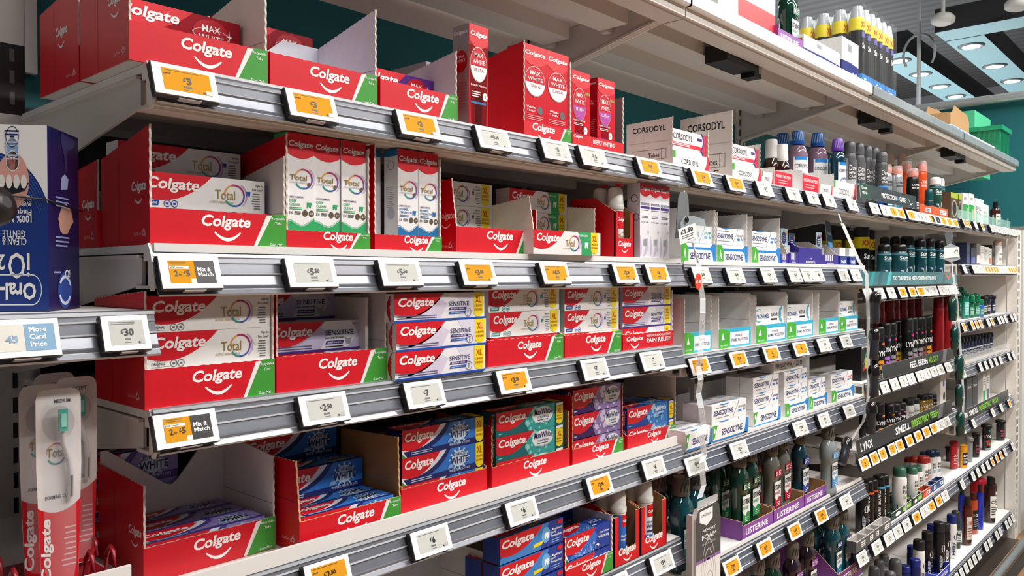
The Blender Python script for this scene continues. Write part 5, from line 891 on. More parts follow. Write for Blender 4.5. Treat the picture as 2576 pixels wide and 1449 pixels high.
# ============================================================ the white toothpaste and mouthwash bay
T1, T2, T3, T4, T5, T6 = [s[0] for s in SHELVES[2]]
CASE = C('#d8cdc6', 0.7, scale=25); SW = C('#efeeec', 0.6, scale=25); SG = C('#46b02e', 0.45); SB = C('#1f86d6', 0.4); CY_ = C('#35b5d6', 0.4); SN = C('#1c2a6c', 0.5, noise=0); CRED = C('#e0334a', 0.4)
def c_senso(kind):
    def f():
        L, Dp, Hh = 0.150, 0.040, 0.043; b = B(); b.box(0, L, 0, Dp, 0, Hh, C('#f2f2f3', 0.35)); fr = front(); tp = topf(0, 0, Hh); acc = {'rep': BLU2, 'wht': C('#8a8f98'), 'pur': PURP, 'red': CRED, 'grn': TEALC}[kind]
        b.text(fr, 'SENSODYNE', L * 0.05, Hh * 0.36, L * 0.56, Hh * 0.30, SN, 2, 0.014); b.lines(fr, L * 0.12, Hh * 0.80, L * 0.35, 1, 0, Hh * 0.04, GRY); b.lines(fr, L * 0.1, Hh * 0.20, L * 0.4, 1, 0, Hh * 0.03, GRY)
        for i in range(8):
            t0, t1 = i / 8, (i + 1) / 8; X = lambda t: L * (0.60 + 0.16 * (3 * t * t - 2 * t ** 3)); b.p2(fr, [(X(t0), Hh * t0), (X(t0) + L * 0.012, Hh * t0), (X(t1) + L * 0.012, Hh * t1), (X(t1), Hh * t1)], acc, 2)
        b.text(fr, 'REPAIR', L * 0.76, Hh * 0.52, L * 0.13, Hh * 0.13, acc, 2); b.rect(fr, L * 0.76, Hh * 0.28, L * 0.85, Hh * 0.42, SB, 2); b.ring(fr, L * 0.94, Hh * 0.48, L * 0.022, L * 0.038, 0, 360, acc, 2, 14, 1.5); b.p2(fr, bez((L * 0.2, Hh), (L * 0.35, Hh * 0.84), (L * 0.5, Hh)), SB, 2)
        b.text(tp, 'SENSODYNE', L * 0.08, Dp * 0.35, L * 0.5, Dp * 0.28, C('#6d79a8'), 2, 0.012); b.rect(tp, L * 0.7, Dp * 0.2, L * 0.95, Dp * 0.6, C('#9fb9d0'), 1)
        return [('carton', b, None)]
    return f
def c_pron():
    L, Dp, Hh = 0.145, 0.040, 0.048; b = B(); b.box(0, L, 0, Dp, 0, Hh, C('#f1f2f3', 0.35)); fr = front(); b.text(fr, 'PRONAMEL', L * 0.06, Hh * 0.32, L * 0.42, Hh * 0.26, C('#2b5f9c'), 2, 0.008); b.text(fr, 'REPAIR', L * 0.54, Hh * 0.40, L * 0.24, Hh * 0.22, INK, 2, 0.008); b.rect(fr, L * 0.54, Hh * 0.18, L * 0.76, Hh * 0.28, INK, 2)
    b.ring(fr, L * 0.14, Hh * 0.5, L * 0.11, L * 0.13, 60, 300, C('#3f9ab0'), 1, 16); b.ring(fr, L * 0.99, Hh * 0.5, L * 0.12, L * 0.18, 110, 250, C('#4aa9c4'), 1, 10); b.ring(fr, L * 0.74, Hh * 0.5, L * 0.13, L * 0.17, -50, 50, C('#6fb0cc'), 1, 8)
    return [('carton', b, None)]
def c_cors():
    L, Dp, Hh = 0.150, 0.042, 0.043; b = B(); b.box(0, L, 0, Dp, 0, Hh, C('#f4f2f1', 0.35)); fr = front(); b.text(fr, 'CORSODYL', L * 0.05, Hh * 0.46, L * 0.55, Hh * 0.34, INK, 2, 0.004); b.rect(fr, 0, Hh * 0.08, L, Hh * 0.30, CRED, 1); b.lines(fr, L * 0.05, Hh * 0.22, L * 0.5, 2, Hh * 0.08, Hh * 0.04, PW, 2)
    b.p2(fr, bez((L * 0.80, 0), (L * 0.98, Hh * 0.4), (L * 0.92, Hh)) + [(L, Hh), (L, 0)], CRED, 2); b.ring(fr, L * 0.76, Hh * 0.6, L * 0.15, L * 0.18, -60, 60, PURP, 3, 10); b.rect(fr, L * 0.74, Hh * 0.62, L * 0.88, Hh * 0.76, PURP, 3); return [('carton', b, None)]
def lip_senso(b, fr, w, h):
    b.rect(fr, 0, 0, w, h, C('#f4f4f4', 0.45), 1); b.p2(fr, [(0, 0), (w * 0.20, 0), (w * 0.20, h * 0.75), (w * 0.12, h), (0, h)], SG, 2); b.p2(fr, [(w * 0.06, h * 0.2), (w * 0.10, h * 0.75), (w * 0.14, h * 0.2), (w * 0.115, h * 0.2), (w * 0.10, h * 0.5), (w * 0.085, h * 0.2)], PW, 3)
    b.p2(fr, [(w * 0.20, h * 0.80), (w * 0.82, h * 0.80), (w * 0.90, h), (w, h), (w, 0), (w * 0.93, 0), (w * 0.90, h * 0.45), (w * 0.84, h * 0.66), (w * 0.20, h * 0.66)], SB, 2); b.text(fr, 'SENSODYNE', w * 0.25, h * 0.14, w * 0.58, h * 0.36, SN, 3, 0.014)
def lip_senso_low(b, fr, w, h):
    b.rect(fr, 0, 0, w, h, C('#f4f4f4', 0.45), 1); b.p2(fr, [(0, h * 0.1), (w * 0.05, h * 0.2), (w * 0.13, h), (0, h)], SG, 2); b.rect(fr, 0, 0, w * 0.95, h * 0.09, SB, 2); b.p2(fr, [(w * 0.84, 0), (w, 0), (w, h), (w * 0.93, h), (w * 0.90, h * 0.4)], SB, 2); b.text(fr, 'SENSODYNE', w * 0.24, h * 0.28, w * 0.58, h * 0.40, SN, 3, 0.014); b.disc(fr, w * 0.05, h * 0.66, w * 0.025, h * 0.16, PW, 3)
def lip_pron(b, fr, w, h):
    b.rect(fr, 0, 0, w, h, CY_, 1); b.p2(fr, [(0, 0), (w * 0.32, 0), (w * 0.32, h * 0.9), (w * 0.1, h), (0, h)], SG, 2); b.rect(fr, w * 0.34, h * 0.10, w * 0.94, h * 0.78, PW, 2); b.text(fr, 'ADVANCED', w * 0.50, h * 0.54, w * 0.22, h * 0.12, SN, 3, 0.008, res=1); b.text(fr, 'ENAMEL PROTECTION', w * 0.37, h * 0.28, w * 0.54, h * 0.17, SN, 3, 0.010); b.text(fr, 'RECYCLABLE', w * 0.05, h * 0.1, w * 0.2, h * 0.08, PW, 3, 0.008, res=1); b.p2(fr, [(w * 0.07, h * 0.42), (w * 0.12, h * 0.78), (w * 0.17, h * 0.42)], PW, 3)
def lip_cors(b, fr, w, h): b.rect(fr, 0, 0, w, h, C('#f4f2f1', 0.45), 1); b.text(fr, 'CORSODYL', w * 0.22, h * 0.22, w * 0.48, h * 0.34, INK, 2, 0.004); b.p2(fr, bez((w * 0.84, 0), (w * 0.95, h * 0.4), (w * 0.94, h)) + [(w, h), (w, 0)], CRED, 2); b.rect(fr, 0, h * 0.55, w * 0.07, h, SG, 2)
def side_cors(big):
    def f(b, fr, d, h):
        b.text(fr, 'CORSODYL', -d * 0.86, h * 0.74, d * 0.72, h * 0.12, INK, 1, 0.02); b.rect(fr, -d * 0.93, h * 0.52, -d * 0.04, h * 0.53, C('#b5aaa4'), 1); b.text(fr, 'Tubes', -d * 0.52, h * 0.20, d * 0.24, h * 0.09, INK, 1, 0.012)
        for p in ((-d * 0.86, h * 0.16, -d * 0.14, h * 0.17), (-d * 0.86, h * 0.36, -d * 0.14, h * 0.37), (-d * 0.24, h * 0.16, -d * 0.23, h * 0.37), (-d * 0.14, h * 0.16, -d * 0.13, h * 0.37)): b.rect(fr, *p, C('#77716e'), 1)
        if big: b.ring(fr, -d * 0.30, h * 0.07, 0.007, 0.010, 40, 330, INK, 1, 14)
    return f
Y = 0.03
for (ua, ub, v, uback, vb, vt, lab, big) in ((1692, 1783, 400, 1576, 330, 293, 'grey white gum treatment case with black wording, nearer the red boxes', False), (1842, 1913, 420, 1712, 330, 277, 'grey white gum treatment case with recycling mark, second on the top shelf', True)):
    xa, xb = UX(ua, v, Y), UX(ub, v, Y); w = xb - xa; d = atX(uback, vb, xa).y - Y; hs = atY(ua, vt, Y).z - T1
    tray(xa, Y, T1 + E0, w, min(d, 0.30), 0.036, hs, hs * 0.97, lab, out=CASE, inn=CASE, edge=CARDE, lip=lip_cors, side=side_cors(big), hb=0.08, hsf2=0.105, hsb2=0.105, group='gum treatment cases', cat='case', name='display_case')
    for k in range(2): o = place('cors', c_cors, 'toothpaste_carton', f'{["lower", "upper"][k]} white and red gum toothpaste box in the {"second" if big else "nearer"} grey white case', 'toothpaste box', 'gum toothpaste boxes', (xa + 0.004, Y + 0.006, T1 + E0 + TB + 0.0432 * k)); o.scale = ((w - 0.009) / 0.15, 1, 1)
# small red and white trays, bottles
def stray(ua, ub, v, Y, z, hf, hs, lab, lip, out=SW, inn=SW, d=0.10, hsb=None, hb=None, hsf2=None, **q):
    xa, xb = UX(ua, v, Y), UX(ub, v, Y); hb = hb or hs * 0.9; tray(xa, Y, z, xb - xa, d, hf, hs, hsb or hs, lab, out=out, inn=inn, edge=CARDE, lip=lip, hb=hb, hsf2=hsf2, hsb2=hsf2, group=q.get('group', 'small display trays'), slope=q.get('slope', 0)); return xa, xb - xa
def lip_int(b, fr, w, h): b.rect(fr, 0, 0, w, h, C('#d9253a', 0.4), 1); b.text(fr, 'INTENSIVE TREATMENT', w * 0.08, h * 0.58, w * 0.84, h * 0.2, PW, 2, 0.014); b.lines(fr, w * 0.18, h * 0.36, w * 0.6, 2, h * 0.16, h * 0.06, C('#f3b9bf'), 2)
def brown(): 
    r = 0.019; a = B(); BR = C('#2c120e', 0.12, coat=0.5); a.lathe([(r, 0, BR), (r * 1.04, 0.004), (r * 1.04, 0.060), (r * 0.8, 0.074), (r * 0.62, 0.080)], 24, BR); c = B(); c.lathe([(r * 0.70, 0.0802, CAP), (r * 0.74, 0.084), (r * 0.66, 0.118), (r * 0.6, 0.121)], 20, CAP); l = B(); l.rect(Cyl(r * 1.06, r * 1.06), -0.022, 0.006, 0.022, 0.052, C('#f1efec', 0.45), 1); l.ring(Cyl(r * 1.06, r * 1.06), 0, 0.03, 0.012, 0.016, 180, 360, CRED, 3, 10); l.text(Cyl(r * 1.06, r * 1.06), 'CORSODYL', -0.014, 0.038, 0.028, 0.006, INK, 3)
    return [('bottle_body', a, None), ('cap', c, None), ('bottle_label', l, None)]
def mouthwash(body, cap, lab, rx=0.031, h=0.205, capstripe=None):
    def f():
        a = B(); r = rx; k = h / 0.205; a.lathe([(r * 0.85, 0, body), (r, 0.006), (r * 1.02, 0.05 * k), (r * 0.84, 0.075 * k), (r * 0.95, 0.11 * k), (r * 1.0, 0.135 * k), (r * 0.78, 0.156 * k), (r * 0.52, 0.164 * k)], 28, body, sy=0.8)
        c = B(); c.lathe([(r * 0.62, 0.1642 * k, cap), (r * 0.64, 0.170 * k), (r * 0.52, 0.203 * k), (r * 0.48, 0.205 * k)], 24, cap); cs = Cyl(r * 0.60, r * 0.60)
        for i in range(-4, 5): a0 = i * r * 0.22; c.p2(Cyl(r * 0.60, r * 0.60), [(a0, 0.172 * k), (a0 + r * 0.08, 0.172 * k), (a0 + r * 0.2, 0.20 * k), (a0 + r * 0.12, 0.20 * k)], C('#9fc6ee', 0.3) if capstripe is None else capstripe, 2)
        l = B(); cy = Cyl(r * 1.03, r * 0.83); W_ = r * 0.85; l.rect(cy, -W_, 0.012, W_, 0.125 * k, C('#f3f3f5', 0.4), 1); l.rect(cy, -W_ * 0.8, 0.115 * k, W_ * 0.8, 0.125 * k, SB, 2); l.text(cy, lab, -W_ * 0.85, 0.092 * k, W_ * 1.7, 0.011 * k, INK, 3, 0.004); l.ring(cy, 0, 0.050 * k, W_ * 0.7, W_ * 0.85, 10, 170, C('#7fa9d4', 0.4), 3, 12, 1.2); l.ring(cy, 0, 0.030 * k, W_ * 0.7, W_ * 0.95, 200, 340, CRED, 3, 10); l.text(cy, 'COMPLETE', -W_ * 0.55, 0.066 * k, W_ * 1.1, 0.006 * k, GRY, 3); l.text(cy, 'PROTECTION', -W_ * 0.55, 0.055 * k, W_ * 1.1, 0.006 * k, GRY, 3); l.rect(cy, -W_ * 0.5, 0.042 * k, W_ * 0.5, 0.049 * k, SB, 3)
        return [('bottle_body', a, None), ('cap', c, None), ('bottle_label', l, None)]
    return f
PINKB = C('#8d6f86', 0.08, noise=0.03, coat=0.6, scale=12); BCAP = C('#1f62c0', 0.3); MWB = mouthwash(PINKB, BCAP, 'CORSODYL'); MWT = mouthwash(C('#12384a', 0.08, coat=0.6), C('#6a3fb0', 0.3), 'CORSODYL', capstripe=C('#b79be0', 0.3))
def at_top(u, vtop, Y, h): p = atY(u, vtop, Y); return (p.x, Y, p.z - h)
for (u, v, Y, lab) in ((1969, 337, 0.275, 'pink mouthwash bottle with blue cap, set back behind the brown bottles'), (2007, 331, 0.15, 'pink mouthwash bottle with blue cap, left of the front two'), (2057, 336, 0.145, 'pink mouthwash bottle with blue cap, right of the front two')): 
    p = atY(u, v, Y); o = place('mwb', MWB, 'mouthwash_bottle', lab, 'mouthwash', 'pink mouthwash bottles', (p.x, Y, T1 + E0), -0.65); s = (p.z - T1) / 0.205; o.scale = (s, s, s)
p = atY(2107, 351, 0.075); o = place('mwt', MWT, 'mouthwash_bottle', 'teal mouthwash bottle with purple cap left of the grey deodorant cans', 'mouthwash', None, (p.x, 0.075, T1 + E0), -0.2); s = (p.z - T1) / 0.205; o.scale = (s, s, s)
for (u, v, Y, lab) in ((1941, 352, 0.165, 'small brown bottle with white cap, rear of the two'), (1968, 364, 0.135, 'small brown bottle with white cap, front of the two')):
    p = atY(u, v, Y); o = place('brown', brown, 'medicine_bottle', lab, 'bottle', 'brown medicine bottles', (p.x, Y, T1 + E0)); s = (p.z - T1) / 0.121; o.scale = (s, s, s)
stray(1916, 1944, 440, 0.03, T1 + E0, 0.032, 0.036, 'low white tray of gum toothpaste beside the second grey white case', lip_cors, hsf2=0.04)
o = place('cors', c_cors, 'toothpaste_carton', 'white and red gum box with blue hourglass panel above the low white tray', 'toothpaste box', 'gum toothpaste boxes', (UX(1913, 400, 0.12), 0.135, T1 + E0)); o.scale = (0.55, 0.5, 1.5)
stray(1948, 1992, 450, 0.026, T1 + E0, 0.040, 0.05, 'white tray with red intensive treatment front, left of the pair', lip_int, hsf2=0.055, d=0.055)
stray(2018, 2059, 460, 0.026, T1 + E0, 0.048, 0.062, 'white tray with red intensive treatment front, right of the pair', lip_int, hsf2=0.066, d=0.09)
stray(2061, 2093, 470, 0.022, T1 + E0, 0.030, 0.034, 'low white tray with red corner beside the right red front', lip_cors, hsf2=0.036, d=0.09)
stray(2097, 2152, 480, 0.03, T1 + E0, 0.055, 0.075, 'white tray with green tab and red corner below the teal mouthwash', lip_cors, hsf2=0.075, d=0.07)
# second shelf: three white blue banded trays, purple trays
for i, (ua, ub, kind) in enumerate(((1713, 1800, 'grn'), (1804, 1880, 'wht'), (1892, 1962, 'rep'))):
    xa, w = stray(ua, ub, 600, 0.028, T2 + E0, 0.045, 0.128, f'tall white card tray with blue banded front, {["first", "second", "third"][i]} of three on the second shelf', lip_senso, d=0.20, hb=0.12, hsf2=0.132)
    for k in range(2): o = place('sen' + kind, c_senso(kind), 'toothpaste_carton', f'{["lower", "upper"][k]} white toothpaste box in the {["first", "second", "third"][i]} blue banded tray', 'toothpaste box', 'sensitive toothpaste boxes', (xa + 0.004, 0.036, T2 + E0 + TB + 0.0435 * k)); o.scale = ((w - 0.008) / 0.15, 1, 1)
IP = C('#33218f', 0.4)
def lip_purple(b, fr, w, h): b.text(fr, 'INTERDENTAL', w * 0.3, h * 0.08, w * 0.42, h * 0.14, PW, 1, 0.012, res=1); b.p2(fr, [(w * 0.5, h * 0.3), (w * 0.53, h * 0.42), (w * 0.56, h * 0.3), (w * 0.53, h * 0.33)], PW, 1)
def brushes(b, fr, w, h):
    lip_purple(b, fr, w, h); 
    for i in range(4): b.rect(fr, w * (0.2 + 0.13 * i), h * 0.4, w * (0.27 + 0.13 * i), h * 0.95, C('#efe9d4', 0.4), 1)
for i, (ua, ub, hf, hs, L_) in enumerate(((1962, 1983, 0.030, 0.105, brushes), (1985, 2008, 0.034, 0.040, brushes), (2009, 2066, 0.052, 0.075, lip_purple), (2068, 2108, 0.034, 0.07, brushes))):
    stray(ua, ub, 640, 0.03, T2 + E0, hf, hs, f'purple tray of interdental brushes, {ORD[i]} from left on the second shelf', L_, out=IP, inn=C('#c9c3c0', 0.6), d=0.16, hsf2=hs, hb=0.05, slope=0.04, group='purple interdental trays')
def blister(col, dot): 
    def f():
        b = B(); fr = front(); b.prism(fr, [(-0.024, 0), (0.024, 0), (0.024, 0.092), (-0.024, 0.092)], 0.001, C(col, 0.35), PW, PW); b.disc(fr, -0.003, 0.064, 0.016, 0.019, C('#26266e', 0.4), 1, 22); b.lines(fr, -0.012, 0.068, 0.02, 3, 0.006, 0.0022, PW, 2); b.rect(fr, 0.013, 0.074, 0.022, 0.086, dot, 2)
        c = B(); c.box(-0.018, 0.018, -0.010, -0.0004, 0.004, 0.042, C('#e3edf2', 0.1, alpha=0.45, noise=0)); 
        for k in range(5): c.box(-0.014 + 0.006 * k, -0.012 + 0.006 * k, -0.009, -0.002, 0.008, 0.038, C('#e6e0b4', 0.4))
        return [('card', b, None), ('blister', c, None)]
    return f
for (u, v, Y, col, dot, lab) in ((1973, 578, 0.055, '#a9c4d4', ORANGE, 'pale blue interdental blister with orange flash, leftmost'), (1993, 590, 0.10, '#31559c', ORANGE, 'dark blue leaning interdental blister behind the purple tray'), (2060, 588, 0.075, '#bcd0e2', RED, 'pale blue interdental blister with red flash, by the hanging strip')):
    p = atY(u, v, Y); place('bl' + col, blister(col, dot), 'blister_pack', lab, 'brush pack', 'interdental blister packs', (p.x, Y, p.z - 0.088))
for (u, lab) in ((2122, 'left'), (2146, 'right')):
    b = B(); b.box(-0.032, 0.032, 0, 0.05, 0, 0.032, C('#1c2f7c', 0.35), mt=PW); b.box(-0.026, 0.026, 0.004, 0.045, 0.032, 0.060, C('#e6e6e6', 0.35)); b.rect(front(), -0.026, 0.004, 0.022, 0.022, C('#2a49a8'), 1); b.text(front(), 'Oral-B', -0.022, 0.007, 0.040, 0.012, PW, 2, 0.028); solo('floss_box', b, f'small navy and white floss box, {lab} of two, right end of second shelf', 'floss', 'navy floss boxes', (UX(u, 650, 0.03), 0.03, T2 + E0))
b = B(); P = [(-0.03, 0), (0.03, 0), (0.022, 0.125), (-0.028, 0.125)]; b.prism(front(), P, 0.002, C('#1f2b52', 0.35), PW, PW); b.text(front(), 'Oral-B', -0.018, 0.075, 0.034, 0.010, PW, 1, 0.02); b.rect(front(), -0.02, 0.02, 0.02, 0.05, C('#5aa4d8'), 1); solo('toothbrush_pack', b, 'dark navy toothbrush card leaning beside the hanging diagonal strip', 'toothbrush', None, (UX(2092, 610, 0.10), 0.10, T2 + 0.035), rot=(-0.15, 0.12, 0))
# third shelf
for i, (ua, ub, n) in enumerate(((1722, 1790, 1), (1808, 1888, 1), (1902, 1978, 2), (1980, 2045, 2), (2060, 2110, 0), (2112, 2158, 2))):
    xa, w = stray(ua, ub, 780, 0.03, T3 + E0, 0.050, 0.135, f'white card tray with green and cyan front, {ORD[i]} from left on the third shelf', lip_pron, d=0.20, hb=0.125, hsf2=0.140, group='green and cyan fronted trays')
    for k in range(n): o = place('pron', c_pron, 'toothpaste_carton', f'{["lower", "upper"][k]} white enamel toothpaste box in the {ORD[i]} green and cyan tray', 'toothpaste box', 'enamel toothpaste boxes', (xa + 0.004, 0.036 if n == 2 else 0.12, T3 + E0 + TB + 0.0485 * k)); o.scale = ((w - 0.008) / 0.145, 1, 1)
    if n == 1: o = place('pron', c_pron, 'toothpaste_carton', f'white enamel toothpaste box shaded at the back of the {ORD[i]} green and cyan tray', 'toothpaste box', 'enamel toothpaste boxes', (xa + 0.004, 0.12, T3 + E0 + TB + 0.0485)); o.scale = ((w - 0.008) / 0.145, 1, 1)
# fourth shelf: stacks of white boxes
def stack(ua, ub, v, Y, n, kind, lab, rows=1, lipl=True, low=lip_senso_low):
    xa = max(UX(ua, v, Y), 1.676); w = UX(ub, v, Y) - xa; z = T4 + E0
    if lipl: tray(xa, Y, z, w, 0.043 * rows + 0.014, 0.040, 0.042, 0.042, f'low white tray with green corner {lab}', out=SW, inn=SW, edge=CARDE, lip=low, hb=0.04, group='low white trays of the fourth shelf', teeth=False)
    for r in range(rows):
        for k in range(n): o = place('sen' + kind, c_senso(kind), 'toothpaste_carton', f'white toothpaste box {lab}, {ORD[k]} from the shelf' + (f', row {ORD[r]}' if rows > 1 else ''), 'toothpaste box', 'sensitive toothpaste boxes', (xa + 0.004, Y + 0.004 + 0.042 * r, z + TB + 0.0435 * k)); o.scale = ((w - 0.008) / 0.15, 1, 1)
stack(1702, 1790, 1120, 0.012, 1, 'grn', 'behind the hanging strip', 4, True); stack(1792, 1882, 1080, 0.016, 2, 'wht', 'right of the hanging strip', 2); stack(1896, 1963, 1040, 0.03, 3, 'pur', 'in the tall tower nearer the strip', 2); stack(1975, 2034, 1000, 0.03, 3, 'rep', 'under the sideways topmost box', 1, True, lip_senso); stack(2036, 2080, 1000, 0.03, 2, 'pur', 'right of the tower with the sideways box', 1, True, lip_senso); stack(2092, 2148, 980, 0.03, 2, 'red', 'with red flash at the right end', 1, True, lip_senso)
o = place('senrep', c_senso('rep'), 'toothpaste_carton', 'white toothpaste box lying across the top of its tower', 'toothpaste box', 'sensitive toothpaste boxes', (UX(1950, 930, 0.03), 0.034, T4 + E0 + TB + 0.0436 * 3 + 0.001)); o.scale = ((UX(2022, 930, 0.03) - UX(1950, 930, 0.03)) / 0.15, 1, 0.88)
for i, (ua, ub, h) in enumerate(((1702, 1790, 0.10), (1802, 1884, 0.125), (1905, 1968, 0.13), (2040, 2092, 0.15), (2092, 2146, 0.16))):
    xa, xb = max(UX(ua, 1000, 0.13), 1.70), UX(ub, 1000, 0.13); Y0 = 0.20
    if xb > 2.88: xb = 2.89 - 0.01; xa = min(xa, 2.72)
    if i == 3: xb = min(xb, 2.70)
    tray(xa, Y0, T4 + E0, xb - xa, 0.20, h * 0.85, h, h, f'plain white card case set back, {ORD[i]} from left on the fourth shelf', out=SW, inn=SW, edge=CARDE, lip=None, hb=h, group='plain white cases set back', teeth=False)
# ---- mouthwash shelf
GC = C('#6f6a62', 0.25, noise=0.1, scale=18)
def listerine(body, lab, sub, up=None, clear=False, k=1.0):
    def f():
        a = B(); prof = [(0.026, 0, body), (0.0345, 0.004), (0.0345, 0.022), (0.030, 0.028), (0.030, 0.112), (0.0345, 0.118), (0.0355, 0.152), (0.0325, 0.164), (0.024, 0.176), (0.0175, 0.184)]; a.lathe([(r, z * k) + tuple(q) for r, z, *q in prof], 28, body, sy=0.68, sq=0.35)
        c = B(); c.lathe([(0.0205, 0.1842 * k, GC), (0.0215, 0.19 * k), (0.0215, 0.225 * k), (0.0195, 0.229 * k)], 24, GC); cc = Cyl(0.0217, 0.0217)
        for i in range(-3, 4): c.p2(cc, [(i * 0.0085, 0.195 * k), (i * 0.0085 + 0.003, 0.195 * k), (i * 0.0085 + 0.008, 0.218 * k), (i * 0.0085 + 0.005, 0.218 * k)], C('#2c2824', 0.3), 1)
        l = B(); fr = front(0, -0.0226, 0); W_ = 0.0235; l.rect(fr, -W_, 0.032 * k, W_, 0.108 * k, C('#e9ecea', 0.4), 1); l.text(fr, 'LISTERINE', -W_ * 0.94, 0.084 * k, W_ * 1.88, 0.015 * k, INK, 3, 0.022); l.text(fr, lab, -W_ * 0.9, 0.070 * k, W_ * 1.6, 0.009 * k, C(sub), 3, 0.012); l.p2(fr, [(-W_, 0.032 * k), (W_, 0.032 * k), (W_, 0.06 * k), (W_ * 0.3, 0.062 * k), (-W_ * 0.2, 0.052 * k), (-W_, 0.064 * k)], C(sub, 0.35), 2); l.lines(fr, -W_ * 0.3, 0.046 * k, W_, 3, 0.005, 0.0018, PW, 3)
        fu = front(0, -0.0250, 0); l.rect(fu, -0.020, 0.122 * k, 0.024, 0.144 * k, C(up or sub, 0.35), 1); l.text(fu, '5X', -0.017, 0.126 * k, 0.016, 0.013 * k, PW, 2, 0.03); l.lines(fu, 0.003, 0.137 * k, 0.018, 3, 0.005, 0.0018, PW, 2)
        return [('bottle_body', a, None), ('cap', c, None), ('bottle_label', l, None)]
    return f
LK = {'green': listerine(C('#0d3a2c', 0.07, coat=0.6), 'FRESH BURST', '#1f8f4a', '#0f5a34'), 'grey': listerine(C('#6b6d66', 0.1, coat=0.5), 'ADVANCED', '#b3183a', '#b3183a'), 'teal': listerine(C('#0c4a54', 0.07, coat=0.6), 'COOL MINT', '#1f86a4', '#1c2a6c'), 'clear': listerine(C('#8d979a', 0.08, coat=0.5), 'ADVANCED', '#4f9fd8', '#5aa8e0'), 'blue': listerine(C('#123a48', 0.07, coat=0.6), 'TOTAL CARE', '#1c3f9c', '#1c3f9c'), 'purple': listerine(C('#22101f', 0.07, coat=0.6), 'TOTAL CARE', '#7a2f8f', '#7a2f8f')}
PU = C('#8a4aa0', 0.45); PUD = C('#74307f', 0.5)
def lip_list(b, fr, w, h): b.text(fr, 'LISTERINE', w * 0.10, h * 0.30, w * 0.72, h * 0.42, PW, 1, 0.022)
def lbot(kind, u, v, Y, z, lab, s=1.0):
    p = atY(u, v, Y); o = place('l' + kind, LK[kind], 'mouthwash_bottle', lab, 'mouthwash', 'mouthwash bottles', (p.x, Y, z)); o.scale = (s, s, s * 1.0); return o
z = T5 + E0
for i, (ua, ub) in enumerate(((1868, 1945), (1947, 2023), (2024, 2079))):
    xa, xb = UX(ua, 1310 - 40 * i, 0.03), UX(ub, 1290 - 40 * i, 0.03); tray(xa, 0.03, z, xb - xa - 0.003, 0.30, 0.040, 0.052, 0.06, f'purple mouthwash tray with brown inside, {ORD[i]} of three on the fifth shelf', out=PU, inn=KRAFT, edge=KRAFTE, lip=lip_list, hb=0.06, group='purple mouthwash trays')
    n = 2; kinds = [('green', 'green'), ('grey', 'grey'), ('blue', None)][i]; w = xb - xa
    for j, kd in enumerate(kinds):
        if kd:
            for r in range(3): place('l' + kd, LK[kd], 'mouthwash_bottle', f'{ {"green": "dark green", "grey": "grey with red label", "blue": "dark blue green"}[kd] } mouthwash bottle, {["left", "right"][j]} {["front", "middle", "rear"][r]} in the {ORD[i]} purple tray', 'mouthwash', 'mouthwash bottles', (xa + w * (0.27 + 0.46 * j) if w > 0.14 else xa + w * 0.3 + 0.06 * j, 0.066 + 0.062 * r + 0.012 * j, z + TB)).scale = (0.93, 0.93, 1.0)
lbot('clear', 2083, 1150, 0.035, z, 'clear grey mouthwash bottle alone at the right end of the fifth shelf', 1.0)
for j, (X_, Y) in enumerate(((1.712, 0.045), (1.79, 0.052), (1.712, 0.11), (1.79, 0.118))): place('lteal', LK['teal'], 'mouthwash_bottle', f'dark teal mouthwash bottle at the left end of the mouthwash shelf, {ORD[j]} from the front', 'mouthwash', 'mouthwash bottles', (X_, Y, z))
z = T6 + E0
xb = min(UX(2172, 1400, 0.02), 2.900); xa = xb - 0.165
def purpback(w, h): return [(0.003, 0), (w - 0.003, 0), (w - 0.003, h), (0.003, h)]
tray(xa - 0.05, 0.02, z, xb - xa + 0.05, 0.22, 0.052, 0.052, 0.24, 'tall sided purple mouthwash case at the bottom right of the mouthwash bay', out=PUD, inn=PU, edge=KRAFTE, lip=lip_list, hb=0.24, slope=0.0, hsf2=0.06, hsb2=0.08, group='purple mouthwash trays')
for j, (u, Y) in enumerate(((2088, 0.06), (2132, 0.06), (2110, 0.12), (2150, 0.125))): p = atY(u, 1380, Y); place('lteal', LK['teal'], 'mouthwash_bottle', f'teal cool mint mouthwash bottle in the tall purple case, {["front left", "front right", "rear left", "rear right"][j]}', 'mouthwash', 'mouthwash bottles', (xa - 0.05 + 0.055 + 0.085 * (j % 2), Y, z + TB))
for j, (kd, u, Y) in enumerate((('purple', 1992, 0.05), ('purple', 2030, 0.06), ('green', 1944, 0.06), ('teal', 1905, 0.07))): lbot(kd, u, 1400, Y, z, f'{ {"purple": "dark purple", "green": "dark green", "teal": "teal"}[kd] } mouthwash bottle low on the last visible mouthwash shelf, {ORD[3 - j] if kd != "purple" else ORD[2 + j]} from left')
b = B(); xa = UX(1812, 1400, 0.03)
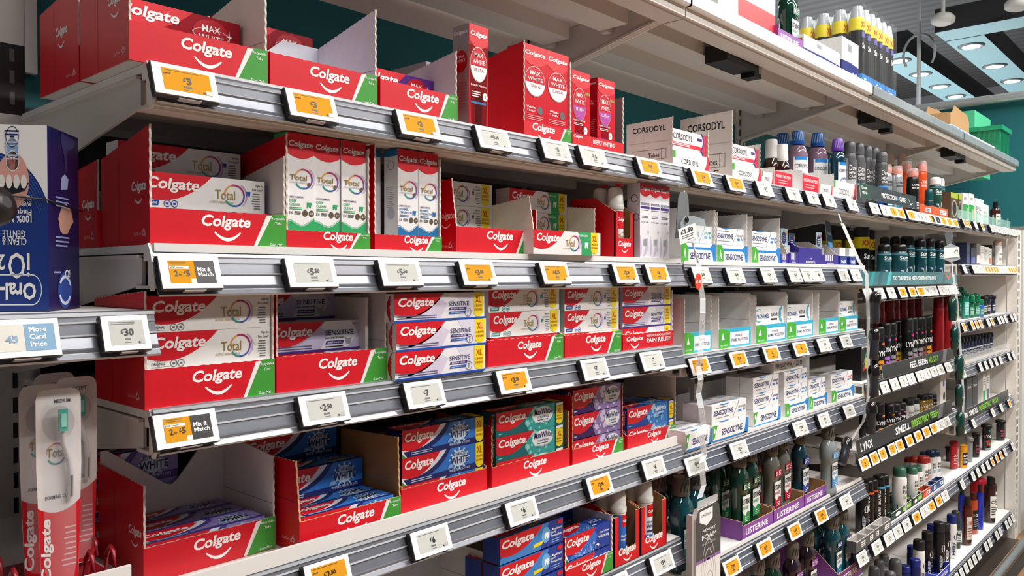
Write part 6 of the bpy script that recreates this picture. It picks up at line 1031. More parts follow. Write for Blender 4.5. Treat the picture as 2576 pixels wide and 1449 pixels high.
# ============================================================ deodorant bay and end bay
def axial(p): return (Vector(p) - Vector((0, -D, CZ))).dot(_f)
def dome(c, r, z, h, m): c.lathe([(r, z, m), (r, z + h * 0.55), (r * 0.93, z + h * 0.8), (r * 0.7, z + h * 0.95), (r * 0.35, z + h)], 24, m)
def can(body, cap, art=None, capk='dome', r=0.0245, h=0.15, ch=0.036, neck=True, band=None, bs=1.0):
    def f():
        a = B(); a.lathe([(r * 0.94, 0, C('#8d9094', 0.3, 0.5)), (r, 0.003, body), (r, h * 0.92), (r * 0.96, h * 0.95), (r * (0.86 if neck else 0.95), h)], 26, body, sy=bs)
        c = B()
        if capk == 'dome': dome(c, r * 0.92, h + 0.0003, ch, cap)
        elif capk == 'flat': c.lathe([(r * 0.97, h + 0.0003, cap), (r * 0.97, h + ch * 0.8), (r * 0.90, h + ch * 0.97), (r * 0.80, h + ch)], 26, cap, sy=bs); c.ring(Fr((0, 0, h + ch), (1, 0, 0), (0, 1, 0)), 0, 0, r * 0.40, r * 0.55, 200, 340, C('#34353a', 0.3), 2, 10)
        elif capk == 'clear': c.lathe([(r * 0.90, h + 0.0003, cap), (r * 0.90, h + ch * 0.45), (r * 0.60, h + ch * 0.75)], 24, cap); c.lathe([(r * 0.95, h + 0.0003, C('#e9dcd8', 0.1, alpha=0.35, noise=0)), (r * 0.95, h + ch * 0.8), (r * 0.80, h + ch)], 24, C('#e9dcd8', 0.1, alpha=0.35, noise=0))
        elif capk == 'screw': c.lathe([(r * 0.5, h + 0.0003, cap), (r * 0.52, h + ch)], 20, cap)
        elif capk == 'pump': c.lathe([(r * 0.45, h + 0.0003, cap), (r * 0.45, h + ch * 0.4), (r * 0.16, h + ch * 0.42), (r * 0.16, h + ch * 0.75), (r * 0.42, h + ch * 0.78), (r * 0.42, h + ch)], 18, cap); c.box(-r * 1.0, 0, -r * 0.16, r * 0.16, h + ch * 0.8, h + ch * 0.98, cap)
        out = [('can_body', a, None), ('cap', c, None)]
        if art:
            l = B(); art(l, Cyl(r * 1.008, r * bs * 1.008), r, h); out.append(('printed_label', l, None))
        return out
    f.dim = (r, h + ch); return f
def A_dove(l, cy, r, h): l.text(cy, 'Dove', -r * 0.9, h * 0.66, r * 1.5, h * 0.10, PW, 2, 0.006, 0.1); l.text(cy, 'MEN+', -r * 0.9, h * 0.58, r * 1.3, h * 0.055, PW, 2, 0.014); l.text(cy, 'CARE', -r * 0.9, h * 0.51, r * 1.2, h * 0.05, PW, 2, 0.006); l.rect(cy, -r, h * 0.40, r, h * 0.44, C('#8fc6d6'), 1); l.rect(cy, -r * 2.2, h * 0.1, -r * 1.05, h * 0.9, C('#a9a9a6', 0.5, noise=0.3, scale=900), 1)
def A_doveb(l, cy, r, h): l.rect(cy, -r * 1.5, 0.004, r * 1.3, h * 0.42, C('#1a5cb8', 0.35), 1); l.text(cy, 'Dove', -r * 0.9, h * 0.70, r * 1.5, h * 0.11, PW, 3, 0.006, 0.1); l.text(cy, 'MEN+', -r * 0.9, h * 0.60, r * 1.3, h * 0.06, PW, 3, 0.014); l.text(cy, 'CARE', -r * 0.9, h * 0.52, r * 1.2, h * 0.05, PW, 3, 0.006); l.text(cy, '72H', -r * 0.9, h * 0.08, r * 1.2, h * 0.09, PW, 3, 0.02); l.rect(cy, -r * 1.5, h * 0.42, r * 1.3, h * 0.46, C('#5aa0e0', 0.35), 2)
def A_lor(bm): 
    def f(l, cy, r, h): l.text(cy, "L'ORÉAL", -r * 1.0, h * 0.74, r * 1.9, h * 0.07, INK if bm else PW, 2, 0.016); l.text(cy, 'MEN EXPERT', -r * 1.0, h * 0.66, r * 1.9, h * 0.05, INK if bm else PW, 2, 0.012); l.rect(cy, -r, h * 0.10, r, h * 0.28, C('#2a8fb4') if bm else C('#d9d9d6'), 1); l.lines(cy, -r * 0.8, h * 0.22, r * 1.4, 2, h * 0.07, h * 0.03, PW if bm else INK, 3)
    return f
def A_sure(l, cy, r, h): 
    l.text(cy, 'Sure', -r * 0.9, h * 0.74, r * 1.6, h * 0.11, PW, 3, 0.02); l.lines(cy, -r * 0.8, h * 0.69, r * 1.4, 1, 0, h * 0.03, C('#9fc6cc'), 3)
    for x0, x1, m in ((-1.1, -0.75, C('#5b6fd0')), (-0.75, -0.35, C('#d6d9e6')), (0.95, 0.6, C('#8a6fd0')), (0.6, 0.25, C('#e6e6ee'))): l.p2(cy, [(r * x0, h * 0.42), (r * x1 if x0 < 0 else r * x0, h * 0.42 if x0 < 0 else h * 0.42), (r * 0.05, h * 0.08), (-r * 0.1, h * 0.08)] if x0 < 0 else [(-r * 0.05, h * 0.08), (r * 0.1, h * 0.08), (r * x0, h * 0.46), (r * x1, h * 0.46)], m, 2)
    l.rect(cy, -r * 2.6, h * 0.9, r * 2.6, h * 0.93, C('#7fb4d0', 0.3, 0.3), 1)
def A_xxl(l, cy, r, h): l.rect(cy, -r * 2.8, h * 0.74, r * 2.8, h * 0.98, YEL, 1); l.text(cy, 'XXL', -r * 0.9, h * 0.79, r * 1.7, h * 0.13, C('#cf3a1f'), 3, 0.02); l.text(cy, 'Sure', -r * 0.6, h * 0.52, r * 1.4, h * 0.11, PW, 3, 0.02); l.p2(cy, [(0, h * 0.28), (r * 0.3, h * 0.12), (r * 0.7, h * 0.3), (r * 0.35, h * 0.2)], PW, 2)
def A_lynx(col, blob='#e8a020'):
    def f(l, cy, r, h):
        l.text(cy, 'LYNX', -r * 1.15, h * 0.56, r * 2.1, h * 0.13, PW, 3, 0.022); l.rect(cy, -r * 0.2, h * 0.84, r * 0.5, h * 0.90, C(col), 1)
        for i in range(7): t = i * 0.9; l.disc(cy, r * (0.55 * math.cos(t * 2.1)), h * (0.26 + 0.14 * math.sin(t * 1.7)), r * 0.32, h * 0.055, C(blob if i % 3 else col), 1 + i % 2, 10)
        l.lines(cy, -r * 0.9, h * 0.08, r * 1.4, 2, h * 0.035, h * 0.012, PW, 3)
    return f
def A_rg(col):
    def f(l, cy, r, h): l.text(cy, 'RIGHT GUARD', -r * 0.55, h * 0.12, h * 0.74, r * 0.62, PW, 2, 0.03, rot=math.pi / 2); l.p2(cy, [(r * 0.0, h * 0.18), (r * 0.75, h * 0.10), (r * 0.95, h * 0.45), (r * 0.3, h * 0.52)], C(col), 1); l.rect(cy, -r * 2.4, h * 0.88, r * 2.4, h * 0.93, C(col), 1)
    return f
def A_rock(col):
    def f(l, cy, r, h): 
        l.text(cy, 'ROCK', -r * 0.4, h * 0.66, r * 1.7, h * 0.10, INK, 3, 0.022); l.text(cy, 'FACE', -r * 0.4, h * 0.53, r * 1.6, h * 0.10, INK, 3, 0.022); l.lines(cy, -r * 0.4, h * 0.46, r * 1.0, 3, h * 0.04, h * 0.014, C(col), 3); P = [(r * x, h * y) for x, y in ((-2.2, 0.14), (-1.2, 0.20), (-0.5, 0.10), (0.2, 0.24), (0.7, 0.14), (1.4, 0.26), (2.0, 0.16))]
        for i in range(6): l.p2(cy, [(P[i][0], 0.004), (P[i + 1][0], 0.004), P[i + 1], P[i]], C('#173b2c' if col == '#6fbf2f' else col), 1)
    return f
def A_niv(ink, lab): 
    def f(l, cy, r, h): l.disc(cy, 0, h * 0.62, r * 0.5, h * 0.09, ink, 1, 18); l.text(cy, lab, -r * 0.3, h * 0.10, h * 0.36, r * 0.5, ink, 2, 0.02, rot=math.pi / 2); l.lines(cy, -r * 0.8, h * 0.4, r * 1.2, 4, h * 0.04, h * 0.014, GRY, 2)
    return f
def A_lab(bg, txt, ink): 
    def f(l, cy, r, h): l.rect(cy, -r * 0.9, h * 0.15, r * 0.9, h * 0.72, bg, 1); l.text(cy, txt, -r * 0.75, h * 0.52, r * 1.5, h * 0.09, ink, 3, 0.016); l.lines(cy, -r * 0.7, h * 0.42, r * 1.3, 4, h * 0.06, h * 0.02, ink, 3)
    return f
DG = C('#55575a', 0.35); BK = C('#111113', 0.3); NV = C('#18225c', 0.3); WT = C('#ecebe9', 0.35); TL = C('#0e4a52', 0.3, coat=0.2); OR = C('#d9501f', 0.3)
CAN = {'dove': can(DG, C('#4c4e51', 0.4), A_dove), 'doveblue': can(DG, C('#55575a', 0.4), A_doveb), 'tealtan': can(C('#12343c', 0.3), C('#c9b9a6', 0.45), None), 'lsilver': can(C('#b9bdc0', 0.3, 0.5), C('#d9663f', 0.35), A_lor(True), 'clear'), 'lorange': can(OR, C('#d9532f', 0.35), A_lor(False), 'clear'),
       'lblack': can(BK, C('#d9532f', 0.35), A_lor(False), 'clear'), 'surew': can(C('#1c4a3c', 0.3), WT, A_sure), 'sure': can(TL, BK, A_sure), 'surexxl': can(BK, C('#1a1a1c', 0.4), A_xxl, 'flat', ch=0.03), 'red': can(C('#8a1018', 0.3), C('#6d0c14', 0.35), None), 'rollon_dark': can(C('#123b44', 0.3), C('#0e4a52', 0.3), None, ch=0.045, h=0.06),
       'lynx_o': can(BK, C('#161618', 0.4), A_lynx('#e8652a', '#e89a2a'), 'flat', ch=0.045), 'lynx_p': can(BK, C('#161618', 0.4), A_lynx('#a05ac0', '#b46fc8'), 'flat', ch=0.045), 'lynx_y': can(BK, C('#161618', 0.4), A_lynx('#e0b02a', '#e0b02a'), 'flat', ch=0.045), 'lynx_m': can(BK, C('#161618', 0.4), A_lynx('#c0307a', '#8c8c90'), 'flat', ch=0.045), 'lynx_b': can(BK, C('#161618', 0.4), A_lynx('#8c4a2a', '#7a3f26'), 'flat', ch=0.045),
       'lynx_t': can(BK, C('#161618', 0.4), A_lynx('#e8901f', '#e8901f'), 'flat', ch=0.05), 'lynx_f': can(BK, C('#161618', 0.4), A_lynx('#e05a90', '#8ab83a'), 'flat', ch=0.05), 'lynx_w': can(C('#d9d9d6', 0.35), C('#161618', 0.4), A_lab(C('#c9c9c8'), 'LYNX', INK), 'flat', ch=0.05), 'lynx_g': can(C('#a8873f', 0.3, 0.4), C('#161618', 0.4), A_lynx('#7a5f26', '#7a5f26'), 'flat', ch=0.05),
       'rg_o': can(BK, C('#1b1b1d', 0.3), A_rg('#e0662f'), 'dome', ch=0.03), 'rg_b': can(BK, C('#1b1b1d', 0.3), A_rg('#4fa9cf'), 'dome', ch=0.03), 'rock_g': can(WT, C('#3f6f5c', 0.3), A_rock('#6fbf2f'), 'dome', ch=0.04), 'rock_r': can(WT, C('#b03226', 0.3), A_rock('#c8382a'), 'dome', ch=0.04), 'rock_b': can(WT, C('#1c3450', 0.3), A_rock('#2a7fa4'), 'dome', ch=0.04),
       'niv_navy': can(NV, C('#1c2a78', 0.3), A_niv(PW, 'MEN'), 'flat', ch=0.035), 'niv_white': can(WT, C('#232427', 0.35), A_niv(INK, 'INVISIBLE'), 'flat', ch=0.035), 'niv_black': can(C('#19191d', 0.3), C('#232427', 0.35), A_niv(PW, 'DEEP'), 'flat', ch=0.035), 'niv_wn': can(WT, C('#1c2f80', 0.3), A_niv(NAVY, 'MEN'), 'flat', ch=0.035), 'greydome': can(DG, C('#515356', 0.35), A_dove, 'dome', ch=0.05), 'greencan': can(C('#243a36', 0.3), C('#3c3e3c', 0.4), A_lab(C('#2f4a42'), 'FRESH', PW), 'dome'),
       'amber': can(C('#4a130c', 0.12, coat=0.4), C('#2a2624', 0.4), A_lab(C('#d9cfc6'), 'XTREME', C('#a33a1c')), 'screw', r=0.030, h=0.17, bs=0.7), 'orangeb': can(C('#b94a1f', 0.15, coat=0.4), C('#5a2414', 0.3), A_lab(C('#231c1a'), '100', PW), 'screw', r=0.030, h=0.16, bs=0.7), 'blueb': can(C('#1c2fb0', 0.2, coat=0.3), C('#2a2c34', 0.3), None, 'screw', r=0.026, h=0.17, bs=0.7), 'brownb': can(C('#2f140e', 0.12, coat=0.5), BK, A_lab(C('#e9e4da'), 'CPL', INK), 'screw', r=0.030, h=0.17), 'redpump': can(C('#c4182a', 0.3), C('#c4182a', 0.3), A_lab(C('#c01a2a'), 'CARE', C('#3a5ab0')), 'pump', r=0.040, h=0.15, ch=0.05),
       'shower_green': can(C('#0f7a62', 0.2, coat=0.3), C('#0c5a48', 0.3), A_lab(C('#7fc6c8'), 'NEON', PW), 'dome', r=0.028, h=0.17, ch=0.03, bs=0.6), 'green_small': can(C('#0f5a3c', 0.15, coat=0.4), C('#0f6a48', 0.2), A_lab(C('#3c8f6a'), 'CALM', PW), 'dome', r=0.028, h=0.10, ch=0.055, bs=0.65), 'blue_small': can(C('#2a57c0', 0.3), C('#0f6a48', 0.3), A_lab(C('#2f8f74'), 'RADOX', PW), 'flat', r=0.028, h=0.09, ch=0.04, bs=0.65), 'black_small': can(C('#1c1c20', 0.3), C('#151518', 0.4), A_lab(C('#2c2c30'), 'LYNX', PW), 'dome', r=0.024, h=0.13, ch=0.03, bs=0.65), 'navy_small': can(C('#141a34', 0.3), C('#151826', 0.35), A_lab(C('#1e2748'), 'MEN', PW), 'dome', r=0.024, h=0.10, ch=0.03, bs=0.65),
       'lynx_gel': can(C('#141416', 0.35), C('#141416', 0.4), A_lynx('#2f9f5a', '#b03a3a'), 'dome', r=0.035, h=0.17, ch=0.03, bs=0.55), 'grey_gel': can(C('#8d9092', 0.4), C('#8d9092', 0.4), None, 'dome', r=0.032, h=0.16, ch=0.03, bs=0.6), 'orange_gel': can(C('#e09a1f', 0.4), C('#e09a1f', 0.4), A_lab(C('#241c14'), 'ZXYI', PW), 'flat', r=0.036, h=0.17, ch=0.01, bs=0.55), 'red_gel': can(C('#b5202a', 0.35), C('#8f1820', 0.35), A_lab(C('#b5202a'), 'XX', PW), 'dome', r=0.032, h=0.16, ch=0.03, bs=0.6), 'black_gel': can(C('#17171a', 0.35), C('#17171a', 0.35), A_lab(C('#1c1c20'), 'RX', C('#c0506a')), 'dome', r=0.030, h=0.16, ch=0.03, bs=0.6),
       'brown_bull': can(C('#3a1812', 0.15, coat=0.4), BK, A_lab(C('#e4e0da'), 'BULL', INK), 'screw', r=0.026, h=0.085, ch=0.03), 'white_bottle': can(C('#e6e4e0', 0.4), C('#d9b9a8', 0.4), A_lab(C('#ecebe6'), 'CARE', C('#3a6a4a')), 'dome', r=0.026, h=0.11, ch=0.03)}
NAMEC = {'red': 'tall dark red can', 'rollon_dark': 'dark teal roll-on'}
RMIN = {'rollon_dark': 0.018, 'navy_small': 0.020, 'black_small': 0.021, 'blueb': 0.022, 'amber': 0.028, 'orangeb': 0.028, 'brown_bull': 0.022, 'white_bottle': 0.022, 'redpump': 0.036}
_placed = []
def canpx(kind, u, w, vt, Y, S, label, group, name='deodorant_can', cat='deodorant', hmax=None, dz=0.0006):
    p = atY(u, vt, Y); r = w / 2 / F * axial(p); r0, h0 = CAN[kind].dim; h = p.z - S
    if hmax: h = min(h, hmax)
    rm = RMIN.get(kind, 0.0222)
    if r < rm: x2 = UX(u + w / 2, vt, Y); p = Vector((x2 - rm / max(0.35, math.sin(math.atan2(Y + D, p.x))) * 0.9, Y, p.z)) if False else atY(u + w / 2 - rm * F / axial(p), vt, Y); r = rm
    s = min(r / r0, 1.35); R = r0 * s + 0.0004; lim = (4.135 if p.x < 4.168 else 5.372) - R; x, yy = min(p.x, lim), Y
    for _ in range(60):         # keep neighbours from touching
        hit = [q for q in _placed if abs(q[3] - S) < 0.01 and (q[0] - x) ** 2 + (q[1] - yy) ** 2 < (q[2] + R) ** 2]
        if not hit: break
        x += 0.004
        if x > lim: x = min(p.x, lim) - 0.02; yy += 0.012
    _placed.append((x, yy, R, S)); p = Vector((x, yy, p.z)); Y = yy
    o = place('can_' + kind, CAN[kind], name, label, cat, group, (p.x, Y, S + dz), -0.35 if kind not in ('niv_white',) else 0.0); o.scale = (s, s, h / h0); return o
def run(items, S, group, noun, tail, name='deodorant_can', cat='deodorant', hmax=None, dz=0.0006):
    n = 0
    for it in items:
        kind, u, w, vt, Y, desc = it; canpx(kind, u, w, vt, Y, S, f'{desc}, {ORD[n]} from left {tail}', group, name, cat, hmax, dz); n += 1
R1, R2, R3, R4, R5, R6 = [s[0] for s in SHELVES[3]]
# ---- top shelf
run([('dove', 2139, 27, 357, 0.10, 'grey deodorant can with pale side panel'), ('dove', 2164, 21, 362, 0.10, 'grey deodorant can with pale side panel'), ('dove', 2186, 18, 370, 0.10, 'grey deodorant can with white wording'), ('dove', 2204, 16, 374, 0.10, 'grey deodorant can with white wording')], R1, 'grey deodorant cans', '', 'in the grey row')
canpx('doveblue', 2219, 27, 383, 0.045, R1, 'grey and blue deodorant can in front of the grey row', 'grey deodorant cans')
run([('tealtan', 2214, 17, 367, 0.30, 'dark teal can with tan cap'), ('tealtan', 2240, 20, 365, 0.26, 'dark teal can with tan cap'), ('tealtan', 2271, 22, 363, 0.22, 'dark teal can with tan cap'), ('tealtan', 2287, 15, 367, 0.30, 'dark teal can with tan cap')], R1, 'tan capped dark cans', '', 'at the back, top deodorant shelf', hmax=0.315)
run([('lsilver', 2236, 15, 417, 0.10, 'silver can with orange clear cap'), ('lsilver', 2258, 25, 419, 0.07, 'silver can with orange clear cap')], R1, 'orange capped cans', '', 'of the silver pair')
run([('lorange', 2281, 25, 406, 0.13, 'all orange can with clear cap'), ('lorange', 2318, 26, 406, 0.09, 'all orange can with clear cap')], R1, 'orange capped cans', '', 'of the tall orange pair')
canpx('lblack', 2296, 28, 425, 0.045, R1, 'black can with orange clear cap standing before the orange cans', 'orange capped cans')
canpx('rollon_dark', 2339, 17, 476, 0.04, R1, 'small dark teal roll-on beside the green can with white cap', None)
run([('surew', 2353, 28, 446, 0.06, 'green can with white cap'), ('surew', 2367, 18, 449, 0.13, 'green can with white cap, half hidden')], R1, 'white capped green cans', '', 'on the top shelf')
def barker(u0, u1, v0, S, h, y, label, bg, words, x1=None, lean=0.0):
    a, c = UX(u0, v0, y), UX(u1, v0, y); b = B(); w = c - a; fr = front(); b.prism(fr, [(0, 0), (w, 0), (w, h), (0, h)], 0.0015, bg, WT, WT); words(b, fr, w, h); return solo('shelf_barker', b, label, 'shelf sign', 'printed strips along the deodorant shelf edges', (a, y, S), rot=(lean, 0, 0))
def W_prot(b, fr, w, h): b.rect(fr, 0, 0, w * 0.16, h, C('#2f4a3e', 0.4), 1); b.text(fr, 'Dove', w * 0.03, h * 0.62, w * 0.08, h * 0.22, PW, 2); b.text(fr, 'MEN+', w * 0.03, h * 0.30, w * 0.08, h * 0.18, PW, 2); b.text(fr, 'PROTECTION', w * 0.34, h * 0.30, w * 0.26, h * 0.36, PW, 2, 0.022); b.text(fr, '+', w * 0.61, h * 0.34, w * 0.03, h * 0.26, C('#4fa9cf'), 2, 0.02); b.text(fr, 'CARE', w * 0.66, h * 0.30, w * 0.12, h * 0.36, PW, 2, 0.022); b.p2(fr, [(w * 0.83, h * 0.75), (w * 0.87, h * 0.3), (w * 0.92, h * 0.4), (w * 0.87, h * 0.18)], PW, 2)
barker(2166, 2308, 505, R1 + 0.006, 0.052, -0.003, 'dark grey protection plus care strip along the top deodorant shelf edge', C('#3c3d3f', 0.35), W_prot, lean=-0.12)
def W_try(b, fr, w, h):
    for i, (x, m) in enumerate(((0.05, '#1f8f94'), (0.12, '#0f5560'), (0.20, '#3fb0b4'), (0.62, '#1a7a84'), (0.80, '#0d4a56'))): b.p2(fr, [(w * x, 0), (w * (x + 0.03), 0), (w * (x + 0.07), h), (w * (x + 0.04), h)], C(m, 0.25), 1)
    b.text(fr, "TRY THE UK'S #1 ANTI-PERSPIRANT BRAND", w * 0.27, h * 0.34, w * 0.46, h * 0.34, PW, 2, 0.022); b.p2(fr, [(w * 0.84, h * 0.9), (w * 0.88, h * 0.3), (w * 0.95, h * 0.9), (w * 0.93, h * 0.95), (w * 0.88, h * 0.55), (w * 0.86, h * 0.95)], C('#c05a4a', 0.3), 2)
barker(2170, 2408, 712, R2 - 0.004, 0.050, -0.005, 'teal strip with white anti-perspirant slogan on the second deodorant shelf', C('#1c6a74', 0.2), W_try, lean=-0.12)
def W_two(a_, c_, pre=None):
    def f(b, fr, w, h):
        if pre: b.text(fr, pre, w * 0.03, h * 0.2, w * 0.10, h * 0.5, PW, 2, 0.02)
        x = 0.34 if pre else 0.34; b.text(fr, a_, w * x, h * 0.22, w * (0.15 if pre else 0.24), h * 0.5, PW, 2, 0.026); b.text(fr, c_, w * (x + (0.165 if pre else 0.255)), h * 0.22, w * (0.31 if pre else 0.15), h * 0.5, C('#7fc43a', 0.4), 2, 0.026); b.p2(fr, [(w * 0.80, 0), (w * 0.86, 0), (w * 0.90, h), (w * 0.84, h)], C('#6a6c70', 0.3), 1)
    return f
barker(2222, 2400, 930, R3 + 0.006, 0.050, -0.003, 'black strip reading feel fresh all day on the third deodorant shelf', C('#1b1c1e', 0.25), W_two('FEEL FRESH', 'ALL DAY'), lean=-0.12)
barker(2158, 2396, 1090, R4 + 0.006, 0.056, -0.003, 'black strip reading smell irresistibly fresh on the fourth deodorant shelf', C('#1b1c1e', 0.25), W_two('SMELL', 'IRRESISTIBLY FRESH', 'LYNX'), lean=-0.12)
def tray3(ua, ub, v, S, hf, hs, lab, out, inn, words, d=0.12, Y=0.02): stray(ua, ub, v, Y, S + E0, hf, hs, lab, words, out=out, inn=inn, d=d, hsf2=hs, hb=hs, group='small trays of the deodorant bay')
def W_plain(b, fr, w, h): b.rect(fr, w * 0.45, h * 0.25, w * 0.9, h * 0.75, PW, 1); b.lines(fr, w * 0.5, h * 0.55, w * 0.3, 2, h * 0.2, h * 0.08, INK, 2)
tray3(2314, 2345, 520, R1, 0.035, 0.04, 'orange tray front below the tall orange can', C('#d9542a', 0.4), C('#c9a080', 0.6), W_plain); tray3(2347, 2384, 525, R1, 0.038, 0.04, 'orange tray front with pale panel below the green can', C('#e0602f', 0.4), C('#c9a080', 0.6), W_plain, 0.09)
# ---- second shelf
run([('surexxl', 2067, 24, 560, 0.42, 'black can with yellow band in shade'), ('surexxl', 2101, 30, 556, 0.34, 'black can with yellow band'), ('surexxl', 2140, 26, 558, 0.30, 'black can with yellow band'), ('surexxl', 2168, 36, 554, 0.17, 'big black can with yellow band'), ('surexxl', 2192, 18, 558, 0.22, 'slim black can with yellow band')], R2, 'yellow banded black cans', '', 'on second deodorant shelf', hmax=0.226)
run([('sure', 2224, 33, 614, 0.05, 'teal can with black cap'), ('sure', 2262, 38, 614, 0.045, 'teal can with black cap'), ('sure', 2289, 22, 595, 0.10, 'taller teal can with black cap'), ('sure', 2315, 29, 600, 0.07, 'teal can showing its back'), ('sure', 2340, 23, 600, 0.06, 'teal can with black cap'), ('sure', 2364, 22, 604, 0.06, 'teal can with orange flash')], R2, 'teal deodorant cans', '', 'in the front teal row')
run([('sure', 2226, 26, 596, 0.16, 'shaded teal can'), ('sure', 2252, 26, 595, 0.17, 'shaded teal can'), ('sure', 2278, 22, 594, 0.19, 'shaded teal can')], R2, 'teal deodorant cans', '', 'behind the front teal row')
# ---- third shelf
L3 = [('lynx_o', 2214, 20, 822, 0.045, 'orange flash'), ('lynx_p', 2231, 17, 812, 0.07, 'purple flash'), ('lynx_m', 2246, 17, 811, 0.07, 'grey print'), ('lynx_y', 2259, 14, 806, 0.10, 'yellow flash'), ('lynx_y', 2271, 14, 803, 0.09, 'yellow print'), ('lynx_m', 2286, 21, 800, 0.05, 'broad plain back'), ('lynx_m', 2301, 13, 798, 0.09, 'pink print'), ('lynx_m', 2312, 13, 798, 0.08, 'silver print'), ('lynx_b', 2323, 13, 797, 0.09, 'brown print'), ('lynx_o', 2335, 14, 795, 0.08, 'orange label'), ('lynx_b', 2345, 12, 793, 0.10, 'brown print, slim'), ('lynx_b', 2356, 13, 791, 0.09, 'plain dark side')]
run([(k, u, w, v, Y, 'black body spray can with ' + d) for k, u, w, v, Y, d in L3], R3, 'black body spray cans', '', 'of the feel fresh row')
run([('red', 2216 + 19 * i, 19, 742 - 0.5 * i, 0.135, 'tall dark red can') for i in range(6)] + [('red', 2364, 18, 742, 0.05, 'tall red can'), ('red', 2384, 18, 741, 0.05, 'tall red can')], R3, 'red cans at the back', '', 'behind the black body spray row')
for i, (u, w, v, Y) in enumerate(((2152, 0.08, 850, 0.13), (2172, 0.08, 845, 0.055))):
    p = atY(u, v, Y); b = B(); b.box(-w / 2, w / 2, 0, 0.06, 0, p.z - R3, C('#131315', 0.3)); fr = front(); hh = p.z - R3; b.text(fr, 'LYNX', -w * 0.42, hh * 0.72, w * 0.8, hh * 0.13, PW, 1, 0.022); b.p2(fr, [(-w * 0.3, hh * 0.3), (0, hh * 0.55), (w * 0.3, hh * 0.68), (0.0, hh * 0.42)], C('#2f8f5a'), 1); b.p2(fr, [(-w * 0.35, hh * 0.2), (-w * 0.1, hh * 0.35), (0.0, hh * 0.22)], C('#b8302a'), 1); b.rect(fr, 0.0, hh * 0.25, w * 0.35, hh * 0.5, C('#c9b02a' if i else '#24583a'), 2)
    solo('gift_box', b, f'black boxed body spray set with green print, {["left", "right"][i]} of two', 'gift box', 'black boxed sets', (max(p.x, 2.975) if i == 0 else max(p.x, 2.975) + 0.02, Y, R3 + E0))
b = B(); b.box(-0.03, 0.03, 0, 0.04, 0, 0.10, WT); b.rect(front(), -0.026, 0.01, 0.026, 0.07, C('#2a2a2c'), 1); solo('boxed_roll_on', b, 'small white box with dark front at the right end of the feel fresh row', 'box', None, (4.10, 0.09, R3 + E0))
# ---- fourth shelf
L4_ = [('niv_black', 2181, 24, 1010, 0.07, 'dark spray can with small white wording'), ('lynx_t', 2212, 25, 1012, 0.05, 'black can with orange pattern'), ('lynx_t', 2239, 19, 1014, 0.06, 'black can with orange cartoonish spots' if False else 'black can with orange dots'), ('lynx_f', 2256, 16, 1012, 0.06, 'black can with pink print'), ('lynx_f', 2271, 16, 1009, 0.06, 'black can with pink and green print'), ('lynx_w', 2288, 19, 1002, 0.08, 'pale grey can with black cap'), ('lynx_w', 2305, 13, 998, 0.08, 'white can with black cap'), ('lynx_g', 2323, 19, 992, 0.08, 'gold can with black cap'), ('lynx_g', 2338, 14, 990, 0.09, 'slim gold can with black cap'), ('lynx_m', 2351, 12, 988, 0.09, 'black can with silver print'), ('lynx_w', 2364, 12, 986, 0.09, 'white striped can')]
run(L4_, R4, 'body sprays of the smell irresistible row', '', 'of the irresistibly fresh row')
b = B(); b.box(-0.045, 0.045, 0, 0.07, 0, 0.17, C('#d8d3cc', 0.5)); b.disc(front(), 0.02, 0.06, 0.018, 0.02, BK, 1); b.disc(front(), 0.01, 0.12, 0.014, 0.014, C('#3a57a8'), 1); solo('grooming_box', b, 'pale grey upright box with black disc at the right end of the irresistibly fresh row', 'box', None, (4.085, 0.055, R4 + E0))
for i, (u, v) in enumerate(((2098, 1062), (2126, 1070))):
    p = atY(u, v, 0.20 - 0.06 * i); b = B(); w = 0.09; hh = p.z - R4 - 0.06; b.box(-w / 2, w / 2, 0, 0.06, 0, hh, C('#141618', 0.35)); fr = front(); b.text(fr, 'VAR', -w * 0.35, hh * 0.45, w * 0.4, hh * 0.08, PW, 1, 0.01); b.rect(fr, -w * 0.4, hh * 0.62, w * 0.4, hh * 0.66, C('#2f8f4a'), 1); b.text(fr, 'FRESH', -w * 0.42, hh * 0.14, w * 0.6, hh * 0.12, C('#5aa0c0'), 1, 0.02); b.text(fr, 'STRONG', -w * 0.42, hh * 0.02, w * 0.7, hh * 0.11, C('#5aa0c0'), 1, 0.02)
    solo('gift_box', b, f'black boxed set with pale blue wording, fourth deodorant shelf, {["rear", "front"][i]} one', 'gift box', 'black boxed sets', (max(p.x, 2.975 + 0.096 * i), 0.20 - 0.06 * i, R4 + E0))
# ---- fifth shelf
run([('niv_black', 2174, 19, 1212, 0.065, 'black can with pale blue band')], R5, 'tall black cans', '', 'of the fifth deodorant shelf')
run([('rg_o', 2189, 15, 1203, 0.06, 'black can with vertical white lettering and orange flash'), ('rg_o', 2202, 13, 1199, 0.07, 'black can with vertical white lettering and orange flash'), ('rg_b', 2215, 15, 1192, 0.06, 'black can with vertical white lettering and blue flash'), ('rg_b', 2230, 14, 1188, 0.06, 'black can with vertical white lettering and blue flash')], R5, 'tall black cans', '', 'of its row')
run([('rock_g', 2263, 34, 1175, 0.05, 'white can with green cap'), ('rock_g', 2284, 22, 1172, 0.10, 'white can with green cap'), ('rock_g', 2297, 21, 1174, 0.06, 'white can with green cap'), ('rock_g', 2311, 17, 1170, 0.08, 'white can with green cap')], R5, 'white mountain print cans', '', 'of the green capped group', dz=0.0034)
run([('rock_r', 2290, 18, 1150, 0.17, 'white can with red cap'), ('rock_r', 2304, 18, 1148, 0.13, 'white can with red cap'), ('rock_r', 2321, 20, 1148, 0.07, 'white can with red cap'), ('rock_r', 2333, 14, 1145, 0.08, 'white can with red cap')], R5, 'white mountain print cans', '', 'of the red capped group', dz=0.0034)
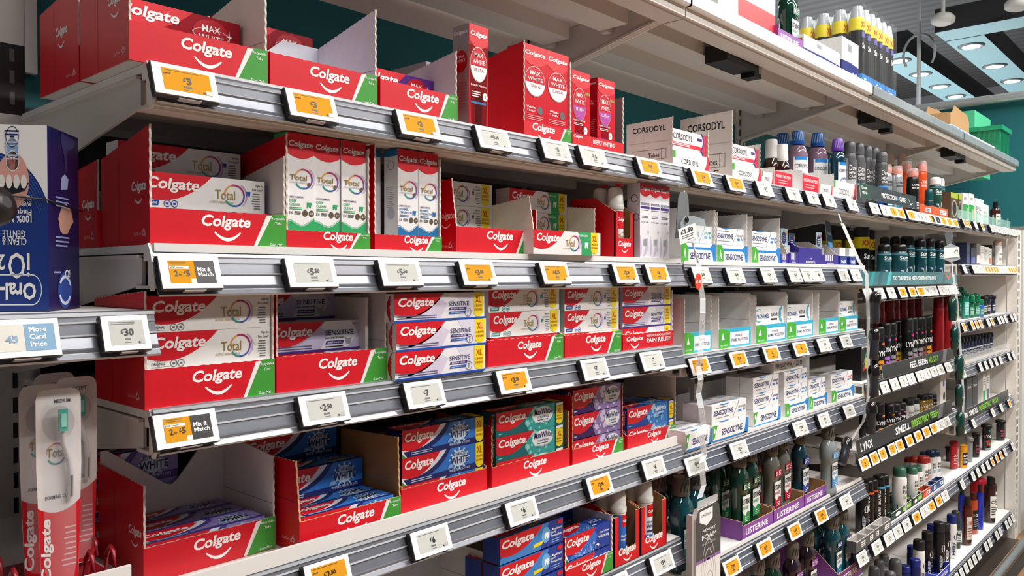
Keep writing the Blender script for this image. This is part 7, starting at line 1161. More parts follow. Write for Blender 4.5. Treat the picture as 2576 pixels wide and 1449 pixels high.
run([('rock_b', 2331, 14, 1134, 0.14, 'white can with navy cap'), ('rock_b', 2344, 17, 1132, 0.09, 'white can with navy cap'), ('rock_b', 2357, 17, 1131, 0.08, 'white can with navy cap'), ('rock_b', 2368, 14, 1129, 0.08, 'white can with navy cap')], R5, 'white mountain print cans', '', 'of the navy capped group', dz=0.0034)
GT = C('#5a5b5d', 0.5)
for i, (a, c, v) in enumerate(((2154, 2179, 1355), (2180, 2198, 1335), (2199, 2212, 1320), (2213, 2240, 1312))): tray3(a, c, v, R5, 0.036, 0.04, f'grey card tray under the vertical lettered cans, {ORD[i]} from left', GT, C('#b9b6b2', 0.6), W_plain, 0.032, 0.003)
DGN = C('#173b2c', 0.4)
def W_green(b, fr, w, h): b.rect(fr, w * 0.52, h * 0.3, w * 0.95, h * 0.85, C('#7fc43a'), 1); b.text(fr, 'ORIGINAL', w * 0.55, h * 0.5, w * 0.36, h * 0.18, PW, 2, 0.01); b.disc(fr, w * 0.3, h * 0.5, w * 0.12, h * 0.25, PW, 1)
tray3(2243, 2294, 1285, R5, 0.032, 0.034, 'dark green tray with lime panel, nearer of two', DGN, DGN, W_green, 0.10, 0.026); tray3(2296, 2320, 1265, R5, 0.034, 0.036, 'dark green tray with lime panel, farther of two', DGN, DGN, W_green, 0.10, 0.026)
tray3(2321, 2341, 1240, R5, 0.034, 0.036, 'orange red tray under the red capped cans', C('#d9482a', 0.4), C('#a33a22', 0.5), W_plain, 0.03, 0.026)
for i, (a, c) in enumerate(((2342, 2357), (2358, 2373))): tray3(a, c, 1215, R5, 0.034, 0.036, f'blue tray under the navy capped cans, {["left", "right"][i]} one', C('#1f4f94', 0.4), C('#1c3a6c', 0.5), W_plain, 0.03, 0.026)
# ---- bottom shelf
run([('greydome', 2199, 30, 1424, 0.10, 'dark grey domed can'), ('greydome', 2212, 26, 1408, 0.16, 'dark grey domed can'), ('greydome', 2226, 20, 1392, 0.22, 'dark grey domed can'), ('greydome', 2252, 33, 1406, 0.06, 'dark grey domed can'), ('greydome', 2240, 30, 1437, 0.02 + 0.015, 'dark grey domed can, lowest')], R6, 'dark grey domed cans', '', 'on the bottom deodorant shelf')
run([('niv_navy', 2280, 20, 1420, 0.09, 'small navy can'), ('niv_navy', 2293, 22, 1414, 0.06, 'navy can with ringed cap'), ('niv_navy', 2297, 28, 1373, 0.12, 'navy can with white ring'), ('niv_white', 2312, 28, 1358, 0.07, 'white can with black lid'), ('niv_black', 2333, 26, 1337, 0.09, 'black can with white stripe'), ('niv_wn', 2345, 24, 1319, 0.12, 'white can with navy lid'), ('niv_black', 2362, 27, 1313, 0.06, 'black can with ringed lid'), ('niv_black', 2380, 20, 1314, 0.07, 'slim black can'), ('niv_wn', 2396, 19, 1293, 0.07, 'white can with navy cap'), ('greencan', 2407, 17, 1282, 0.09, 'dark green can with grey lid')], R6, 'navy black and white cans', '', 'of the bottom deodorant shelf row')
def W_nivea(b, fr, w, h): b.text(fr, 'NIVEA', w * 0.3, h * 0.3, w * 0.5, h * 0.4, PW, 1, 0.02)
tray3(2357, 2390, 1420, R6, 0.045, 0.05, 'bright blue tray holding two black cans on the bottom shelf', C('#1f3fc0', 0.4), C('#1f3fc0', 0.5), W_nivea, 0.09, 0.02)
# ---- end bay
Q1, Q2, Q3, Q4, Q5, Q6, Q7 = [s[0] for s in SHELVES[4]]
def bx(u0, u1, vt, Y, S, col, label, group, art=None, cat='box', d=0.05, name='product_box'):
    a, c = UX(u0, vt, Y), UX(u1, vt, Y); h = atY(u0, vt, Y).z - S; b = B(); b.box(0, c - a, 0, d, 0, h, C(col, 0.4)); 
    if art: art(b, front(), c - a, h)
    return solo(name, b, label, cat, group, (a, Y, S + E0))
def a_circ(b, fr, w, h): b.disc(fr, w * 0.5, h * 0.42, w * 0.36, h * 0.32, C('#b9a98f'), 1, 22); b.disc(fr, w * 0.5, h * 0.42, w * 0.28, h * 0.26, C('#2a2422'), 2, 22); b.rect(fr, 0, h * 0.8, w, h, C('#a9b83a'), 1)
def a_green(b, fr, w, h): b.rect(fr, 0, 0, w, h * 0.62, C('#2fa04a'), 1); b.text(fr, 'JUST', w * 0.1, h * 0.74, w * 0.6, h * 0.12, INK, 1, 0.01); b.disc(fr, w * 0.75, h * 0.28, w * 0.18, h * 0.22, C('#d9a98a'), 2)
def a_bull(b, fr, w, h): b.text(fr, 'BULL', w * 0.1, h * 0.55, w * 0.6, h * 0.14, INK, 1, 0.004); b.text(fr, 'DOG', w * 0.1, h * 0.38, w * 0.6, h * 0.14, INK, 1, 0.004); b.lines(fr, w * 0.1, h * 0.2, w * 0.6, 2, h * 0.06, h * 0.02, GRY)
bx(2392, 2410, 483, 0.06, Q1, '#5a4230', 'brown box with lime top and dark disc, left of two', 'boxes on the top end shelf', a_circ); bx(2411.5, 2419, 488, 0.06, Q1, '#5a4230', 'brown box with lime top and dark disc, right of two', 'boxes on the top end shelf', a_circ)
bx(2423, 2437, 485, 0.06, Q1, '#eceae6', 'white and green hair box with a face print, left of two', 'boxes on the top end shelf', a_green); bx(2438.5, 2451, 486, 0.06, Q1, '#eceae6', 'white and green hair box with a face print, right of two', 'boxes on the top end shelf', a_green)
bx(2454, 2474, 498, 0.06, Q1, '#f0efea', 'tall white box with grey lettering on the top end shelf', 'boxes on the top end shelf', a_bull); bx(2475.5, 2487, 514, 0.06, Q1, '#f0efea', 'short white box with grey lettering beside the brown bottle', 'boxes on the top end shelf', a_bull)
canpx('brown_bull', 2504, 23, 508, 0.06, Q1, 'brown bottle with black cap alone near the end of the top shelf', None, 'grooming_bottle', 'bottle')
b = B(); G_ = C('#bfe9dc', 0.06, noise=0, alpha=0.35); b.box(4.20, 5.36, 0.0245, 0.0275, Q1 + 0.0006, Q1 + 0.045, G_)
for i in range(7): b.box(4.21 + 0.185 * i, 4.213 + 0.185 * i, 0.0275, 0.034, Q1 + 0.0006, Q1 + 0.06, G_)
solo('shelf_guard', b, 'pale green clear plastic guard along the top end shelf', 'shelf guard', 'clear shelf guards')
def lbl(col): 
    def f(b, fr, w, h): b.rect(fr, w * 0.1, h * 0.1, w * 0.85, h * 0.45, C(col), 1); b.lines(fr, w * 0.15, h * 0.8, w * 0.6, 3, h * 0.08, h * 0.03, GRY, 1)
    return f
for i, (a, c, v, Y, col, lc) in enumerate(((2432, 2441, 610, 0.06, '#23284c', '#3c4478'), (2443, 2455, 624, 0.06, '#23284c', '#5a62a0'), (2457, 2466, 612, 0.06, '#7a6f6a', '#e9e6e0'), (2467, 2476, 618, 0.06, '#efece8', '#d9d6d0'), (2477, 2487, 621, 0.06, '#e4e1dc', '#c9c6c0'), (2488, 2495, 625, 0.06, '#f0eeea', '#e0662f'), (2496, 2504, 616, 0.06, '#1f1f22', '#5a5a60'))): bx(a, c, v, Y, Q2, col, f'small { ["navy", "navy", "brown grey", "white", "off white", "white and orange", "black"][i] } skincare box, {ORD[i]} from left on the second end shelf', 'skincare boxes', lbl(lc))
canpx('white_bottle', 2512, 14, 604, 0.05, Q2, 'white pump bottle with green lettering at the end of the second end shelf', None, 'grooming_bottle', 'bottle')
run([('green_small', 2420, 12, 722, 0.14, 'dark green bottle'), ('shower_green', 2431, 17, 733, 0.06, 'aqua and green shower bottle'), ('green_small', 2446, 13, 739, 0.06, 'green bottle with orange foot'), ('green_small', 2459, 14, 738, 0.06, 'green bottle'), ('blue_small', 2470, 15, 753, 0.05, 'short green and blue bottle'), ('black_small', 2480, 10, 745, 0.08, 'black bottle'), ('black_small', 2489, 9, 742, 0.08, 'black bottle with pale print'), ('navy_small', 2500, 11, 741, 0.08, 'dark teal bottle')], Q3, 'shower bottles', '', 'on the third end shelf', 'shower_bottle', 'shower gel')
run([('navy_small', 2420 + 8.2 * i, 11, 846 - 1.2 * i, 0.09, 'navy roll-on bottle' if i < 5 else 'black roll-on bottle') for i in range(10)], Q4, 'dark roll-ons', '', 'on the fourth end shelf', 'roll_on_bottle', 'deodorant')
b = B(); b.box(4.25, 5.36, 0.0245, 0.0275, Q4 + 0.0006, Q4 + 0.045, C('#e6e6e2', 0.06, noise=0, alpha=0.35)); solo('shelf_guard', b, 'clear plastic guard along the fourth end shelf', 'shelf guard', 'clear shelf guards')
bx(2432, 2446, 955, 0.06, Q5, '#4a4c50', 'dark grey gift box with white script, nearer', 'grey gift boxes', lambda b, fr, w, h: b.text(fr, 'Dove', w * 0.2, h * 0.7, w * 0.6, h * 0.08, PW, 1)); bx(2447, 2460, 950, 0.06, Q5, '#3c3e42', 'dark grey gift box with white script, farther', 'grey gift boxes', lambda b, fr, w, h: b.text(fr, 'Dove', w * 0.2, h * 0.7, w * 0.6, h * 0.08, PW, 1))
bx(2473, 2480, 942, 0.06, Q5, '#e9e7e2', 'slim white box with green band on the fifth end shelf', 'slim white boxes', lbl('#3f9a5a')); bx(2482, 2490, 938, 0.06, Q5, '#efeeea', 'slim white box with dark ring on the fifth end shelf', 'slim white boxes', lbl('#5a6a72'))
b = B(); b.prism(front(), [(0, 0), (0.92, 0), (0.92, 0.05), (0, 0.05)], 0.0015, C('#2a2b2d', 0.25), WT, WT); b.text(front(), 'SMELL', 0.03, 0.012, 0.18, 0.026, PW, 1, 0.024); b.text(front(), 'IRRESISTIBLY FRESH', 0.23, 0.012, 0.42, 0.026, C('#7fc43a'), 1, 0.024); solo('shelf_barker', b, 'grey strip with green wording on the fifth end shelf', 'shelf sign', 'printed strips along the deodorant shelf edges', (4.30, -0.003, Q5 + 0.006), rot=(-0.12, 0, 0))
run([('black_gel', 2392, 14, 1120, 0.14, 'black shower bottle with pink wording'), ('red_gel', 2403, 16, 1106, 0.08, 'red shower bottle'), ('orange_gel', 2424, 25, 1119, 0.05, 'orange shower bottle with black panel'), ('grey_gel', 2442, 14, 1097, 0.06, 'plain grey shower bottle'), ('black_gel', 2457, 18, 1086, 0.06, 'ribbed black shower bottle'), ('lynx_gel', 2482, 27, 1066, 0.06, 'black shower bottle with green print'), ('black_gel', 2522, 26, 1053, 0.06, 'big plain black bottle with rounded top')], Q6, 'large shower bottles', '', 'on the sixth end shelf', 'shower_bottle', 'shower gel')
run([('blueb', 2421, 18, 1225, 0.14, 'dark blue bottle'), ('amber', 2435, 24, 1248, 0.06, 'amber bottle with white panel'), ('orangeb', 2450, 24, 1238, 0.08, 'orange bottle with black panel'), ('blueb', 2468, 15, 1217, 0.07, 'bright blue bottle'), ('brownb', 2490, 26, 1199, 0.06, 'dark brown bottle with cream label'), ('brownb', 2507, 14, 1193, 0.10, 'dark brown bottle, half hidden'), ('redpump', 2528, 36, 1163, 0.08, 'red pump bottle')], Q7, 'bottles on the bottom end shelf', '', 'on the bottom end shelf', 'shower_bottle', 'shower gel')
# ============================================================ stock on the high shelf
H1 = S0 + 0.0006
b = B(); a, c = UX(1862, 60, 0.03), UX(1950, 60, 0.03); w = c - a; b.box(-0.12, w, 0, 0.16, 0, 0.16, WT); fr = front(); b.p2(fr, [(0, 0), (w, 0), (w, 0.074), (0, 0.074)], RED, 1); b.rect(fr, -0.012, 0, 0.0, 0.16, C('#b51626'), 1); b.text(fr, 'DAILY PROTECTION FOR HEALTHY GUMS', w * 0.12, 0.008, w * 0.72, 0.009, PW, 2, 0.012, res=1); solo('stock_case', b, 'white stock case with red lower band on the high shelf', 'case', None, (a, 0.03, H1))
p = atY(1972, 60, 0.08); p.x += 0.03; o = place('lgreen', LK['green'], 'mouthwash_bottle', 'green mouthwash bottle in the purple tray on the high shelf', 'mouthwash', 'mouthwash bottles', (p.x, 0.08, H1 + TB)); o.scale = (1.05, 1.05, 1.05)
a, c = UX(1951, 90, 0.02) + 0.012, UX(2018, 100, 0.02); tray(a + 0.004, 0.02, H1, c - a, 0.20, 0.040, 0.05, 0.06, 'purple mouthwash tray on the high shelf beside the white and red case', out=PU, inn=KRAFT, edge=KRAFTE, lip=lip_list, hb=0.06, group='purple mouthwash trays')
for i, (a, c, v, lab) in enumerate(((2022, 2114, 85, 'larger white and navy toothbrush head case with barcode, high shelf'), (2118, 2160, 90, 'smaller white and navy toothbrush head case, high shelf'))):
    xa, xb = UX(a, v, 0.03), UX(c, v, 0.03); w = xb - xa; h = atY(a, v, 0.03).z - S0; b = B(); b.box(0, w, 0, 0.10, 0, h, WT); fr = front(); b.p2(fr, [(0, 0), (w, 0), (w, h * 0.40), (w * 0.5, h * 0.44), (0, h * 0.42)], C('#1c2a78', 0.35), 1); b.rect(leftf(), -0.10, 0, 0, h * 0.42, C('#1c2a78', 0.35), 1)
    for k in range(9): b.rect(fr, w * 0.35 + k * 0.004, h * 0.70, w * 0.35 + 0.0018 + k * 0.004, h * 0.88, C('#3a3a5a'), 1)
    b.text(fr, 'Oral-B', w * 0.62, h * 0.12, w * 0.28, h * 0.10, PW, 2, 0.028); solo('stock_case', b, lab, 'case', 'white and navy stock cases', (xa, 0.03, H1))
# shrink wrapped multipacks of tall black cans
def wrapk(nx, ny):
    def f():
        st = 0.052; out = []; t = B(); t.box(-0.026, nx * st - 0.026, -0.026, ny * st - 0.026, 0, 0.035, C('#2f7fc8', 0.35)); t.text(front(-0.02, -0.0262, 0), 'Care', 0.01, 0.010, 0.06, 0.016, PW, 1, 0.02); t.text(leftf(-0.0262, 0.02, 0), 'Care', -0.03, 0.010, 0.05, 0.016, PW, 1, 0.02); out.append(('tray', t, None))
        for i in range(nx):
            for j in range(ny):
                c = B(); r = 0.0235; X, Y_ = i * st, j * st; c.lathe([(r, 0.036, BK), (r, 0.155, YEL), (r, 0.185), (r * 0.95, 0.19, C('#c9d2d6', 0.1, 0.2)), (r * 0.72, 0.222)], 18, BK, c=(X, Y_)); cy = Cyl(r * 1.01, r * 1.01, 0, 0.0, (X, Y_)); c.text(cy, 'XXL', -0.016, 0.162, 0.032, 0.016, C('#cf3a1f'), 2, 0.02); c.rect(cy, -0.014, 0.135, 0.014, 0.150, C('#5a4fa8'), 2); c.text(cy, 'Sure', -0.012, 0.105, 0.024, 0.016, PW, 2, 0.02); out.append(('wrapped_can', c, None))
        w = B(); x0, x1, y0, y1 = -0.027, nx * st - 0.025, -0.027, ny * st - 0.025; z0, z1 = 0.001, 0.224; CW = C('#e9f1f5', 0.08, noise=0, alpha=0.05)
        pts = [(x0, y0), (x1, y0), (x1, y1), (x0, y1)]
        for k in range(4):
            (a_, b_), (c_, d_) = pts[k], pts[(k + 1) % 4]; n = 8
            for q in range(n):
                f0, f1 = q / n, (q + 1) / n; e = lambda f: 0.004 * math.sin(f * math.pi * n / 2); w.poly([(a_ + (c_ - a_) * f0, b_ + (d_ - b_) * f0, z0), (a_ + (c_ - a_) * f1, b_ + (d_ - b_) * f1, z0), (a_ + (c_ - a_) * f1, b_ + (d_ - b_) * f1, z1 + e(f1)), (a_ + (c_ - a_) * f0, b_ + (d_ - b_) * f0, z1 + e(f0))], CW, True)
        out.append(('shrink_film', w, None)); return out
    return f
xw = UX(2158, 150, 0.055)
for i, (x_, Y, nx, ny) in enumerate(((UX(2078, 80, 0.30), 0.30, 2, 3), (xw, 0.06, 2, 4), (xw + 0.128, 0.06, 2, 4), (xw + 0.256, 0.06, 2, 4))):
    o = place(f'wrap{nx}{ny}', wrapk(nx, ny), 'multipack', f'shrink wrapped multipack of tall black cans, {ORD[i]} from left on the high shelf', 'multipack', 'shrink wrapped multipacks', (x_, Y, H1)); o.scale = (1.15, 1.15, 1.3)
# cartons, crate at the far end of the high shelf
KB = C('#b08a5c', 0.8, scale=20)
def obox(u0, u1, v, Y, vt, d, col, label, group=None, lidcol=None, art=None, name='cardboard_box', cat='box'):
    a, c = UX(u0, v, Y), UX(u1, v, Y); h = atY(u0, vt, Y).z - S0; b = B(); w = c - a; b.box(0, w, 0, d, 0, h, col, mt=C('#6f5636', 0.8) if col is KB else col)
    if col is KB: b.prism(front(0, d, h), [(0, 0), (w * 0.9, 0), (w * 0.7, 0.06), (w * 0.1, 0.05)], 0.003, KB); b.prism(front(0, 0.0, h), [(w * 0.08, 0), (w * 0.98, 0), (w * 0.9, 0.03), (w * 0.2, 0.045)], 0.003, KB)
    if art: art(b, front(), w, h)
    return solo(name, b, label, cat, group, (a, Y, H1))
obox(2346, 2388, 300, 0.36, 288, 0.11, KB, 'open brown cardboard box with raised flaps, left on the far high shelf', 'brown boxes on the high shelf'); obox(2391, 2438, 305, 0.19, 281, 0.12, KB, 'brown cardboard box beside the mint green one, far high shelf', 'brown boxes on the high shelf')
obox(2452, 2492, 290, 0.33, 277, 0.12, C('#58cf9a', 0.45), 'mint green box on the far high shelf', None)
def a_wet(b, fr, w, h): b.p2(fr, [(0, 0), (w, 0), (w, h * 0.60), (0, h * 0.95)], C('#5f9fe0', 0.4, noise=0.08, scale=30), 1); b.disc(fr, w * 0.70, h * 0.40, w * 0.11, h * 0.17, PW, 2, 24); b.disc(fr, w * 0.70, h * 0.40, w * 0.10, h * 0.15, C('#1c2f6c'), 3, 24); b.text(fr, 'wet', w * 0.70, h * 0.42, w * 0.10, h * 0.10, PW, 4, 0.02, 0.2, 'c'); b.text(fr, 'ones', w * 0.70, h * 0.29, w * 0.12, h * 0.09, PW, 4, 0.02, 0.2, 'c'); b.lines(fr, w * 0.8, h * 0.22, w * 0.16, 3, h * 0.06, h * 0.03, C('#2a4a8c'), 2)
obox(2392, 2504, 330, 0.03, 312, 0.11, WT, 'white wipes case with slanting sky blue front, far high shelf', None, None, a_wet, 'wipes_case', 'case')
a = UX(2516, 330, 0.05); b = B(); GG = C('#17936a', 0.4); b.prism(front(), [(0.02, 0), (0.20, 0), (0.22, 0.16), (0.0, 0.16)], 0.16, GG, GG, GG); b.box(-0.015, 0.235, -0.012, 0.172, 0.16, 0.185, GG)
for i in range(6): b.box(0.02 + 0.035 * i, 0.028 + 0.035 * i, -0.006, -0.0002, 0.01, 0.155, C('#0f7a58', 0.4))
for i in range(6): b.box(-0.0052, -0.0002, 0.01 + 0.026 * i, 0.016 + 0.026 * i, 0.05, 0.155, C('#0f7a58', 0.4))
solo('plastic_crate', b, 'green plastic crate with cream rim at the far end of the high shelf', 'crate', None, (5.205, 0.05, H1))
# ============================================================ hanging clip strips
CLIP = C('#d9dde0', 0.25, noise=0.0, alpha=0.72)
def ribbon(nodes, w, m, b):
    for i in range(len(nodes) - 1):
        (x0, y0, z0), (x1, y1, z1) = nodes[i], nodes[i + 1]; b.poly([(x0 - w / 2, y0, z0), (x1 - w / 2, y1, z1), (x1 + w / 2, y1, z1), (x0 + w / 2, y0, z0)], m)
        b.poly([(x1 - w / 2, y1 - 0.0004, z1 - 0.0008), (x1 + w / 2, y1 - 0.0004, z1 - 0.0008), (x1 + w / 2, y1 - 0.0004, z1 + 0.0008), (x1 - w / 2, y1 - 0.0004, z1 + 0.0008)], PW)
g = root('clip_strip', 'wavy clear hanging strip with red £1.50 disc between the two toothpaste bays', 'hanging strip', 'hanging strips'); b = B(); N = []
vs = [(1757, 655), (1758, 692), (1768, 752), (1768, 787), (1765, 844), (1762, 893), (1757, 922), (1763, 955), (1757, 990), (1764, 1025), (1770, 1069), (1765, 1093), (1772, 1147), (1765, 1163), (1770, 1222), (1760, 1252)]
for i, (u, v) in enumerate(vs): N.append(tuple(atY(u, v, -0.018 - (0.010 if i % 2 else 0.0))))
ribbon(N, 0.026, CLIP, b)
for i in range(3, len(N) - 1, 2):
    p, q = Vector(N[i]), Vector(N[i + 1]); m_ = (p + q) / 2; 
    for dx in (-0.005, 0.005): b.tube([m_ + Vector((dx, -0.002, 0.010)), m_ + Vector((dx * 0.3, -0.003, 0.0)), m_ + Vector((dx, -0.002, -0.010))], 0.0007, PW, 5)
part('strip', b, g)
b = B(); p = atY(1757, 708, -0.034); fr = front(p.x, p.y, p.z); b.prism(fr, [(0.0145 * math.cos(t), 0.0190 * math.sin(t)) for t in [i * math.pi / 12 for i in range(24)]], 0.001, C('#ef4423', 0.4)); b.text(fr, '£1.50', 0, -0.0045, 0.021, 0.009, PW, 1, 0.025, al='c'); part('price_disc', b, g)
b = B(); b.tube([tuple(atY(1722, 480, 0.01)), tuple(atY(1718, 492, -0.006)), tuple(atY(1728, 510, -0.012)), tuple(atY(1722, 528, -0.012))], 0.0016, PW); b.tube([tuple(atY(1742, 610, -0.02)), tuple(atY(1750, 640, -0.02)), tuple(atY(1757, 660, -0.02))], 0.0022, PW); part('hook', b, g)
g = root('price_holder', 'clear hinged holder with grey tongue and £1.50 card hanging by the strip', 'price holder', 'hanging price holders'); b = B()
A_ = [atY(u, v, -0.02) for u, v in ((1700, 600), (1706, 500), (1712, 482), (1728, 484), (1732, 500), (1736, 590))]; b.poly(A_, C('#76787a', 0.3)); b.poly([q + Vector((0, 0.0015, 0)) for q in A_[::-1]], C('#76787a', 0.3)); part('tongue', b, g)
b = B(); A_ = [atY(u, v, -0.028) for u, v in ((1716, 610), (1712, 560), (1722, 544), (1745, 543), (1772, 552), (1782, 590), (1768, 612))]; b.poly(A_, C('#c9d6de', 0.1, noise=0, alpha=0.5)); part('clear_pocket', b, g)
b = B(); o3 = atY(1706, 577, -0.031); e1 = atY(1749, 561, -0.031) - o3; e2 = atY(1711, 616, -0.031) - o3; fr = Fr(o3 + e2, e1, -e2); w_, h_ = e1.length, e2.length; b.p2(fr, [(0, 0), (w_, 0), (w_, h_), (0, h_)], C('#f3f0ee', 0.45), 0); b.p2(fr, [(0, 0), (0, h_), (w_, h_), (w_, 0)], C('#f3f0ee', 0.45), -3); b.text(fr, '£1.50', w_ * 0.12, h_ * 0.58, w_ * 0.70, h_ * 0.30, INK, 2, 0.03); b.lines(fr, w_ * 0.15, h_ * 0.42, w_ * 0.7, 2, h_ * 0.12, h_ * 0.05, GRY, 2); b.lines(fr, w_ * 0.42, h_ * 0.12, w_ * 0.4, 1, 0, h_ * 0.05, GRY, 2); part('price_card', b, g)
b = B(); p = atY(1726, 553, -0.030); b.lathe([(0.006, 0), (0.008, 0.002), (0.006, 0.004)], 14, BK); b.v = [(p.x + x, p.y - z, p.z + y) for x, y, z in b.v]; part('stud', b, g)
g = root('insole_pack', 'clear packed memory foam insoles hanging at the foot of the wavy strip', 'insoles', None); b = B(); q = [atY(u, v, -0.03) for u, v in ((1750, 1449 + 60), (1812, 1449 + 40), (1812, 1320), (1806, 1275), (1800, 1262), (1752, 1275), (1742, 1290))]
z1 = q[4].z; xa, xb = q[0].x, q[1].x; w = xb - xa; z0 = z1 - 0.225; fr = front(xa, -0.030, z0); Hh = z1 - z0
out = [(0, 0), (w, 0), (w, Hh * 0.82), (w * 0.93, Hh * 0.96), (w * 0.82, Hh), (w * 0.10, Hh * 0.985), (0, Hh * 0.9)]; b.prism(fr, out, 0.012, C('#4a4b4d', 0.4), C('#d9d4cf', 0.3), C('#d9d4cf', 0.3))
b.rect(fr, 0.001, 0, w - 0.001, Hh * 0.42, C('#eeece8', 0.4), 1); b.rect(fr, 0.0, Hh * 0.42, w, Hh * 0.452, C('#9a6fb0', 0.4), 2); b.p2(fr, [(w * 0.14, Hh * 0.96), (w * 0.14, Hh * 0.85), (w * 0.42, Hh * 0.79), (w * 0.66, Hh * 0.85), (w * 0.66, Hh * 0.97)], PW, 2); b.text(fr, 'CROSBY', w * 0.40, Hh * 0.895, w * 0.40, Hh * 0.026, INK, 3, 0.0, al='c')
b.text(fr, 'MEMORY', w * 0.52, Hh * 0.725, w * 0.52, Hh * 0.034, PW, 3, 0.008, al='c'); b.text(fr, 'FOAM', w * 0.52, Hh * 0.645, w * 0.58, Hh * 0.055, PW, 3, 0.012, al='c'); b.text(fr, 'INSOLES', w * 0.52, Hh * 0.59, w * 0.54, Hh * 0.022, C('#b9b9b9'), 3, 0.0, al='c'); b.text(fr, '1 PAIR', w * 0.52, Hh * 0.53, w * 0.22, Hh * 0.018, C('#a98fb8'), 3, 0.0, al='c')
for q_ in (0.30, 0.24, 0.18): b.ring(fr, w * 0.5, Hh * 0.12, w * q_, w * (q_ + 0.012), 0, 180, C('#c4c0bc'), 2, 16, 3.2)
b.ring(fr, w * 0.55, Hh * 0.20, w * 0.12, w * 0.135, 0, 360, C('#b9b4b0'), 2, 18, 1.4); part('pack', b, g)
b = B(); b.box(xa - 0.012, xa - 0.0002, -0.026, -0.012, z0, z1 - 0.012, C('#cfc9c4', 0.15, noise=0, alpha=0.75)); b.box(xa + w * 0.1, xa + w * 0.9, -0.028, -0.0262, z1 + 0.0002, z1 + 0.016, C('#dfe3e6', 0.1, noise=0, alpha=0.5)); part('clear_bag', b, g)
# strip with black roll-ons
g = root('clip_strip', 'diagonal then straight white strip of black roll-ons at the edge of the deodorant bay', 'hanging strip', 'hanging strips'); b = B(); N = [tuple(atY(u, v, Y)) for u, v, Y in ((2119, 562, -0.02), (2140, 610, -0.04), (2160, 655, -0.055), (2180, 690, -0.06), (2184, 800, -0.06), (2184, 1000, -0.06), (2172, 1060, -0.06), (2128, 1128, -0.06))]; ribbon(N, 0.032, C('#d6d6d4', 0.3, alpha=0.9, noise=0), b); part('strip', b, g)
b = B(); b.tube([tuple(atY(2109, 538, 0.0)), tuple(atY(2114, 550, -0.015)), tuple(atY(2120, 568, -0.022))], 0.0022, PW); part('hook', b, g)
def rollon():
    a = B(); RB = C('#2c3038', 0.3); a.lathe([(0.012, 0, RB), (0.0175, 0.004), (0.0150, 0.035), (0.0170, 0.058), (0.0195, 0.066)], 22, RB, sy=0.8); a.rect(Cyl(0.0178, 0.0145), 0.010, 0.02, 0.017, 0.045, C('#a8323a'), 1); c = B(); c.lathe([(0.0205, 0.0662, C('#1a1513', 0.18, coat=0.4)), (0.0205, 0.074), (0.0190, 0.088), (0.013, 0.097), (0.006, 0.0995)], 22, C('#1a1513', 0.18, coat=0.4), sy=0.85)
    return [('bottle_body', a, None), ('cap', c, None)]
for i, (u, vt, vb) in enumerate(((2202, 733, 814), (2199, 826, 905), (2199, 915, 998), (2192, 1010, 1092))):
    p, q = atY(u, vt, -0.085), atY(u, vb, -0.085); s = (p.z - q.z) / 0.0995; o = place('rollon', rollon, 'roll_on', f'black roll-on deodorant on the white strip, {ORD[i]} from the top', 'deodorant', 'roll-ons on the strip', (p.x, -0.085, q.z)); o.scale = (s, s, s)
p = atY(2118, 1168, -0.085); o = place('rollon', rollon, 'roll_on', 'black roll-on deodorant tilted at the foot of the strip', 'deodorant', 'roll-ons on the strip', (p.x, -0.085, p.z), rot=(0, 0.62, 0)); o.scale = (0.9, 0.9, 0.9)
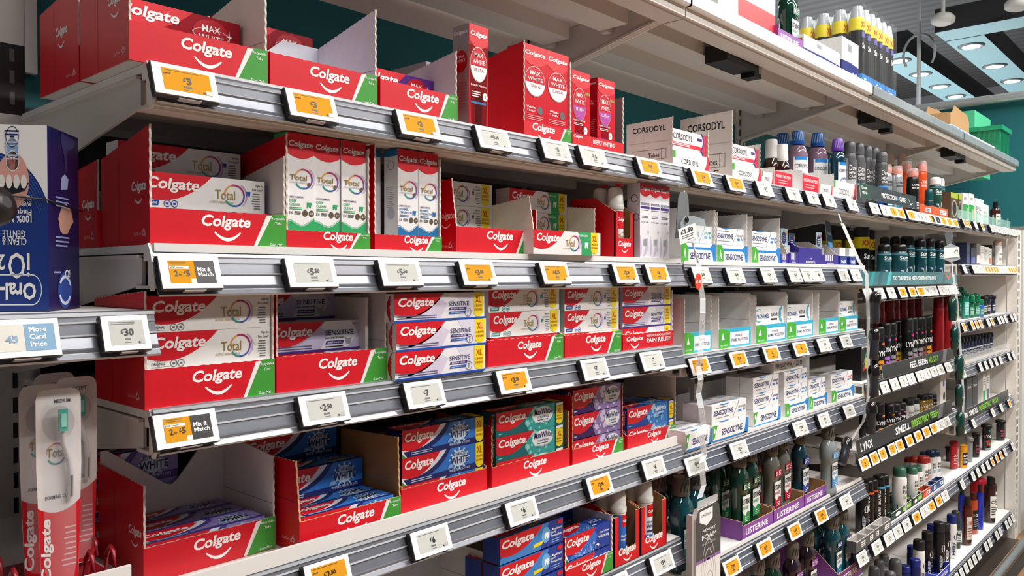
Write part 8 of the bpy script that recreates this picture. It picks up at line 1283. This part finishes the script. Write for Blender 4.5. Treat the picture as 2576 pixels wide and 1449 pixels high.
# strip with green bottles
g = root('clip_strip', 'clear strip of dark green shower bottles between deodorant and end bays', 'hanging strip', 'hanging strips'); b = B(); N = [tuple(atY(u, v, -0.04)) for u, v in ((2398, 690), (2408, 760), (2418, 900), (2424, 1000), (2420, 1096))]; ribbon(N, 0.040, CLIP, b); part('strip', b, g); b = B(); b.tube([tuple(atY(2386, 588, -0.002)), tuple(atY(2387, 605, -0.012)), tuple(atY(2390, 618, -0.02))], 0.003, PW); b.tube([tuple(atY(2394, 660, -0.03)), tuple(atY(2396, 695, -0.035))], 0.003, PW); part('hook', b, g)
def gbot():
    a = B(); GB = C('#0c3a34', 0.22, coat=0.3); a.lathe([(0.016, 0, GB), (0.020, 0.006), (0.024, 0.045), (0.0225, 0.066), (0.016, 0.077), (0.010, 0.080)], 22, GB, sy=0.6); cy = Cyl(0.0243, 0.0147); a.rect(cy, -0.010, 0.054, 0.014, 0.058, C('#c8303a'), 1); a.p2(cy, [(-0.014, 0.036), (0.0, 0.014), (0.004, 0.014), (0.016, 0.040), (0.002, 0.022)], C('#6f9a4a'), 1); return [('bottle_body', a, None)]
for i, (u, vt, vb) in enumerate(((2397, 749, 808), (2402, 821, 879), (2413, 893, 954), (2413, 967, 1021), (2416, 1036, 1096))):
    p, q = atY(u, vt, -0.062), atY(u, vb, -0.062); s = (p.z - q.z) / 0.080; o = place('gbot', gbot, 'shower_bottle', f'dark green bottle with red band on the clear strip, {ORD[i]} from the top', 'shower gel', 'green bottles on the strip', (p.x, -0.062, q.z)); o.scale = (s, s, s)
g = root('price_holder', 'clear holder with £2 card hanging from the top deodorant shelf edge', 'price holder', 'hanging price holders'); b = B(); A_ = [atY(u, v, -0.070) for u, v in ((2374, 622), (2390, 612), (2410, 620), (2416, 652), (2392, 660), (2373, 652))]; b.poly(A_, C('#c9d6de', 0.1, noise=0, alpha=0.5)); part('clear_pocket', b, g)
b = B(); o3 = atY(2375, 650, -0.073); e1 = atY(2413, 646, -0.073) - o3; e2 = atY(2375, 624, -0.073) - o3; fr = Fr(o3, e1, e2); b.p2(fr, [(0, 0), (e1.length, 0), (e1.length, e2.length), (0, e2.length)], C('#e9e7e4', 0.45), 0); b.text(fr, '£2', e1.length * 0.66, e2.length * 0.38, e1.length * 0.26, e2.length * 0.36, INK, 2, 0.02); part('price_card', b, g)
b = B(); A_ = [atY(u, v, -0.066) for u, v in ((2376, 590), (2380, 583), (2395, 583), (2398, 592), (2394, 624), (2384, 624))]; b.poly(A_, C('#4a4c4e', 0.3)); part('tongue', b, g)
for o in _pend: COL.objects.link(o)
